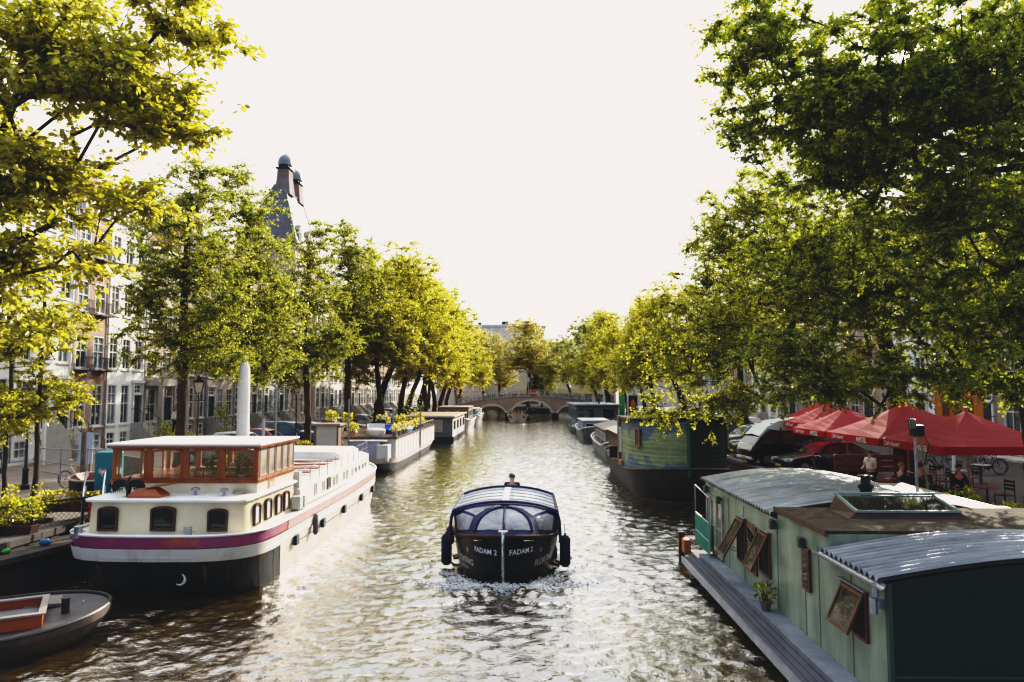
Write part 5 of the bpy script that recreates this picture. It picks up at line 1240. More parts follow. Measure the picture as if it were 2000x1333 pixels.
person('seated passenger in grey on the left bench of the boat', 'sit', greyc, darkc, darkhair, (-1.55, 21.2, .12), R(-80), .98, group=PG)
# bow wave
def foam():
    rng = np.random.default_rng(9); n = 9500; s = rng.choice([-1, 1], n); q = rng.exponential(.55, n); near = rng.random(n) < .55
    x = np.where(near, rng.normal(0, .85, n), s*(.75+.55*q+rng.normal(0, .10, n))); y = np.where(near, 18.05-.10+.30*np.abs(x)**1.3+rng.normal(0, .14, n), 18.05+.9*q+rng.normal(0, .12, n)+.2)
    z = .02+.20*rng.random(n)**2*np.exp(-np.abs(x)/1.3)+.02*rng.random(n)
    P = np.stack([x-.62, y, z], 1); r = .010+.020*rng.random(n)**2; a = []
    pr = np.array([[0,0,1],[1,0,0],[0,1,0],[-1,0,0],[0,-1,0],[0,0,-1]]); V = (P[:, None]+pr[None]*r[:, None, None]*np.array([1.5, 1, .7])).reshape(-1, 3)
    f = np.array([[0,1,2],[0,2,3],[0,3,4],[0,4,1],[5,2,1],[5,3,2],[5,4,3],[5,1,4]]); F = (f[None]+np.arange(n)[:, None, None]*6).reshape(-1, 3)
    o = put('bow_foam', np_mesh('bow_foam', V, F, None, M('foam', (.85, .84, .82), (.75, .75, .74), 5, .5, 0), True)); tag(o, 'white foam curling off the bow of the black canal boat', 'foam', kind='stuff')
foam()
# distant open tour boats
def open_boat(name, label, loc, B, L_, hm, rz=PI, letters=None, people=0, fend=True):
    t = thing(name, label, 'boat', loc, rz); Hh = Hull(L_, B, zk=-.3, z0=1.1, flare=.66, r0=.1, r1=.4, ts=.06, ps=3, tb=.5, pb=2.2, qb=1.7, sheer1=.45, w0=.7)
    Hh.strip(0, 1, k=5).build('hull', hm, t, True, auto=70); Hh.rail(1, .07).build('gunwale', M('wood_rail', (.4, .28, .16), (.3, .2, .1), 3, .5, .1), t, True); Hh.deck(.6).build('deck', oldwood, t)
    b = MB(); [b.box(s*B*.36-.2, s*B*.36+.2, 1, L_*.7, .5, .9) for s in (-1, 1)]; b.build('bench', glow_wood, t)
    if letters:
        for sd in (1, -1): Hh.stamp('lettering', letters, .42, navyc, t, sd, .86, .95, flip=sd, bold=.02)
    if fend:
        for s in (1, -1): fender('', (s*(B/2+.1), L_*.72, .2), .8, .2, rubber, parent=t)
    return t
creamh = M('hull_ivory', (.62, .58, .46), (.5, .46, .36), 1, .35, .05)
open_boat('tour_boat', 'ivory open tour boat with dark lettering coming out of the middle arch', (-1.6, 122, 0), 3.3, 12, creamh, letters='Damrak')
open_boat('tour_boat', 'ivory open boat moored under the left arch', (-6.4, 134, 0), 2.6, 8, creamh, fend=False)
open_boat('tour_boat', 'dark blue hulled boat beyond the middle arch', (5.4, 164, 0), 2.6, 7, M('hull_blue', (.05, .08, .14), (.03, .05, .1), 2, .3, .05), rz=PI/2+.3, fend=False)
pg = 'passengers on the ivory tour boat'
for i, (x, y, pose, c, h_, lab) in enumerate([(-2.7, 113.5, 'stand', lightblue, fairhair, 'standing passenger in light blue at the front of the ivory tour boat'), (-1.4, 114.5, 'sit', navyc, darkhair, 'seated passenger in navy on the ivory tour boat'), (-.9, 115.5, 'sit', greyc, darkhair, 'seated passenger in grey on the ivory tour boat'),
      (-.4, 114, 'sit', darkc, brownhair, 'seated passenger in black near the right side of the ivory tour boat'), (-2.1, 116.5, 'sit', redc, brownhair, 'seated passenger in red on the ivory tour boat'), (.0, 116.8, 'stand', darkc, darkhair, 'standing person in black at the right rear of the ivory tour boat')]):
    person(lab, pose, c, darkc, h_, (x, y, .55), 0, 1.05, group=pg, detail=False)

# ---- B12: sage green houseboat at the lower right
def green_houseboat():
    X0 = 5.25; t = thing('green_houseboat', 'sage green houseboat with curved corrugated roofs and open brown windows in the lower right', 'houseboat', (X0, 10.75, 0))
    W = 5.75; sage = M('sage_paint', (.28, .33, .235), (.14, .18, .13), 1.1, .36, .16, bscale=2.2, c3=(.34, .37, .28), hi=.6, coat=.2, stretch=(1.5, 1.5, .35))
    dgreen = M('dark_green_panel', (.022, .040, .030), (.015, .030, .023), 1.5, .85, .35, 60)
    L_ = 10.6; s1, s2 = 1.95, 4.55   # section breaks (front / middle / rear)
    b = MB(); b.box(0, W, 0.02, L_, .40, 2.02); b.box(.0, W, s1, s2, 2.02, 2.50); b.box(0, W, s2, L_, 2.02, 2.30); b.box(0, .0+W, .02, s1, 2.02, 2.18); b.build('wall', sage, t)
    b = MB(); b.box(0, W, -.04, .02, .40, 2.10); arc = [(x, 2.20+.32*math.sin(PI*min(1, max(0, x/W)))) for x in [W*i/20 for i in range(21)]]
    b.prism([(0, 2.1)]+arc+[(W, 2.1)], -.04, .02); b.build('end_wall', dgreen, t)
    for x_ in (1.25, 2.5, 3.75): MB().box(x_-.006, x_+.006, -.044, -.04, .42, 2.15).build('end_joint', dgreen, t)
    b = MB(); b.box(0, W, -.07, -.04, .86, .89); b.box(-.02, .04, -.075, .02, .40, 2.2); b.build('end_trim', M('trim_green', (.05, .09, .065), (.04, .07, .05), 3, .6, .1), t)
    for y in (1.15, 2.45, 3.1, 4.58, 6.9, 8.2):   # panel joints
        b = MB(); b.box(-.008, 0, y-.012, y+.012, .42, 2.2); b.build('panel_joint', M('joint_green', (.12, .17, .11), (.1, .13, .09), 3, .6, 0), t)
    def corr(y0, y1, zz, rise, mat, pitch=.18, over=.12, right=-.25):
        b = MB(); ny = int((y1-y0)/pitch*8); nx = 26; rr = []
        for j in range(ny+1):
            y = y0+(y1-y0)*j/ny; w_ = .034*math.cos(2*PI*(y-y0)/pitch)
            rr.append([(-over+(W+2*over)*i/nx, y, zz+rise*math.sin(PI*i/nx)+right*(i/nx)**2+w_) for i in range(nx+1)])
        low = [[(x, y, z-.02) for x, y, z in r_] for r_ in rr]
        b.loft(rr, False); b.loft(low, False); return b.build('corrugated_roof', mat, t, True, auto=75)
    corr(-.12, s1+.05, 2.26, .34, M('zinc_bluegrey', (.34, .35, .37), (.16, .17, .19), 1.6, .36, .35, 25, metal=.3, c3=(.46, .44, .42), stretch=(.4, 2.5, 1)), over=.16, right=-.02)
    corr(s2+.02, L_+.18, 2.42, .36, M('zinc_pale', (.40, .41, .39), (.20, .21, .20), 2.0, .5, .4, 18, c3=(.52, .50, .44), stretch=(.35, 2.5, 1)), pitch=.19, right=-.40)
    moss = M('moss_felt', (.10, .07, .042), (.035, .026, .02), 3.5, .95, .9, 22, c3=(.20, .13, .07))
    b = MB(); b.box(-.06, W+.3, s1+.06, s2+.0, 2.50, 2.56); b.build('felt_roof', moss, t, bevel=.01)
    b = MB(); b.box(-.075, -.055, s1+.0, s2+.02, 2.47, 2.575); b.build('roof_edge', dwood, t)
    b = MB()    # rear strip of dark clutter bed beyond the flat roof
    b.box(W+.05, W+.6, .2, s2+2.5, .3, 2.2); b.build('side_annex', dwood, t)
    # gutter
    b = MB(); n = 6; rr = []
    for y in (-.22, s1+.12):
        rr.append([(-.19+.075*math.cos(a), y, 2.22+.075*math.sin(a)) for a in [PI+PI*k/n for k in range(n+1)]]+[(-.19+.065*math.cos(a), y, 2.22+.065*math.sin(a)) for a in [2*PI-PI*k/n for k in range(n+1)]])
    b.loft(rr, True, True, True); b.build('gutter', steel, t)
    b = MB(); b.lathe([(.045, 1.98), (.045, 2.18)], 12, (-.14, .05, 0)); b.build('gutter_outlet', steel, t, True)
    b = MB(); b.lathe([(.055, 1.72), (.055, 1.92), (.06, 1.92), (.06, 1.95), (.03, 1.96)], 14, (-.14, .12, 0)); b.box(-.1, 0, .08, .16, 1.8, 1.92); b.build('wall_lamp', steel, t, True)
    for y, z in ((4.62, 2.14), (3.05, 2.1), (10.2, 2.12), (8.9, 2.0)):
        b = MB(); b.box(-.15, -.02, y-.06, y+.06, z-.05, z+.12); b.box(-.13, -.05, y-.09, y+.09, z+.12, z+.15); b.build('eave_lamp', M('lamp_green', (.08, .12, .10), (.05, .08, .07), 4, .4, .1), t, bevel=.01)
    # top-hung windows, swung out
    def hung(yc, w_, zt, h_, ang, name='window', mat=None):
        mat = mat or M('brown_frame', (.16, .065, .035), (.10, .04, .022), 4, .45, .15)
        b = MB(); f = .05   # fixed frame; interior shade painted on as a dark sheet
        for a0, a1, c0, c1 in ((yc-w_/2-f, yc-w_/2, zt-h_-f, zt+f), (yc+w_/2, yc+w_/2+f, zt-h_-f, zt+f), (yc-w_/2, yc+w_/2, zt, zt+f), (yc-w_/2, yc+w_/2, zt-h_-f, zt-h_)): b.box(-.045, .0, a0, a1, c0, c1)
        fr = b.build(name, mat, t); b = MB(); b.box(-.01, -.004, yc-w_/2, yc+w_/2, zt-h_, zt); b.build('opening', M('interior_shade', (.02, .018, .014), (.03, .022, .012), 3, .8, 0), fr)
        b = MB(); f = .055; b.box(-.02, .02, -w_/2, w_/2, -f, 0); b.box(-.02, .02, -w_/2, w_/2, -h_, -h_+f); b.box(-.02, .02, -w_/2, -w_/2+f, -h_+f, -f); b.box(-.02, .02, w_/2-f, w_/2, -h_+f, -f)
        sash = b.build('sash', mat, fr, bevel=.004); sash.location = (-.05, yc, zt+.01); sash.rotation_euler = (0, R(ang), 0)
        b = MB(); b.box(-.005, .003, -w_/2+f, w_/2-f, -h_+f, -f); b.build('pane', glassM('window_glass', (.06, .05, .04), .03, .35) if 'window_glass' not in MATS else MATS['window_glass'], sash)
        for s in (-1, 1):
            b = MB(); b.tube([(-.02, yc+s*(w_/2-.02), zt-h_*.8), (-.05-h_*math.sin(R(ang))*.75, yc+s*(w_/2-.02), zt-h_*.75*math.cos(R(ang)))], .008, 5); b.build('stay', dmetal, fr)
        b = MB(); b.box(-.09, 0, yc-w_/2-.08, yc+w_/2+.08, zt+f+.01, zt+f+.03); b.build('drip_edge', steel, fr)
    hung(1.02, .78, 1.83, .66, 24)
    hung(5.35, .62, 1.86, .86, 26); hung(7.05, .62, 1.86, .98, 30)
    b = MB(); b.box(-.045, 0, 5.9, 6.55, .78, 1.9); fr = b.build('window', MATS['brown_frame'], t); b = MB(); b.box(-.05, -.045, 5.97, 6.48, .85, 1.83); b.build('pane', MATS['window_glass'], fr)
    b = MB(); b.box(-.06, 0, 2.78, 3.12, 1.28, 2.06); fr = b.build('window', MATS['brown_frame'], t); b = MB(); b.box(-.065, -.06, 2.84, 3.06, 1.34, 2.0); b.build('pane', MATS['window_glass'], fr)
    # tall glazed door at the far end
    b = MB(); [b.box(-.05, 0, y-.045, y+.045, .5, 2.02) for y in (8.75, 9.3, 9.85, 10.35)]; b.box(-.05, 0, 8.75, 10.35, 1.95, 2.04); b.box(-.05, 0, 8.75, 10.35, .46, .54); b.box(-.045, 0, 8.75, 10.35, 1.2, 1.25)
    d = b.build('glazed_door', M('door_frame_pale', (.42, .38, .31), (.3, .26, .2), 4, .5, .1), t)
    for y0, y1 in ((8.8, 9.25), (9.35, 9.8), (9.9, 10.3)): b = MB(); b.box(-.02, -.01, y0, y1, .54, 1.95); b.build('pane', sgm, d)
    # skylight
    b = MB(); x0, x1, y0, y1 = 1.05, 3.05, 3.25, 4.15; b.loft([[(x0-.15, y0-.05, 2.56), (x1+.15, y0-.05, 2.56), (x1+.1, y1+.1, 2.56), (x0-.1, y1+.1, 2.56)], [(x0, y0, 2.66), (x1, y0, 2.66), (x1, y1, 2.86), (x0, y1, 2.86)]], True, True, True)
    s = b.build('skylight', dwood, t); q = Vector((0, y1-y0, .2)).normalized()
    b = MB(); b.add([(x0+.08, y0+.06, 2.685), (x1-.08, y0+.06, 2.685), (x1-.08, y1-.06, 2.87), (x0+.08, y1-.06, 2.87)], [(0, 1, 2, 3)]); b.build('pane', M('mirror_glass', (.35, .36, .36), (.25, .26, .26), 1, .04, .0, metal=.9), s)
    b = MB(); b.bar((x0, y0, 2.69), (x1, y0, 2.69), .06, .04); b.bar((x0-.02, y1, 2.90), (x1+.02, y1, 2.90), .07, .05); b.bar((x0+.02, y0, 2.69), (x0+.02, y1, 2.89), .05, .05); b.bar((x1-.02, y0, 2.69), (x1-.02, y1, 2.89), .05, .05); b.build('flashing', M('flash_green', (.30, .36, .30), (.22, .27, .22), 4, .5, .1), s)
    # stove pipe
    b = MB(); b.lathe([(.12, 2.3), (.12, 2.95), (.16, 3.0), (.16, 3.05), (.10, 3.08), (.10, 3.2), (.17, 3.22), (.17, 3.26), (0, 3.27)], 14, (2.05, 4.95, -.08)); b.build('stove_pipe', black, t, True)
    # deck platform along the water side
    deckm = M('platform_boards', (.10, .10, .125), (.05, .05, .065), 3, .6, .4, 30, stretch=(1, .15, 1), c3=(.16, .16, .19))
    concrete = M('pontoon_concrete', (.22, .24, .28), (.13, .145, .18), 1.4, .6, .3, 12, c3=(.30, .31, .33))
    b = MB(); b.box(-.40, 0, -1.5, 9.8, .28, .42); b.build('pontoon_ledge', concrete, t, bevel=.01)
    b = MB()
    for i in range(3): b.box(-.86+i*.14, -.735+i*.14, -1.6, 9.7, .24, .33)
    b.build('deck_boards', deckm, t, bevel=.006)
    b = MB(); b.box(-.93, -.875, -1.6, 9.75, .20, .36); b.box(-.44, -.415, -1.6, 9.7, .24, .44); b.build('edge_rail', M('rail_alu', (.36, .37, .42), (.24, .25, .28), 3, .35, .1, metal=.6), t)
    b = MB(); b.box(-.42, W+.2, -2.4, 10.9, -.4, .27); b.build('pontoon', hullblack, t)
    # rail frame with green canvas at the far end
    b = MB(); xs = -.24; b.tube([(xs, 9.3, .4), (xs, 9.3, 2.05), (xs, 10.9, 2.2), (xs, 10.9, .4)], .022, 6); b.tube([(xs, 9.3, 1.35), (xs, 10.9, 1.4)], .018, 6); b.tube([(xs, 9.3, .85), (xs, 10.9, .9)], .018, 6); b.build('rail_frame', steel, t)
    b = MB(); b.box(xs-.01, xs+.01, 9.34, 10.86, .5, 1.36); b.build('canvas_screen', M('teal_canvas', (.02, .25, .17), (.015, .18, .12), 4, .7, .2), t)
sgm = glassM('side_glass_warm', (.30, .27, .22), .08)
green_houseboat()
t = leafy('potted_plant', 'small potted plant on the green houseboat ledge between the open windows', 'plant', (4.98, 15.35, .43), .2, .2, .18, 160, .08, leafgreen, 5, pot=.2, potm=oldwood)
t = thing('lifebuoy_box', 'orange box on a dark post at the far end of the green houseboat deck', 'box', (4.62, 21.0, .3))
b = MB(); b.box(-.1, .1, 0, .4, 0, .40); b.build('box', M('box_orange', (.55, .2, .05), (.4, .12, .03), 3, .6, .1), t, bevel=.03); b = MB(); b.box(-.16, .0, .42, .52, -.5, .55); b.build('post', dwood, t)

# ---- B11: old black hull with green and blue planked cabin
def ark():
    t = thing('planked_houseboat', 'old black hulled boat with a rounded blue and green planked cabin and brown roof', 'houseboat', (7.1, 31.5, 0))
    Hh = Hull(16, 4.7, zk=-.5, z0=1.25, flare=.72, r0=.8, r1=.5, ts=.19, ps=2.1, tb=.8, pb=2, qb=1.5, sheer0=.35, sheer1=.3)
    Hh.strip(0, .30, k=2).build('bottom', M('rust_waterline', (.30, .20, .11), (.10, .06, .04), 2.5, .8, .5), t, True, auto=70)
    Hh.strip(.30, 1.0, k=6).build('hull', M('tarred_hull', (.045, .038, .034), (.018, .017, .017), 1.6, .65, .5, 9, c3=(.085, .06, .045)), t, True, auto=70)
    Hh.rail(1.0, .06).build('gunwale', M('gunwale_weathered', (.14, .11, .09), (.08, .06, .05), 4, .7, .4), t, True); Hh.deck(.95).build('deck', oldwood, t)
    # cabin: planked, following the stern; light and shade painted in: port planks lit, starboard dark, corner board at the sternpost
    def wallring(z, side, n=20, inset=0.04):
        out_ = []
        for i in range(n+1):
            tt = (i/n)**1.6*.36; p = Hh.pt(side, tt, 1.0); x = p[0]*.97; out_.append((x-side*inset*0, p[1]+.10+.12*(z-1.4)*.2, z))
        return out_
    def planks(side, mat, name):
        b = MB(); zz = 1.28; n = 12; h = (3.62-1.28)/n
        for k in range(n):
            z0_, z1_ = zz+k*h, zz+(k+1)*h+.02; a = wallring(z0_, side); c = wallring(z1_, side)
            grow_ = lambda r_, e: [(x*(1+e/2.4), y-e*.8, z) for x, y, z in r_]
            b.loft([grow_(a, .045), grow_(c, .01)], False); b.loft([grow_(a, .045), grow_(a, 0)], False)
        return b.build(name, mat, t)
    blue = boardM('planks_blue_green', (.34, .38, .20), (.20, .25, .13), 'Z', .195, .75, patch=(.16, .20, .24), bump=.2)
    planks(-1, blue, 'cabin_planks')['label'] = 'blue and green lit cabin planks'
    planks(1, M('planks_shaded', (.035, .045, .038), (.018, .024, .022), 3, .8, .5), 'cabin_planks')['label'] = 'dark shaded cabin planks'
    b = MB(); b.box(-.10, .02, .0, .1, 1.25, 3.6); b.build('corner_board', M('corner_green', (.05, .16, .10), (.04, .12, .08), 3, .6, .1), t)
    y1 = wallring(2, 1)[-1][1]; b = MB(); b.box(-2.4, 2.4, y1-.1, y1, 1.2, 3.62); b.box(-2.42, -2.3, y1-.5, y1+.1, 1.2, 3.6); b.build('cabin_end', oldwood, t)
    def roofring(z, e): return [(x*(1+e/2.4), y-e, z+.22*(1-(x/2.5)**2)) for x, y, _ in wallring(2, -1)[::-1]]+[(x*(1+e/2.4), y-e, z+.22*(1-(x/2.5)**2)) for x, y, _ in wallring(2, 1)[1:]]
    r_ = roofring(3.62, .22); r2 = roofring(3.70, .22); b = MB(); m = len(r_); vs = r_+r2; fs = [(i, i+1, m+i+1, m+i) for i in range(m-1)]
    h = m//2
    for i in range(h): fs += [(m+i, m+i+1, m+m-2-i, m+m-1-i), (i, m-1-i, m-2-i, i+1)]
    b.add(vs, fs); b.build('roof', M('roof_brown', (.16, .11, .08), (.09, .06, .045), 2, .8, .5), t)
    # windows
    for side, tt, w_, z0_, h_, m_ in ((-1, .33, .45, 1.9, 1.25, white), (-1, .10, .42, 2.45, .85, M('frame_rust', (.4, .2, .14), (.3, .14, .1), 4, .6, .1)), (1, .09, .55, 2.35, .95, M('frame_tan', (.35, .28, .2), (.25, .2, .14), 4, .6, .1))):
        p = Vector(Hh.pt(side, tt, 1)); q = Vector(Hh.pt(side, tt+.03, 1)); d = (q-p); d.z = 0; d.normalize()
        if side == -1: d = -d
        n = Vector((d.y, -d.x, 0)); o = Vector((p.x*.97, p.y+.1, z0_))+n*.09
        b = MB(); f = .07; b.box(0, w_, -.03, .05, 0, f); b.box(0, w_, -.03, .05, h_-f, h_); b.box(0, f, -.03, .05, f, h_-f); b.box(w_-f, w_, -.03, .05, f, h_-f); b.box(w_/2-.02, w_/2+.02, -.02, .05, f, h_-f)
        fr = b.build('window', m_, t); mm = Matrix((d, Vector((0,0,1)).cross(d), Vector((0,0,1)))).transposed().to_4x4(); mm.translation = o; fr.matrix_local = mm
        b = MB(); b.box(f*.5, w_-f*.5, .0, .02, f*.5, h_-f*.5); b.build('pane', dglass, fr)
    # small iron landing on the port side, terracotta box
    b = MB(); b.box(-2.75, -2.3, 6.4, 7.6, 1.5, 1.56); b.box(-2.75, -2.3, 6.4, 7.6, 2.0, 2.04); b.box(-2.78, -2.3, 6.35, 6.4, 1.5, 2.1); b.build('side_rack', dmetal, t)
    b = MB(); b.box(-2.45, -2.0, 4.3, 5.2, 1.3, 1.55); b.build('brick_box', M('terracotta', (.45, .2, .11), (.35, .15, .08), 4, .8, .1), t, bevel=.01)
    b = MB(); b.box(-2.0, 2.0, 7.5, 13.6, 1.2, 2.7); b.build('fore_cabin', M('fore_cabin_wood', (.18, .13, .10), (.1, .07, .055), 2, .8, .3), t)
    b = MB(); b.prism([(-2.3, 2.7), (0, 3.15), (2.3, 2.7), (0, 3.02)], 7.2, 13.9); b.build('fore_roof', M('roof_grey_brown', (.26, .22, .19), (.16, .13, .11), 2, .8, .5), t)
ark()
# ---- B10: brown wooden barge, B9 white blue boat, B8 grey houseboat
def simple_barge(name, label, loc, B, L_, hm, cm, rm, z0=.9, ch=1.2, y0=1.2, y1=None, wins=3, sheer=.4, roofk='flat', rz=0, extra=None):
    t = thing(name, label, 'houseboat', loc, rz); Hh = Hull(L_, B, zk=-.4, z0=z0, flare=.8, r0=.4, r1=.5, ts=.12, ps=2.2, tb=.75, pb=2, qb=1.6, sheer0=sheer, sheer1=sheer)
    Hh.strip(0, 1, k=5).build('hull', hm, t, True, auto=70); Hh.rail(1, .06).build('gunwale', white if hm is not hullblack else oldwood, t, True); Hh.deck(.94).build('deck', deckgrey, t)
    y1 = y1 or L_-2; w_ = B/2-.35; b = MB(); b.box(-w_, w_, y0, y1, z0-.2, z0+ch); b.build('cabin', cm, t, bevel=.02)
    b = MB()
    if roofk == 'flat': b.box(-w_-.12, w_+.12, y0-.15, y1+.15, z0+ch, z0+ch+.1)
    else: b.prism([(-w_-.15, z0+ch), (0, z0+ch+.4), (w_+.15, z0+ch)], y0-.15, y1+.15)
    b.build('roof', rm, t)
    for i in range(wins):
        x = -w_+.25+i*(2*w_-.3)/wins
        win_arch((2*w_-.3)/wins-.15, ch*.62, .04, .05, white, dglass, t, (x, y0-.008, z0+ch*.2), name='window')
    for i in range(max(2, int((y1-y0)/1.6))):
        for s, xd in ((1, (0, 1, 0)), (-1, (0, -1, 0))):
            y = y0+.5+i*1.5
            if y+.8 < y1: win_arch(.75, ch*.5, .04, .05, white, dglass, t, (s*(w_+.008), y if s == 1 else y+.75, z0+ch*.28), xd, name='window')
    return t
tealish = M('hull_grey_green', (.20, .22, .20), (.13, .15, .14), 1.5, .6, .3)
simple_barge('wooden_barge', 'brown wooden barge with weathered plank cabin behind the planked houseboat', (7.4, 50, 0), 3.9, 15, tealish, oldwood, M('roof_worn', (.30, .26, .22), (.2, .17, .14), 2, .8, .4), .95, 1.15, 3, 12, wins=2, sheer=.6, roofk='gable')
simple_barge('small_barge', 'white and blue moored boat beyond the brown wooden barge', (7.0, 70, 0), 3.4, 13, tealish, M('cabin_blue', (.10, .18, .42), (.3, .34, .4), 1, .5, .1), M('cover_white', (.62, .62, .62), (.5, .5, .5), 2, .6, .1), 1.0, .9, 3, 10, wins=2, sheer=.5)
def box_houseboat(name, label, loc, W_, L_, wallm, roofm, h=2.0, base=.45, front=((.3, 1.2),), sidewin=4, hull=hullblack, rz=0, trim=white, over=.3, frontwin=None):
    t = thing(name, label, 'houseboat', loc, rz); b = MB(); b.box(-W_/2-.15, W_/2+.15, -.2, L_+.2, -.4, base); b.build('pontoon', hull, t, bevel=.03)
    b = MB(); b.box(-W_/2, W_/2, 0, L_, base, base+h); b.build('wall', wallm, t)
    b = MB(); b.box(-W_/2-over, W_/2+over, -over*1.3, L_+over, base+h, base+h+.1); b.build('roof', roofm, t, bevel=.01)
    b = MB(); b.box(-W_/2-over-.015, W_/2+over+.015, -over*1.3-.015, -over*1.3, base+h-.03, base+h+.11); b.box(W_/2+over, W_/2+over+.015, -over*1.3, L_+over, base+h-.03, base+h+.11); b.box(-W_/2-over-.015, -W_/2-over, -over*1.3, L_+over, base+h-.03, base+h+.11); b.build('fascia', trim, t)
    for x, w_ in front: win_arch(w_, h*.6, .02, .06, trim, hglass, t, (-W_/2+x, -.008, base+h*.25), name='window')
    for i in range(sidewin):
        for s, xd in ((1, (0, 1, 0)), (-1, (0, -1, 0))):
            w_ = L_/sidewin*.55; y = (i+.25)*L_/sidewin; win_arch(w_, h*.5, .02, .05, trim, hglass, t, (s*(W_/2+.008), y if s == 1 else y+w_, base+h*.3), xd, name='window')
    return t
t = box_houseboat('grey_houseboat', 'grey flat roofed houseboat with glazed corner and railed deck near the bridge', (8.6, 88, 0), 5.2, 17, boardM('grey_boards', (.20, .21, .22), (.14, .15, .16), 'Z', .18, .7), M('roof_bluegrey', (.26, .33, .36), (.18, .24, .27), 1, .6, .1), 2.55, .7, front=((.2, .8), (1.3, 1.0), (3.2, 1.5)), sidewin=5, trim=M('trim_bluegrey', (.35, .42, .45), (.28, .34, .37), 2, .5, .05))
b = MB(); b.box(-3.3, 2.6, -1.3, 0, .55, .68)
for x in [-3.25+i*.45 for i in range(14)]: b.bar((x, -1.28, .68), (x, -1.28, 1.6), .03)
b.bar((-3.28, -1.28, 1.62), (2.6, -1.28, 1.62), .06)
for y in [-1.2+i*.5 for i in range(12)]: b.bar((-3.28, y, .68), (-3.28, y, 1.6), .03)
b.bar((-3.28, -1.28, 1.62), (-3.28, 5, 1.62), .06); b.box(-3.3, -2.6, 0, 5, .55, .68); b.build('deck_railing', MATS['trim_bluegrey'], t)
b = MB(); b.lathe([(.12, 3.3), (.12, 3.9), (.2, 3.92), (.2, 4.0)], 10, (.5, 3, 0)); b.lathe([(.1, 3.3), (.1, 3.7)], 10, (2, 8, 0)); b.build('roof_vent', dmetal, t)

# ---- left row of houseboats beyond the barge
def white_terrace_boat():
    t = thing('terrace_houseboat', 'white houseboat with panelled side and rooftop terrace full of flower pots', 'houseboat', (-10.7, 42.6, 0))
    W_, L_ = 4.9, 20.5; x0, x1 = -W_/2, W_/2
    Hh = Hull(L_+1.4, W_+.2, zk=-.4, z0=.72, flare=.78, r0=1.3, r1=.6, ts=.12, ps=2.2, tb=.85, pb=2, qb=1.6, sheer0=.25, sheer1=.2)
    Hh.strip(0, .75, k=4).build('hull', hullblack, t, True, auto=70); Hh.strip(.75, 1.0, k=2, proud=.03).build('hull_band', M('hull_band_pink', (.72, .62, .55), (.6, .48, .42), 1, .5, .1), t, True, auto=70); Hh.deck(.97).build('deck', deckgrey, t)
    b = MB(); b.box(x0+.1, x1, 2.2, L_, .7, 2.0); b.build('wall', M('terrace_white', (.80, .75, .70), (.68, .62, .56), .8, .5, .1), t)
    b = MB(); b.box(x0, x1+.08, 2.05, L_+.1, 2.0, 2.1); b.build('terrace_deck', dwood, t)
    for i in range(14):
        y = 3.0+i*1.22; b = MB(); b.box(x1+.002, x1+.03, y, y+.07, .8, 1.95); b.box(x1+.002, x1+.03, y+.07, y+1.0, 1.88, 1.95); b.box(x1+.002, x1+.03, y+.07, y+1.0, .8, .86); b.build('side_panel', white, t)
    b = MB()
    for i in range(12): y = 2.4+i*1.55; b.tube([(x1-.02, y, 2.1), (x1-.02, y, 2.55)], .02, 6)
    b.tube([(x1-.02, 2.4, 2.5), (x1-.02, L_-.8, 2.5)], .018, 6); b.build('railing', white, t)
    # front cover sheet hanging from the stern frame
    b = MB(); rr = [[(-.35+i*.22, 1.25+.05*math.sin(i*1.3+j), 1.85-j*.3) for i in range(10)] for j in range(5)]; b.loft(rr, False); b.build('hanging_sheet', M('sheet_grey', (.55, .56, .62), (.46, .47, .53), 1.5, .7, .2), t, True)
    b = MB(); b.box(-.4, 2.0, 1.2, 2.2, 1.88, 1.95); b.box(1.5, 2.2, .9, 2.2, .7, 1.7); b.build('stern_shelter', white, t, bevel=.03)
    for x, y, h_ in ((-.3, 1.2, 5.0), (2.1, 3.0, 4.6), (2.5, 12, 4.4)):
        b = MB(); b.tube([(x, y, -.4), (x, y, h_-.5)], .05, 8); b.build('mooring_pole', steel, t)
    return t
white_terrace_boat()
t = thing('stair_cabin', 'pale boxy stair cabin with brown trimmed flat top on the terrace houseboat', 'cabin', (-12.0, 42.5, .9))
b = MB(); b.box(-.62, .62, 0, 1.2, 0, 2.0); b.build('wall', M('stair_white', (.74, .68, .63), (.64, .58, .53), 1, .6, .1), t)
b = MB(); b.box(-.78, -.62, -.03, 1.2, 0, 2.0); b.box(.62, .72, -.03, 1.2, 0, 2.0); b.build('corner_trim', M('trim_brown', (.28, .17, .12), (.2, .12, .08), 3, .6, .1), t)
b = MB(); b.box(-.85, .85, -.15, 1.4, 2.0, 2.14); b.build('roof', M('roof_tan', (.38, .28, .21), (.28, .2, .15), 3, .7, .2), t, bevel=.02)
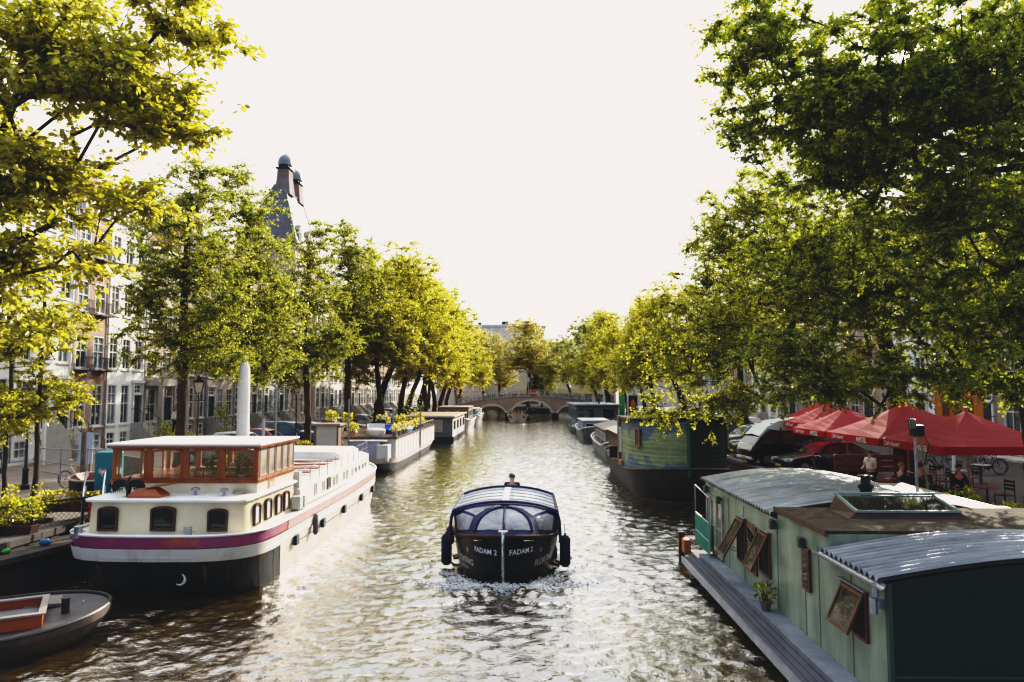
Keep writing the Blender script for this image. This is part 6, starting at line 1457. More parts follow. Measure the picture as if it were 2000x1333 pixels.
# terrace things
t = thing('garden_table', 'low stone coloured table on the terrace houseboat with plants on it', 'table', (-12.4, 45.8, 2.1)); b = MB(); b.box(-.7, 1.2, -.3, .3, .55, .62); b.build('tabletop', stone, t, bevel=.01); [MB().box(x-.04, x+.04, y-.04, y+.04, 0, .55).build('leg', stone, t) for x in (-.6, 1.1) for y in (-.22, .22)]
t = thing('paddling_pool', 'bright blue oval paddling pool on the terrace houseboat', 'pool', (-9.7, 50.5, 2.1)); b = MB(); n = 28
b.loft([[(r_*1.5*math.cos(2*PI*k/n), r_*2.4*math.sin(2*PI*k/n), z) for k in range(n)] for r_, z in ((1, 0), (1.05, .25), (1.0, .42), (.9, .42), (.88, .2))], True, False, True); b.build('ring', M('pool_blue', (.03, .16, .60), (.02, .11, .45), 2, .35, .05), t, True)
t = thing('kettle_barbecue', 'round dark kettle barbecue beside the blue pool', 'barbecue', (-9.75, 47.5, 2.1)); b = MB(); b.lathe([(.05, .55), (.3, .7), (.34, .85), (.3, 1.0), (.12, 1.12), (.03, 1.16)], 16); b.build('bowl', black, t, True); [MB().tube([(0, 0, .6), (.28*math.cos(a), .28*math.sin(a), 0)], .015, 6).build('leg', steel, t) for a in (0, 2.1, 4.2)]
t = thing('covered_armchair', 'white covered round armchair on the terrace houseboat', 'chair', (-9.7, 45.6, 2.1)); b = MB(); b.lathe([(.5, 0), (.6, .2), (.62, .42), (.45, .52), (.1, .55)], 16); b.build('seat', white, t, True); b = MB(); b.loft([[(.55*math.cos(a), .55*math.sin(a), z) for a in [PI*.1*k for k in range(11)]] for z in (.4, .8)], False); b.build('backrest', white, t, True)
pots = 'flower pots standing on the rail of the terrace houseboat'
for i in range(7): leafy('flower_pot', f'{["nearest","second","third","fourth","fifth","sixth","farthest"][i]} flower pot on the canal side rail of the terrace houseboat', 'flower pot', (-8.4, 45.2+i*1.9, 2.1), .3, .3, .22, 170, .12, leafpale, 40+i, pots, pot=.3, potm=M('pot_grey', (.3, .28, .26), (.2, .19, .18), 4, .7, .1), flowers=orangef)
for i, (x, y, s, lab) in enumerate([(-12.6, 45.7, .38, 'round leafy plant on the stone coloured terrace table'), (-11.6, 45.8, .3, 'grassy plant right on the stone coloured terrace table'), (-10.8, 53.5, .5, 'peach flowering shrub behind the blue pool'), (-10.0, 56.5, .42, 'round yellow green bush in a pale pot beyond the pool'), (-9.0, 59.5, .42, 'orange flowering plant near the far end of the terrace'), (-9.8, 60.5, .9, 'tall thin leafy shrub at the far end of the terrace houseboat'), (-11.0, 44.6, .35, 'yellow green trailing plant beside the stair cabin')]):
    leafy('potted_plant', lab, 'plant', (x, y, 2.72 if i < 2 else 2.1), s, s, s*(1.6 if i == 5 else .8), 260, .13, leafyellow if i != 2 else leafpale, 60+i, None, pot=.35, potm=stone if i == 3 else None, flowers=orangef if i in (2, 4) else None)
brownroof = M('roof_sand', (.52, .36, .24), (.42, .29, .19), .8, .7, .1)
t = box_houseboat('brown_roofed_houseboat', 'houseboat with sandy flat roof, grey planked end wall and curtained window', (-9.8, 70, 0), 4.9, 13, boardM('grey_siding', (.26, .27, .29), (.19, .20, .22), 'Z', .16, .7), brownroof, 1.95, .5, front=((1.9, 2.0),), sidewin=4, over=.25)
b = MB(); b.box(-2.45, 2.45, -.02, .0, 2.1, 2.43); b.build('brown_fascia', MATS['trim_brown'], t)
b = MB(); b.box(2.452, 2.47, 0, 13, .5, 2.4); b.build('white_side', MATS['terrace_white'], t)
simple_barge('red_cabin_barge', 'barge with red brown deck cabin just before the bridge', (-9.4, 86, 0), 4.6, 16, MATS['hull_band_pink'], MATS['trim_brown'], M('roof_beige', (.6, .5, .42), (.5, .4, .34), 1, .6, .1), 1.3, 1.6, 4, 11, wins=3)
simple_barge('white_barge', 'white moored barge with grey blue end by the left arch', (-9.4, 104, 0), 4.2, 12, MATS['terrace_white'], M('cabin_greyblue', (.30, .38, .45), (.24, .3, .36), 1, .6, .1), white, 1.2, 1.1, 1.5, 9, wins=1)
simple_barge('white_barge', 'small white boat moored closest to the left arch of the bridge', (-9.4, 117.5, 0), 3.6, 8, MATS['terrace_white'], MATS['terrace_white'], brownroof, 1.1, .8, 2, 6.5, wins=2)
# ------------------------------------------------------------------ cars
def carpaint(name, c): return M(name, c, tuple(x*.85 for x in c), 1, .22, .02, coat=.8)
carglass = glassM('car_glass', (.05, .06, .065), .04)
def make_car(name, label, paint, kind='hatch', roofm=None, loc=(0,0,0), rz=0, group=None):
    """nose towards local -x"""
    t = thing(name, label, 'car' if kind != 'van' else 'van', loc, rz, group)
    if kind == 'sedan': L_, W_, P, belt = 4.5, 1.78, [(0, .32), (.02, .58), (.25, .74), (1.25, .90), (1.95, 1.36), (2.5, 1.45), (3.2, 1.42), (3.95, 1.05), (4.42, .98), (4.5, .6), (4.46, .30)], .90
    elif kind == 'van': L_, W_, P, belt = 4.9, 1.85, [(0, .42), (-.02, .75), (.10, 1.05), (.75, 1.80), (1.2, 2.15), (2.2, 2.30), (4.5, 2.32), (4.85, 2.1), (4.9, .9), (4.88, .38)], 1.05
    elif kind == 'suv': L_, W_, P, belt = 4.4, 1.82, [(0, .38), (.02, .75), (.25, .92), (1.15, 1.04), (1.75, 1.58), (2.3, 1.68), (3.9, 1.66), (4.3, 1.1), (4.4, .95), (4.38, .38)], 1.04
    else: L_, W_, P, belt = 4.0, 1.72, [(0, .32), (.02, .58), (.25, .72), (1.0, .88), (1.65, 1.38), (2.2, 1.48), (3.3, 1.42), (3.8, .98), (3.98, .9), (3.98, .32)], .88
    wx = (.78, L_-.82); wr = .33 if kind != 'van' else .35
    low = []     # underside with wheel arches, rear to front
    for cx in (wx[1], wx[0]):
        low += [(cx+(wr+.06)*math.cos(a), max(P[-1][1]-.02, .30+(wr+.06)*math.sin(a))) for a in [PI*k/8 for k in range(9)]]
    poly = P+low
    def hw(z): 
        if z <= belt: return W_/2-.06*max(0, (.5-z))
        return W_/2-(z-belt)*(.34 if kind != 'van' else .16)
    b = MB(); n = len(poly); Lv = [(x, -hw(z), z) for x, z in poly]; Rv = [(x, hw(z), z) for x, z in poly]
    # side faces split at the belt for a clean shoulder
    b.add(Lv+Rv, [(i, (i+1) % n, n+(i+1) % n, n+i) for i in range(n)])
    lowp = [(x, z) for x, z in poly if z <= belt+.001]; bm = bmesh.new()
    for s in (-1, 1):
        vs = [(x, s*hw(z), z) for x, z in poly]; k = len(b.v); b.v += vs
        b.f.append(tuple(range(k, k+n)))
    body = b.mesh('body', paint, False)
    bm.from_mesh(body); bmesh.ops.remove_doubles(bm, verts=bm.verts, dist=.0005); bmesh.ops.triangulate(bm, faces=[f for f in bm.faces if len(f.verts) > 4])
    bmesh.ops.recalc_face_normals(bm, faces=bm.faces)
    eds = [e for e in bm.edges if len(e.link_faces) == 2 and e.calc_face_angle(0) > R(50)]
    try: bmesh.ops.bevel(bm, geom=eds, offset=.035, segments=3, affect='EDGES', profile=.5, clamp_overlap=True)
    except Exception: pass
    bm.to_mesh(body); bm.free(); body.shade_smooth(); body.set_sharp_from_angle(angle=R(30)); put('body', body, t)
    up = [(x, z) for x, z in P if z >= belt-.02]
    # side glass
    gx = [(x, z) for x, z in up]; zb = belt+.03; zt = max(z for _, z in up)-.09
    if kind == 'van': side = [(.42, zb+.05), (.85, 1.66), (4.45, 1.72), (4.5, zb+.05)]
    else:
        a = next(i for i, p in enumerate(P) if p[1] >= belt-.03); A, Bp, C, D_ = P[a], P[a+1], P[a+2], P[a+3]; E_ = P[a+4] if a+4 < len(P) else P[-1]
        side = [(A[0]+.30, zb), (Bp[0]+.12, Bp[1]-.08), (C[0], C[1]-.10), (D_[0]-.05, D_[1]-.10), (E_[0]-.28, zb)]
    for s in (-1, 1):
        b = MB(); b.add([(x, s*(hw(z)+.006), z) for x, z in side], [tuple(range(len(side)))]); gl = b.build('side_window', carglass, t)
        b = MB(); mx = (side[0][0]+side[-1][0])/2
        for xx in ((mx-.05,) if kind != 'van' else (1.6, 3.0)): b.add([(xx-.04, s*(hw(zb)+.010), zb), (xx+.04, s*(hw(zb)+.010), zb), (xx+.04, s*(hw(zt)+.010), zt), (xx-.04, s*(hw(zt)+.010), zt)], [(0, 1, 2, 3)])
        b.build('pillar', black, gl)
    def slab(i, name):
        (xa, za), (xb, zb_) = P[i], P[i+1]; d = Vector((xb-xa, 0, zb_-za)); nrm = Vector((-d.z, 0, d.x)).normalized()
        q = []
        for f, ins in ((.10, .10), (.92, .12)):
            x, z = xa+(xb-xa)*f, za+(zb_-za)*f; q.append((x, z, hw(z)-ins))
        vs = [(q[0][0], -q[0][2], q[0][1]), (q[0][0], q[0][2], q[0][1]), (q[1][0], q[1][2], q[1][1]), (q[1][0], -q[1][2], q[1][1])]
        vs = [tuple(Vector(v)+nrm*.008) for v in vs]; MB().add(vs, [(0, 1, 2, 3)]).build(name, carglass, t)
    slab(next(i for i, p in enumerate(P) if p[1] >= belt-.03), 'windscreen') if kind != 'van' else slab(2, 'windscreen')
    k = max(i for i, p in enumerate(P) if p[1] >= (1.35 if kind != 'van' else 2.0)); slab(k, 'rear_window')
    if kind == 'van' and roofm:
        b = MB(); rr = []
        for x, z, w_ in ((.42, 1.52, .83), (.9, 1.98, .80), (1.5, 2.26, .78), (2.3, 2.36, .77), (4.5, 2.38, .77), (4.88, 2.2, .77)):
            rr.append([(x, -w_-.03, min(z, 1.78) if x > .9 else z-.1), (x, -w_+.02, z), (x, 0, z+.07), (x, w_-.02, z), (x, w_+.03, min(z, 1.78) if x > .9 else z-.1)])
        b.loft(rr, False); b.build('pop_up_roof', roofm, t, True, auto=35)
        b = MB(); b.add([(-.035, -.83, .80), (-.035, .83, .80), (.09, .81, 1.06), (.09, -.81, 1.06)], [(0, 1, 2, 3)]); b.build('front_panel', roofm, t)
    for x in wx:
        for s in (-1, 1):
            b = MB(); b.lathe([(.20, -.1), (wr-.03, -.11), (wr, -.07), (wr, .07), (wr-.03, .11), (.20, .1)], 18, (x, s*(W_/2-.11), wr), 'Y'); w_ = b.build('wheel', rubber, t, True)
            b = MB(); b.lathe([(.03, .10), (.20, .085), (.205, .105), (.17, .108), (.06, .12)] if s == 1 else [(.06, -.12), (.17, -.108), (.205, -.105), (.20, -.085), (.03, -.10)], 10, (x, s*(W_/2-.11), wr), 'Y'); b.build('rim', steel, w_)
    lg = M('headlight', (.7, .72, .75), (.5, .52, .55), 8, .12, 0, coat=.5); rl = M('tail_light', (.45, .02, .02), (.3, .01, .01), 5, .2, 0)
    for s in (-1, 1):
        zf = .66 if kind in ('sedan', 'hatch') else .82; b = MB(); b.box(-.01 if kind != 'van' else -.04, .2, s*.60-.16, s*.60+.16, zf-.08, zf+.05); b.build('headlight', lg, t, bevel=.02)
        b = MB(); b.box(L_-.1, L_+.01, s*.66-.12, s*.66+.12, zf, zf+.2); b.build('tail_light', rl, t, bevel=.02)
        b = MB(); b.box(1.25, 1.42, s*(W_/2+.02)-.09, s*(W_/2+.02)+.09, belt-.02, belt+.12); b.build('wing_mirror', paint, t, bevel=.03)
    b = MB(); b.box(-.05, .15, -W_/2+.05, W_/2-.05, .32, .46); b.build('front_bumper', black if kind != 'van' else white, t, bevel=.03)
    b = MB(); b.box(-.02, .03, -.45, .45, .50, .64); b.build('grille', black, t)
    b = MB(); b.box(-.065, -.05, -.26, .26, .34, .45); b.build('number_plate', M('plate_yellow', (.75, .55, .05), (.65, .45, .04), 4, .5, 0), t)
    return t
pw = carpaint('car_white', (.72, .72, .70)); pk = carpaint('car_black', (.014, .016, .018)); pr = carpaint('car_red', (.30, .03, .03)); pg_ = carpaint('car_grey', (.22, .24, .25)); pb = carpaint('car_blue', (.05, .12, .28)); ps = carpaint('car_silver', (.5, .5, .5)); pgr = carpaint('car_green', (.10, .14, .11))
G_ = 'cars parked along the left quay'
cl = [(-12.0, 37.5, pg_, 'hatch', 'dark grey car nose to the canal just right of the white pillar'), (-12.2, 40.9, pw, 'hatch', 'white hatchback parked beside the nearest bushes of the left quay'), (-12.2, 44.3, pr, 'hatch', 'dark red car parked against the elm with the second lamp'),
      (-12.4, 50.0, pb, 'suv', 'blue car with sky reflecting in its windscreen next to the red one'), (-12.2, 54.0, ps, 'hatch', 'silver car beyond the blue one on the left quay'), (-12.4, 60.5, pk, 'sedan', 'black car by the slim elm on the left quay'),
      (-12.3, 64, pg_, 'sedan', 'grey car left of the leaning elm trunk'), (-12.3, 71.5, ps, 'hatch', 'silver car right of the leaning elm trunk'), (-12.4, 83, pw, 'hatch', 'white car between the forked elm and the next trunk'), (-12.4, 87, pw, 'suv', 'taller white car just before the dark straight elm trunk'),
      (-12.3, 96, pg_, 'hatch', 'grey car past the dark straight elm trunk'), (-12.3, 100, pk, 'hatch', 'black car over the sandy houseboat roof'), (-12.2, 109, pw, 'sedan', 'white car left of the red brown deck cabin'), (-12.2, 113, pgr, 'sedan', 'green grey car behind the red brown deck cabin')]
protos = {}
for x, y, p_, k, lab in cl:
    key = (p_.name, k)
    if key not in protos: protos[key] = make_car('parked_car', lab, p_, k, None, (x-2.2, y, S_), PI, G_)
    else: clone(protos[key], (x-2.2, y, S_), PI, lab, G_)
for o in [o for o in COL.objects if o.get('group') == G_]: o.location.x -= -.0
GR = 'cars parked along the right quay'
make_car('parked_car', 'black saloon car with nose to the canal behind the wooden bench', carpaint('car_black_green', (.016, .020, .017)), 'sedan', None, (11.65, 33.5, S_), R(8), GR)
make_car('camper_van', 'dark camper van with pale pop up roof parked beside the black saloon', pk, 'van', M('van_roof', (.55, .56, .48), (.46, .47, .40), 2, .4, .05), (11.2, 37.3, S_), R(8))
make_car('parked_car', 'black station wagon half hidden behind the camper van', pk, 'suv', None, (11.8, 41.5, S_), R(6), GR)
make_car('parked_car', 'grey car with pale roof box left of the camper van', pg_, 'suv', None, (11.9, 45.2, S_), R(6), GR)
make_car('parked_car', 'dark green off road car standing across the street behind the camper van', pgr, 'suv', None, (19.0, 56, S_), R(170), GR)
for i, (x, y, p_, lab) in enumerate([(20.5, 64, pr, 'red car far up the right street'), (20.5, 75, pw, 'white car far up the right street'), (16.8, 104, ps, 'silver car beside the far right elms')]):
    make_car('parked_car', lab, p_, 'hatch', None, (x, y, S_), PI/2, GR)

# ------------------------------------------------------------------ street lamps
def street_lamp(label, loc, h=4.2, group='old style street lamps on the left quay'):
    t = thing('street_lamp', label, 'street lamp', loc, .4, group)
    b = MB(); b.lathe([(.16, 0), (.16, .15), (.11, .2), (.10, .7), (.13, .75), (.06, .85), (.05, 1.6), (.065, 1.65), (.045, 1.7), (.035, h-1.0), (.06, h-.95), (.03, h-.85)], 12); b.tube([(-.3, 0, h-1.15), (.3, 0, h-1.15)], .018, 6)
    for s in (-1, 1): b.tube([(0, 0, h-.95), (s*.12, 0, h-.85), (s*.14, 0, h-.72)], .014, 5)
    b.build('post', dmetal, t, True)
    q = lambda s, z: [(-s, -s, z), (s, -s, z), (s, s, z), (-s, s, z)]
    b = MB(); b.loft([q(.13, h-.75), q(.235, h-.22)], True, True, True); ln = b.build('lantern_glass', M('lantern_glass', (.75, .68, .55), (.65, .58, .46), 3, .25, 0), t)
    b = MB(); 
    for sx in (-1, 1):
        for sy in (-1, 1): b.bar((sx*.135, sy*.135, h-.76), (sx*.24, sy*.24, h-.21), .025)
    for z, s in ((h-.76, .14), (h-.21, .25)):
        for a, c in (((-s, -s), (s, -s)), ((s, -s), (s, s)), ((s, s), (-s, s)), ((-s, s), (-s, -s))): b.bar((*a, z), (*c, z), .03)
    b.build('lantern_frame', dmetal, t)
    b = MB(); b.loft([q(.27, h-.20), q(.20, h-.08), q(.10, h-.04), q(.10, h+.04), q(.05, h+.1)], True, True, True); b.lathe([(.03, h+.1), (.05, h+.14), (.01, h+.24)], 8); b.build('lantern_cap', dmetal, t)
    return t
street_lamp('old style street lamp with glass lantern beside the biggest left elm', (-16.9, 36.3, S_), 4.45)
street_lamp('old style street lamp half hidden by leaves beside the grey shop front', (-15.6, 47.9, S_), 4.4)
street_lamp('old style street lamp at the left edge behind the dark young tree', (-19.5, 27.5, S_), 4.0)
# stage mast with spot lamps on the left quay
t = thing('mast_post', 'grey steel mast with slack cable rising behind the parked cars', 'mast', (-14.0, 39.5, S_))
b = MB(); b.tube([(0, 0, 0), (0, 0, 4.0)], .055, 8); b.bar((0, 0, 4.0), (-.25, 0, 4.15), .16, .1); b.build('post', steel, t)
b = MB(); b.tube([(0, 0, 3.8), (-.6, 0, 2.9), (-1.6, 0, 2.6)], .012, 5); b.build('cable', black, t)

# ------------------------------------------------------------------ bicycles
def bicycle(label, loc, rz, fm, group=None, lean=0):
    t = thing('bicycle', label, 'bicycle', loc, rz, group)
    for x in (0, 1.05):
        b = MB(); b.tube([(x+.33*math.cos(a), 0, .35+.33*math.sin(a)) for a in [2*PI*k/22 for k in range(22)]], .020, 5, closed=True); w_ = b.build('wheel', rubber, t, True)
        b = MB(); [b.tube([(x, .0, .35), (x+.31*math.cos(a), 0, .35+.31*math.sin(a))], .0035, 3, cap=False) for a in [2*PI*k/12 for k in range(12)]]; b.tube([(x, -.05, .35), (x, .05, .35)], .02, 6); b.build('spokes', steel, w_)
    b = MB(); A, S, H_, Bt = (0, 0, .35), (.30, 0, .88), (.86, 0, .95), (.42, 0, .32)
    for p, q, r in ((A, Bt, .012), (A, (.33, 0, .80), .010), (Bt, (.28, 0, .95), .015), (Bt, (.86, 0, .88), .017), ((.33, 0, .80), (.84, 0, .95), .013), ((.84, 0, 1.0), (1.05, 0, .35), .014)): b.tube([p, q], r, 6)
    b.build('frame', fm, t)
    b = MB(); b.tube([(.83, 0, 1.0), (.80, 0, 1.10), (.80, .10, 1.14), (.68, .27, 1.10)], .012, 5); b.tube([(.80, 0, 1.10), (.80, -.10, 1.14), (.68, -.27, 1.10)], .012, 5); b.build('handlebar', steel, t)
    b = MB(); b.prism([(.14, .97), (.42, .98), (.42, 1.01), (.30, 1.03), (.14, 1.03)], -.07, .07); b.build('saddle', black, t, bevel=.015)
    b = MB(); b.box(-.22, .26, -.06, .06, .70, .72); b.tube([(-.18, 0, .70), (0, .05, .38)], .007, 4); b.build('luggage_rack', dmetal, t)
    b = MB(); b.lathe([(.09, -.01), (.09, .01)], 12, (.42, -.06, .32), 'Y'); b.bar((.42, -.09, .32), (.50, -.09, .16), .02); b.bar((.42, .09, .32), (.34, .09, .48), .02); b.build('crank', dmetal, t)
    t.rotation_euler = (lean, 0, rz); return t
bk = bicycle('black bicycle leaning outside the wheelhouse on the left quay', (-15.2, 26.0, S_), R(15), M('bike_cream', (.6, .57, .5), (.5, .47, .4), 6, .4, .1), 'bicycles on the left quay')
bk['label'] = 'cream bicycle seen through the left wheelhouse window'
clone(bk, (-14.0, 25.6, S_), R(165), 'cream bicycle seen through the second wheelhouse window', 'bicycles on the left quay')
for i, (x, y, a, lab) in enumerate([(-22.5, 52, 20, 'bicycle against the brown house behind the big elm'), (-22.8, 58, 100, 'bicycle below the climbing plant of the step gabled house'), (-22, 73, 80, 'bicycle by the grey shop front'), (-21.5, 76, 95, 'bicycle in front of the tall chimneyed building'), (-21.2, 81, 85, 'bicycle outside the beige house'),
     (-17.0, 27.5, 170, 'bicycle behind the teal cabinet')]): clone(bk, (x, y, S_), R(a), lab, 'bicycles on the left quay')
bd = bicycle('dark bicycle standing at the left end of the bridge railing', (-11.6, BY+.7, z_on_bridge(-11)+.1), R(4), black, 'bicycles along the bridge railing')
rb = random.Random(4); bo = []
xs = [-11.0+i*.62 for i in range(17)]
for i, x in enumerate(xs): clone(bd, (x, BY+.65+.3*(i % 3), z_on_bridge(x+.4)-.02), R(rb.uniform(55, 115)), ['dark bicycle parked on the left half of the bridge'][0], 'bicycles along the left half of the bridge')
for i, x in enumerate([3.6+k*.75 for k in range(10)]): clone(bd, (x, BY+.65+.3*(i % 3), z_on_bridge(x+.4)-.02), R(rb.uniform(20, 160)), 'dark bicycle parked on the right half of the bridge', 'bicycles along the right half of the bridge')
RBK = 'bicycles under and behind the red parasols'
for i, (x, y, a, lab) in enumerate([(18.2, 33.0, 10, 'bicycle farthest left in the row behind the parasols'), (19.3, 33.2, 175, 'second bicycle from the left in the row behind the parasols'), (20.4, 33.0, 5, 'third bicycle from the left in the row behind the parasols'),
     (21.6, 33.3, 172, 'bicycle with pale wheel rim behind the wooden parasol post'), (22.8, 33.0, 8, 'bicycle second from the right in the row behind the parasols'), (24.0, 33.2, 176, 'rightmost bicycle in the row behind the parasols'), (11.5, 29.3, 60, 'bicycle with high handlebar between the black saloon and the bench'), (12.4, 23.2, 30, 'bicycle propped behind the corrugated roof next to the waiter'), (11.6, 38.8, 80, 'bicycle squeezed between the planked boat and the camper van'), (13.4, 23.9, 160, 'bicycle lying low beside the floodlight pole')]):
    clone(bd, (x, y, S_), R(a), lab, RBK)

# ------------------------------------------------------------------ left terrace: fence, planters, dark boat, teal cabinet
t = thing('mesh_fence', 'dark iron fence with wire mesh panels around the left terrace', 'fence', (-14.6, 15.6, 0)); P0, P1 = Vector((-.6, 0, 0)), Vector((3.1, 7.2, 0))
b = MB(); b.box(0, 0, 0, 0, 0, 0); b = MB()
pts = [P0.lerp(P1, i/6) for i in range(7)]
for p in pts: b.bar(p+Vector((0, 0, .95)), p+Vector((0, 0, 1.95)), .045)
for z in (1.95, 1.0): b.bar(P0+Vector((0, 0, z)), P1+Vector((0, 0, z)), .05)
b.build('fence_frame', black, t)
d = (P1-P0).normalized(); b = MB(); L_ = (P1-P0).length
for k in range(int(L_/.14)):
    for s in (1, -1):
        a = P0+d*(k*.14+(.9 if s < 0 else 0)); c = a+d*(.9*s); 
        if 0 <= (c-P0).dot(d) <= L_ and 0 <= (a-P0).dot(d) <= L_: b.tube([a+Vector((0, 0, 1.02)), c+Vector((0, 0, 1.92))], .006, 3, cap=False)
b.build('wire_mesh', dmetal, t)
b = MB(); b.box(0, .04, .0, 3.2, 1.0, 1.85); o = b.build('dark_panel', MATS['tarp_grey'], t); o.location = (P0.x, P0.y, 0); o.rotation_euler = (0, 0, -math.atan2(3.7, 7.2))
t = thing('terrace_pontoon', 'dark timber terrace pontoon littered with odds and ends below the mesh fence', 'pontoon', (-13.9, 12.5, 0))
b = MB(); b.prism([(-1.6, 0), (.35, 0), (2.5, 9.2), (1.0, 12.0), (-1.6, 12.0)], .85, .98, 'Z'); b.build('deck', M('terrace_boards', (.075, .06, .05), (.04, .032, .028), 3, .8, .5), t)
b = MB(); b.prism([(-1.6, .1), (.22, .1), (2.38, 9.25), (.95, 11.9), (-1.6, 11.9)], -.4, .85, 'Z'); b.build('side_boards', M('terrace_dark', (.045, .038, .032), (.022, .019, .017), 2.5, .8, .6), t)
for x, y, lab, c, sz in ((-12.9, 17.6, 'green plastic bottle lying on the edge of the left terrace', (.04, .35, .08), .07), (-12.55, 18.6, 'small blue bag on the edge of the left terrace', (.08, .2, .35), .09), (-12.95, 16.9, 'white crumpled paper on the edge of the left terrace', (.6, .6, .55), .07), (-12.4, 19.6, 'pale cloth on the far edge of the left terrace', (.5, .48, .42), .09), (-13.15, 16.2, 'grey tin on the edge of the left terrace', (.3, .3, .28), .06)):
    nm = 'bottle' if 'bottle' in lab else ('bag' if 'bag' in lab else ('paper' if 'paper' in lab else ('cloth' if 'cloth' in lab else 'tin')))
    b = MB(); b.lathe([(.2*sz, -1.8*sz), (sz*.9, -1.5*sz), (sz, .4*sz), (sz*.5, 1.0*sz), (sz*.3, 1.7*sz)], 9, (0, 0, sz), 'X'); o = b.build(nm, M(nm+'_mat', c, None, 6, .4, .1), None, True); o.location = (x, y, .98); o.rotation_euler = (0, 0, x*5); tag(o, lab, nm)
LP_ = 'plant troughs on the left terrace'
leafy('planter', 'long trough with spiky bright green shrubs at the left edge of the terrace', 'planter', (-14.7, 17.4, 1.05), .75, .3, .34, 900, .10, leafyellow, 71, LP_, pot=.42, potm=dwood, spikes=4)
leafy('planter', 'trough with pale leafed bush and two tall spikes behind the mesh fence', 'planter', (-13.7, 18.8, 1.05), .75, .3, .34, 900, .10, leafyellow, 72, LP_, pot=.42, potm=dwood, spikes=3)
leafy('planter', 'flower box with pink blossoms on the fence left of the wheelhouse', 'planter', (-13.5, 21.0, 1.45), 1.0, .2, .18, 800, .09, leafyellow, 73, LP_, pot=.22, potm=dwood, flowers=pinkf)
leafy('planter', 'dark leafed plants low on the left terrace', 'planter', (-14.6, 20.6, 1.0), .8, .4, .3, 500, .10, leafdark, 74, LP_, pot=.3, potm=dwood)
t = thing('bead_garland', 'hanging string of shiny red chilli beads on the fence corner', 'garland', (-12.25, 19.9, 1.1)); rg = np.random.default_rng(3); b = MB()
for k in range(44): a, z = rg.uniform(0, 6.28), rg.uniform(0, .85); r = .05+.03*math.sin(z*7); b.lathe([(.004, -.035), (.02, 0), (.004, .035)], 6, (r*math.cos(a), r*math.sin(a), z))
b.build('beads', M('bead_red', (.55, .03, .02), (.4, .02, .015), 6, .25, 0), t, True); b = MB(); b.tube([(0, 0, 0), (0, 0, 1.0)], .012, 5); b.build('string', dmetal, t)
# dark open boat with maroon inside, on the left behind the terrace
t = thing('dark_barge', 'dark open barge with maroon inner sides and red cover, moored behind the left terrace', 'boat', (-15.9, 24.6, 1.15), R(-62))
Hh = Hull(7.5, 2.9, zk=-.6, z0=.85, flare=.85, ts=.12, ps=2.4, tb=.7, pb=2, qb=1.8, sheer1=.25, r1=.5); Hh.strip(0, 1, k=4).build('hull', MATS['tarred_hull'], t, True)
b = MB(); b.loft([Hh.ring(1.0, 30, .02), Hh.ring(.55, 30, .25)]); b.build('inner_side', M('maroon_inner', (.22, .06, .05), (.14, .035, .03), 2, .5, .2), t, True); Hh.rail(1, .04).build('gunwale', M('pale_rail', (.5, .42, .33), (.4, .3, .22), 3, .5, .1), t, True); Hh.deck(.5).build('deck', dwood, t)
b = MB(); b.lathe([(.05, -.7), (.2, -.6), (.24, 0), (.2, .6), (.05, .7)], 10, (-.2, 3.6, .9), 'X'); b.build('red_cover', redc, t, True)
t = thing('teal_cabinet', 'teal upright cabinet with a red and white heart emblem left of the wheelhouse', 'cabinet', (-12.85, 21.5, 1.2))
b = MB(); b.box(-.29, .29, 0, .6, 0, 1.95); b.build('body', M('teal_paint', (.01, .22, .26), (.008, .17, .2), 1.5, .35, .05), t, bevel=.06)
def heart(s): return [(s*.016*16*math.sin(a)**3/.256*.16, s*(13*math.cos(a)-5*math.cos(2*a)-2*math.cos(3*a)-math.cos(4*a))/17) for a in [2*PI*k/32 for k in range(32)]]
def heart2(s): return [(s*math.sin(a)**3, s*(13*math.cos(a)-5*math.cos(2*a)-2*math.cos(3*a)-math.cos(4*a))/16) for a in [2*PI*k/32 for k in range(32)]]
for s, y, m_, dx in ((.14, -.006, M('heart_pale', (.6, .55, .5), None, 5, .5, 0), -.02), (.11, -.012, M('heart_red', (.55, .05, .05), None, 5, .5, 0), .02), (.065, -.018, white, -.01)):
    b = MB(); b.prism([(x+dx, z+1.35) for x, z in heart2(s)], y, y+.006 if y > -.018 else y+.006); b.build('heart_emblem', m_, t)
b = MB(); b.box(-.25, .25, -.006, .0, .12, .14); b.box(.2, .24, -.03, 0, .9, 1.1); b.build('handle', dmetal, t)
t = thing('stair_ladder', 'white metal boarding stair with curved handrails leaning left of the wheelhouse', 'stairs', (-12.75, 20.3, 1.0), R(20))
b = MB()
for s in (0, .5): b.bar((s, 0, 0), (s-.1, 1.0, 1.15), .05, .08); b.tube([(s, .1, .1), (s, .2, .9), (s-.05, .5, 1.15), (s-.1, 1.0, 1.6)], .025, 6)
for k in range(5): b.box(.0-.02*k, .5-.02*k, .15+.18*k, .3+.18*k, .18+.2*k, .2+.2*k)
b.build('frame', steel, t)
t = thing('railing_fence', 'pale steel tube railing with brown post in front of the arched gate', 'fence', (-19.8, 28.5, S_)); b = MB()
for p, q in (((0, 0, .2), (0, 0, 1.6)), ((1.8, -1.2, .2), (1.8, -1.2, 1.6)), ((3.6, -2.4, .2), (3.6, -2.4, 1.7)), ((0, 0, 1.5), (3.6, -2.4, 1.6)), ((0, 0, 1.0), (3.6, -2.4, 1.0)), ((0, 0, .6), (3.6, -2.4, .6)), ((3.6, -2.4, 1.65), (6.0, -.4, 1.4))): b.tube([p, q], .03, 6)
b.build('tubes', steel, t); b = MB(); b.bar((3.3, -2.2, 0), (3.3, -2.2, 2.3), .12); b.build('brown_post', oldwood, t)
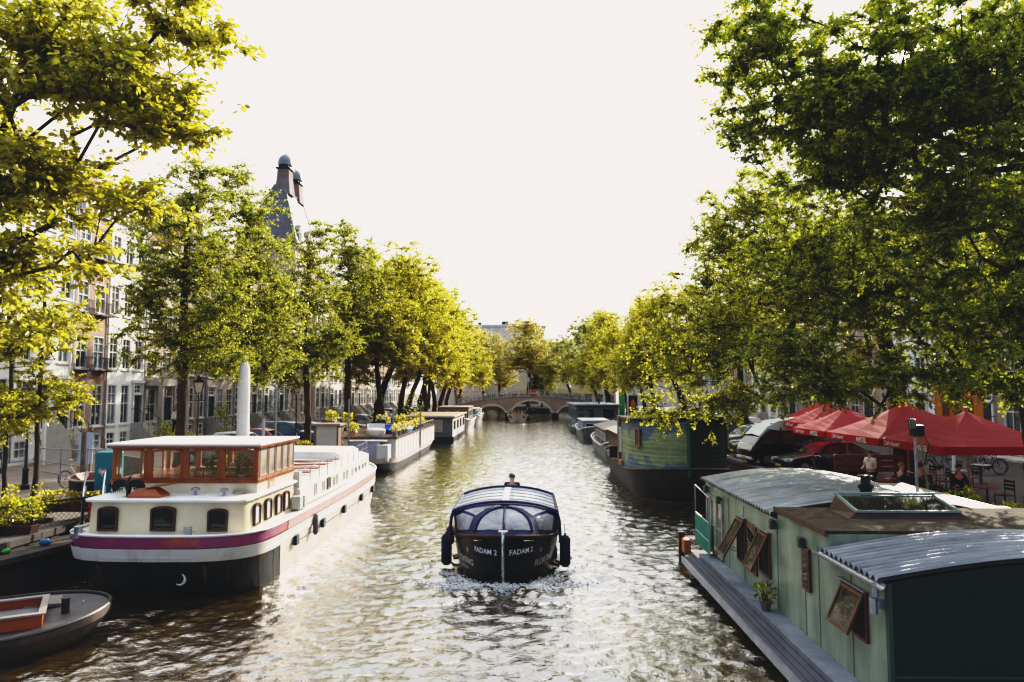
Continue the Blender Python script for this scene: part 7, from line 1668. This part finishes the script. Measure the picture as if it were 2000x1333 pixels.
t = thing('notice_board', 'pale blue notice board on a brown post on the left quay', 'sign', (-17.0, 27.2, S_)); b = MB(); b.box(-.28, .28, 0, .04, 1.0, 2.2); b.build('board', M('board_paleblue', (.55, .60, .68), (.45, .5, .58), 2, .5, .05), t, bevel=.01); b = MB(); b.box(.1, .2, .05, .15, 0, 2.4); b.build('post', oldwood, t); b = MB(); b.box(-.30, .10, -.02, .0, .7, .95); b.build('yellow_plate', M('plate_orange', (.6, .35, .06), None, 4, .5, 0), t)
t = thing('hoarding', 'dark slanting site hoarding panel left of the teal cabinet', 'fence', (-15.8, 26.0, S_), R(-15)); b = MB(); b.prism([(0, 0), (2.4, 0), (2.4, 1.35), (0, 1.6)], 0, .05); b.build('panel', MATS['tarp_grey'], t); b = MB(); b.tube([(0, -.04, 0), (0, -.04, 1.8)], .03, 6); b.tube([(0, -.04, 1.6), (2.4, -.04, 1.35)], .02, 6); b.build('frame', steel, t)
t = thing('arched_gate', 'pale wooden gate with quarter round top at the white house', 'gate', (-24.9, 36.5, S_), PI/2); b = MB(); b.prism([(0, 0), (2.2, 0)]+[(2.2*math.cos(a), 2.5*math.sin(a)) for a in [PI/2*k/10 for k in range(1, 11)]], 0, .08); b.build('panel', M('gate_grey', (.45, .43, .40), (.36, .34, .32), 2, .6, .2), t); b = MB(); b.box(-.15, 0, -.02, .12, 0, 2.7); b.build('post', white, t)
# shrubs in front of the houses
HB = 'shrubs in front of the left houses'
for i, (x, y, r, h, lm, lab) in enumerate([(-24.6, 48.3, .9, 1.5, leafyellow, 'bright green bush in front of the balcony house'), (-24.4, 50.3, .7, .9, leafyellow, 'low bush at the foot of the pale brick house'), (-22.0, 52.5, .9, 1.0, leafgreen, 'dark bush left of the nearest lamp'), (-25.6, 59.3, .6, 2.6, leafdark, 'dark climbing plant on the step gabled house'), (-21.5, 55.5, 1.1, .8, leafgreen, 'round bush right of the nearest lamp'),
     (-14.2, 35.0, .7, .7, leafgreen, 'leafy bush just right of the white pillar'), (-13.6, 43.2, .9, .7, leafyellow, 'bright bush beyond the barge roof beside the white hatchback'), (-24.5, 68, .8, .8, leafdark, 'dark bush below the grey shop front')]):
    leafy('shrub', lab, 'shrub', (x, y, S_), r, r*.8, h*.5, 900, .15, lm, 90+i, HB, fine=False)
# people on the left quay
person('pedestrian in a blue shirt standing by the leaning elm', 'stand', bluec, denim, darkhair, (-17.2, 70.5, S_), R(60), 1.03, detail=False)
person('pedestrian in a yellow brown jacket beside the blue shirted one', 'walk', M('ochre_cloth', (.45, .30, .08), None, 5, .8, .1), darkc, brownhair, (-16.6, 68.6, S_), R(20), 1.0, detail=False)
person('person in black and white leaning over the stoop railing of the white house', 'work', whitec, darkc, darkhair, (-23.5, 47.2, S_+.9), R(60), 1.0, detail=False)
person('person in red at the left end of the bridge', 'stand', redc, darkc, darkhair, (-12.2, BY+1.5, z_on_bridge(-12)), 0, 1.05, detail=False)
t = thing('round_sign', 'red round road sign at the left end of the bridge', 'sign', (-13.0, BY+.2, z_on_bridge(-12)-.2)); b = MB(); b.tube([(0, 0, 0), (0, 0, 3.2)], .05, 8); b.build('pole', steel, t); b = MB(); b.lathe([(.36, -.03), (.36, .0)], 20, (0, -.05, 2.9), 'Y'); b.build('disc', MATS['sign_red'], t); b = MB(); b.box(-.24, .24, -.095, -.085, 2.85, 2.95); b.build('white_bar', white, t)

# ------------------------------------------------------------------ right quay
prd = M('parasol_red', (.38, .012, .02), (.30, .010, .016), 2, .7, .12, 25)
def redcloth():
    m = prd; t = m.node_tree; b = t.nodes['Principled BSDF']; o = t.nodes['Material Output']
    tr = t.nodes.new('ShaderNodeBsdfTranslucent'); tr.inputs[0].default_value = (.85, .035, .035, 1); mx = t.nodes.new('ShaderNodeMixShader'); mx.inputs[0].default_value = .4
    t.links.new(b.outputs[0], mx.inputs[1]); t.links.new(tr.outputs[0], mx.inputs[2]); t.links.new(mx.outputs[0], o.inputs[0])
redcloth()
tw = M('parasol_white', (.78, .74, .70), None, 4, .6, 0)
def parasol(label, x, y, s, z=0, h=1.22, vz=1.86, group='red cafe parasols in a row on the right quay'):
    t = thing('parasol', label, 'parasol', (x+s/2, y+s/2, S_), 0, group); a = s/2; zt, zb = vz+.03+h, vz+.0
    cor = [(-a, -a), (0, -a), (a, -a), (a, 0), (a, a), (0, a), (-a, a), (-a, 0)]
    b = MB(); n = 8; k = 6; rr = []
    for j in range(k+1):
        f = .03+.97*j/k; rr.append([(cx*f, cy_*f, zt+(zb+.26-zt)*f**.93-(.05*math.sin(PI*f) if i % 2 == 0 else -.035*math.sin(PI*f))) for i, (cx, cy_) in enumerate(cor)])
    b.loft(rr, True, True, False); b.build('canopy', prd, t)
    b = MB()
    for i in range(8):
        p, q = cor[i], cor[(i+1) % 8]; px, py = p; qx, qy = q; m_ = 8; top_ = []; bot_ = []
        for e in range(m_+1):
            f = e/m_; x_, y_ = px+(qx-px)*f, py+(qy-py)*f; o = .012*math.sin(e*1.9+i); nx, ny = (qy-py), -(qx-px); l = math.hypot(nx, ny); nx /= l; ny /= l
            top_.append((x_, y_, zb+.258)); bot_.append((x_+nx*o, y_+ny*o, zb+.0))
        b.loft([top_, bot_], False)
    b.build('valance', prd, t)
    b = MB(); b.tube([(0, 0, 0), (0, 0, zt+.06)], .035, 10); b.lathe([(.05, zt+.02), (.05, zt+.09), (.09, zt+.1), (.09, zt+.13)], 10); b.build('pole', M('parasol_pole', (.45, .32, .2), (.35, .24, .14), 4, .5, .1), t)
    b = MB(); b.box(-.4, .4, -.4, .4, 0, .08); b.build('base', dmetal, t, bevel=.02)
    b = MB(); [b.bar((0, 0, zt-.16), (cx*.95, cy_*.95, zb+.17), .025) for cx, cy_ in cor]; [b.bar((0, 0, zt-.75), (cx*.5, cy_*.5, zt+(zb+.26-zt)*.5-.04), .02) for cx, cy_ in cor]; b.build('ribs', MATS['parasol_pole'], t)
    # lettering on the canal side (-x) and front (-y)
    text('lettering', 'AMSTEL', .25, tw, t, frame4((-a-.03, -a*.42, zb+.125), (0, -1, 0), (0, 0, 1)), .002, .006, 0, .95)
    text('lettering', 'Café Noord', .22, tw, t, frame4((-a-.03, a*.52, zb+.13), (0, -1, 0), (0, 0, 1)), .002, .003, .35, .95)
    return t
parasol('nearest red cafe parasol lettered AMSTEL beside the dark elm trunk', 12.5, 21.9, 3.9, h=1.25)
parasol('tallest red cafe parasol lettered AMSTEL behind the floodlight pole', 12.35, 25.5, 4.3, h=1.5)
parasol('third red cafe parasol lettered AMSTEL over the black saloon car', 12.3, 30.0, 3.4)
parasol('fourth red cafe parasol partly behind hanging leaves', 13.1, 33.6, 3.2, vz=2.0)
parasol('farthest small red cafe parasol tip beside the camper van roof', 14.3, 37.2, 3.0, vz=2.1)
# bench, waiter, guests
t = thing('wooden_bench', 'long wooden bench with plank backrest on the quay behind the waiter', 'bench', (11.5, 26.9, S_)); W_ = 2.6
for z in (.78, 1.0, 1.22): MB().box(0, W_, .30, .34, z, z+.18).build('back_board', M('bench_wood', (.26, .10, .045), (.17, .06, .03), 3, .6, .15, stretch=(.2, 1, 1)), t, bevel=.005)
MB().box(0, W_, -.15, .28, .42, .47).build('seat', MATS['bench_wood'], t, bevel=.005)
for x in (.05, W_-.15): MB().box(x, x+.1, -.1, .38, 0, .42).box(x, x+.1, .34, .40, .4, 1.42).build('leg', MATS['bench_wood'], t)
person('waiter in white short sleeved shirt with dark apron bent over in front of the bench', 'work', whitec, darkc, darkhair, (12.0, 25.4, S_), R(-65), 1.0, long_sleeve=False)
person('guest in dark shirt sitting under the nearest parasol by the tree trunk', 'sit', darkc, denim, darkhair, (14.2, 24.0, S_+.0), R(-20), 1.0, hat=None)
person('guest in grey sitting in the shadow of the thick trunk', 'sit', greyc, denim, brownhair, (13.3, 24.6, S_), R(120), 1.0)
person('guest in blue sitting beside the waiter', 'sit', denim, darkc, fairhair, (12.7, 24.7, S_), R(100), 1.0)
person('person in light blue shirt at the right edge of the picture', 'stand', lightblue, denim, darkhair, (20.9, 29.8, S_), R(-80), 1.05)
def cafe_table(label, x, y):
    t = thing('cafe_table', label, 'table', (x, y, S_), 0, 'cafe tables under the parasols'); b = MB(); b.lathe([(.35, .72), (.36, .74), (.35, .75)], 20); b.build('tabletop', steel, t); b = MB(); b.tube([(0, 0, .02), (0, 0, .72)], .03, 8); b.build('leg', dmetal, t); b = MB(); b.lathe([(.24, 0), (.22, .03), (.03, .05)], 14); b.build('base', dmetal, t)
    b = MB(); b.lathe([(.03, .751), (.035, .87), (.03, .87), (.028, .76)], 10, (.1, .05, 0)); o = b.build('glass', M('beer_gold', (.6, .4, .08), None, 4, .15, 0), None, True); o.location = (x, y, S_); tag(o, label.replace('round cafe table', 'glass of beer on the round table'), 'glass')
cafe_table('round cafe table beside the guest in dark shirt', 14.6, 23.2); cafe_table('round cafe table beside the waiter', 12.9, 25.5); cafe_table('round cafe table under the tallest parasol', 14.9, 26.9); cafe_table('round cafe table under the third parasol', 13.6, 31.2)
def chair(label, x, y, rz):
    t = thing('cafe_chair', label, 'chair', (x, y, S_), rz, 'cafe chairs under the parasols'); b = MB(); b.box(-.2, .2, -.2, .2, .43, .46); b.build('seat', dwood, t, bevel=.01)
    b = MB(); [b.box(-.2, .2, .19, .21, z, z+.07) for z in (.6, .72, .84)]; b.build('backrest', dwood, t)
    for x_ in (-.19, .19):
        for y_ in (-.18, .2): MB().tube([(x_, y_, 0), (x_, y_, .43 if y_ < 0 else .93)], .014, 6).build('leg', dmetal, t)
for i_, (x_, y_) in enumerate([(17.0, 23.4), (18.4, 25.6), (16.6, 28.2), (18.8, 30.2)]): cafe_table(['round cafe table by the pale wooden post', 'round cafe table right of the wooden post, under the sun patches', 'round cafe table behind the tallest parasol pole', 'round cafe table nearest the parked bicycles'][i_], x_, y_)
for l_, x, y, a in (('dark cafe chair left of the wooden post table', 16.3, 23.3, 90), ('dark cafe chair right of the wooden post table', 17.7, 23.6, -80), ('dark cafe chair facing the street at the sun patch table', 18.4, 24.8, 180), ('dark cafe chair on the far side of the sun patch table', 18.3, 26.4, 0), ('dark cafe chair beside the table behind the tallest parasol pole', 15.9, 28.2, 95), ('dark cafe chair across the table behind the tallest parasol pole', 17.3, 28.4, -85), ('dark cafe chair at the table nearest the bicycles', 18.1, 30.1, 80), ('dark cafe chair under the guest in dark shirt', 14.2, 24.05, -20), ('dark cafe chair under the guest in grey', 13.3, 24.6, 120), ('dark cafe chair under the guest in blue', 12.7, 24.7, 100), ('empty dark cafe chair right of the nearest parasol pole', 15.4, 23.6, -80), ('empty dark cafe chair under the tallest parasol', 15.5, 27.2, -100), ('empty dark cafe chair under the third parasol', 14.3, 31.5, -90)): chair(l_, x, y, R(a))
t = thing('floodlight_pole', 'thin steel pole with a square floodlight and propping bar behind the skylight', 'lamp', (11.55, 21.6, .2)); b = MB(); b.tube([(0, 0, 0), (0, 0, 3.95)], .045, 10); b.build('pole', steel, t, True); b = MB(); b.tube([(.55, .2, .6), (.12, 0, 3.8)], .03, 8); b.build('prop', M('prop_tan', (.38, .30, .2), (.3, .23, .15), 4, .5, .1), t)
b = MB(); b.obox((-.14, -.12, 3.82), (.26, .10, .30), Matrix.Rotation(R(35), 3, 'Z') @ Matrix.Rotation(R(-12), 3, 'X')); f = b.build('floodlight', dmetal, t, bevel=.01); b = MB(); b.obox((-.175, -.17, 3.81), (.22, .01, .25), Matrix.Rotation(R(35), 3, 'Z') @ Matrix.Rotation(R(-12), 3, 'X')); b.build('lens', M('flood_lens', (.6, .6, .55), None, 5, .2, 0), f)
b = MB(); b.box(-.1, .22, -.12, .12, 3.45, 3.78); b.tube([(.2, 0, 3.6), (.4, 0, 3.2), (.25, 0, 2.6)], .02, 6); b.build('junction_box', black, t, bevel=.02)
RP = 'planters along the right quay edge'
def boat_planter(label, x, y, s):
    t = leafy('planter', label, 'planter', (x, y, S_), .85, .34, .30, 700, .10, leafgreen, s, RP, fine=True); [bpy.data.objects.remove(c) for c in list(t.children) if c.name.startswith('stem')]
    for c in t.children: c.location.z = .30
    b = MB(); n = 20; b.loft([[(1.05*f*math.cos(2*PI*k/n), .42*f*math.sin(2*PI*k/n), z) for k in range(n)] for f, z in ((.7, 0), (.95, .22), (1.0, .42), (.95, .42), (.9, .30))], True, True, True); b.build('trough', dmetal, t, True)
boat_planter('boat shaped planter with leafy bushes behind the flat mossy roof', 13.2, 19.2, 81); boat_planter('boat shaped planter nearer the floodlight pole', 12.5, 21.2, 82)
for i, (x0, y0, x1, y1, lab) in enumerate([(13.4, 21.7, 17.5, 22.8, 'long low wooden beam edging the terrace at the right'), (12.0, 16.0, 17, 18.2, 'lower brown timber beam right of the mossy roof')]):
    t = thing('timber_beam', lab, 'beam', (x0, y0, S_)); b = MB(); b.bar((0, 0, .2), (x1-x0, y1-y0, .2), .22, .38); b.build('beam', MATS['bench_wood'], t, bevel=.01)
t = thing('barrel_tub', 'round wooden tub standing on the terrace edge', 'tub', (13.5, 22.3, S_+.0)); b = MB(); b.lathe([(.34, 0), (.42, .45), (.38, .45), (.34, .35)], 18); b.build('staves', oldwood, t, True); b = MB(); b.lathe([(.385, .15), (.395, .2), (.4, .2)], 18); b.build('hoop', dmetal, t)
for x, y, z, lab in ((17.0, 24.6, 2.0, 'pale wooden post under the nearest parasol'),):
    t = thing('wooden_post', lab, 'post', (x, y, S_)); b = MB(); b.box(-.09, .09, -.09, .09, 0, 2.3); b.build('post', M('post_tan', (.42, .32, .22), (.32, .24, .16), 3, .7, .2), t, bevel=.01)
t = thing('road_sign', 'blue road sign with a white arrow above the nearest parasol', 'sign', (19.6, 28.0, S_)); b = MB(); b.tube([(0, .06, 0), (0, .06, 4.0)], .04, 8); b.build('pole', steel, t); b = MB(); b.box(-.35, .35, 0, .03, 2.55, 3.75); b.build('board', M('sign_blue', (.02, .08, .35), None, 4, .4, 0), t, bevel=.01)
b = MB(); b.prism([(-.06, 2.68), (.06, 2.68), (.06, 3.15), (.22, 3.15), (0, 3.6), (-.22, 3.15), (-.06, 3.15)], -.012, -.002); b.build('arrow', white, t)
for x, y, lab, w_, h_, arrow in ((18.2, 30.5, 'big orange hoarding panel glimpsed above the nearest parasol', 2.0, 1.5, 0), (20.9, 29.2, 'orange diversion sign right of the blue arrow sign', .7, 1.0, 1), (17.2, 34.0, 'small orange sign behind the tallest parasol', .5, .7, 0)):
    t = thing('orange_sign', lab, 'sign', (x, y, S_)); b = MB(); b.box(-w_/2, w_/2, 0, .04, 2.6, 2.6+h_); b.build('board', M('sign_orange', (.75, .25, .02), (.65, .2, .015), 3, .5, 0), t, bevel=.01); b = MB(); [b.tube([(s*w_*.35, .06, 0), (s*w_*.35, .06, 2.8)], .03, 6) for s in (-1, 1)]; b.build('legs', steel, t)
    b = MB(); [b.box(-w_*.35+k*w_*.25, -w_*.35+k*w_*.25+w_*.14, -.01, 0, 2.75, 2.75+h_*.5) for k in range(3)]; b.build('dark_marks', M('mark_brown', (.25, .07, .02), None, 4, .5, 0), t)
t = thing('white_beam', 'slanting white beam sticking out behind the two nearest parasols', 'beam', (16.2, 31.0, S_)); b = MB(); b.bar((-1.2, 0, 4.25), (2.2, .4, 3.05), .14, .16); b.bar((2.2, .4, 0), (2.2, .4, 3.1), .1); b.build('beam', white, t)
# advertising column, green box, bollards up the right quay
t = thing('advertising_column', 'white framed advertising column with an orange figure on the right quay', 'column', (13.7, 93, S_)); b = MB(); b.box(-.7, .7, 0, .6, 0, .5); b.build('plinth', M('plinth_brick', (.35, .12, .08), None, 4, .8, .1), t); b = MB(); b.box(-.7, .7, 0, .6, .5, 3.4); b.build('frame', white, t, bevel=.02); b = MB(); b.box(-.55, .55, -.02, 0, .75, 3.2); b.build('poster', black, t)
b = MB(); b.lathe([(.02, -.8), (.2, -.6), (.33, -.2), (.3, .3), (.15, .6), (.02, .75)], 14, (0, 0, 2.0)); o = b.build('orange_shape', MATS['sign_orange'], t, True); o.scale = (1, .06, 1); o.location = (0, -.03, 0)
t = thing('green_kiosk', 'narrow bright green kiosk left of the advertising column', 'kiosk', (12.7, 96, S_)); b = MB(); b.box(-.35, .35, 0, .7, 0, 3.4); b.build('body', M('kiosk_green', (.03, .30, .10), (.02, .24, .08), 3, .5, .1), t, bevel=.03); b = MB(); b.box(-.42, .42, -.05, .75, 3.4, 3.55); b.build('roof', dmetal, t)
for i in range(9):
    t = thing('bollard', f'{["first","second","third","fourth","fifth","sixth","seventh","eighth","ninth"][i]} dark bollard of the row running up the right quay', 'bollard', (12.2+.12*i, 62+i*4.2, S_), 0, 'bollards up the right quay'); b = MB(); b.lathe([(.10, 0), (.08, .8), (.11, .84), (.08, .95), (.02, 1.0)], 10); b.build('post', black, t, True)
for i, (x, y, lab, c, h_) in enumerate([(17.5, 52, 'pedestrian in white beyond the parked cars on the right quay', whitec, fairhair), (16.2, 70, 'pedestrian in dark clothes walking up the right quay', darkc, darkhair), (18, 60, 'pedestrian in red far behind the camper van', redc, brownhair)]):
    person(lab, 'walk', c, denim, h_, (x, y, S_), .5+i, 1.0, detail=False)
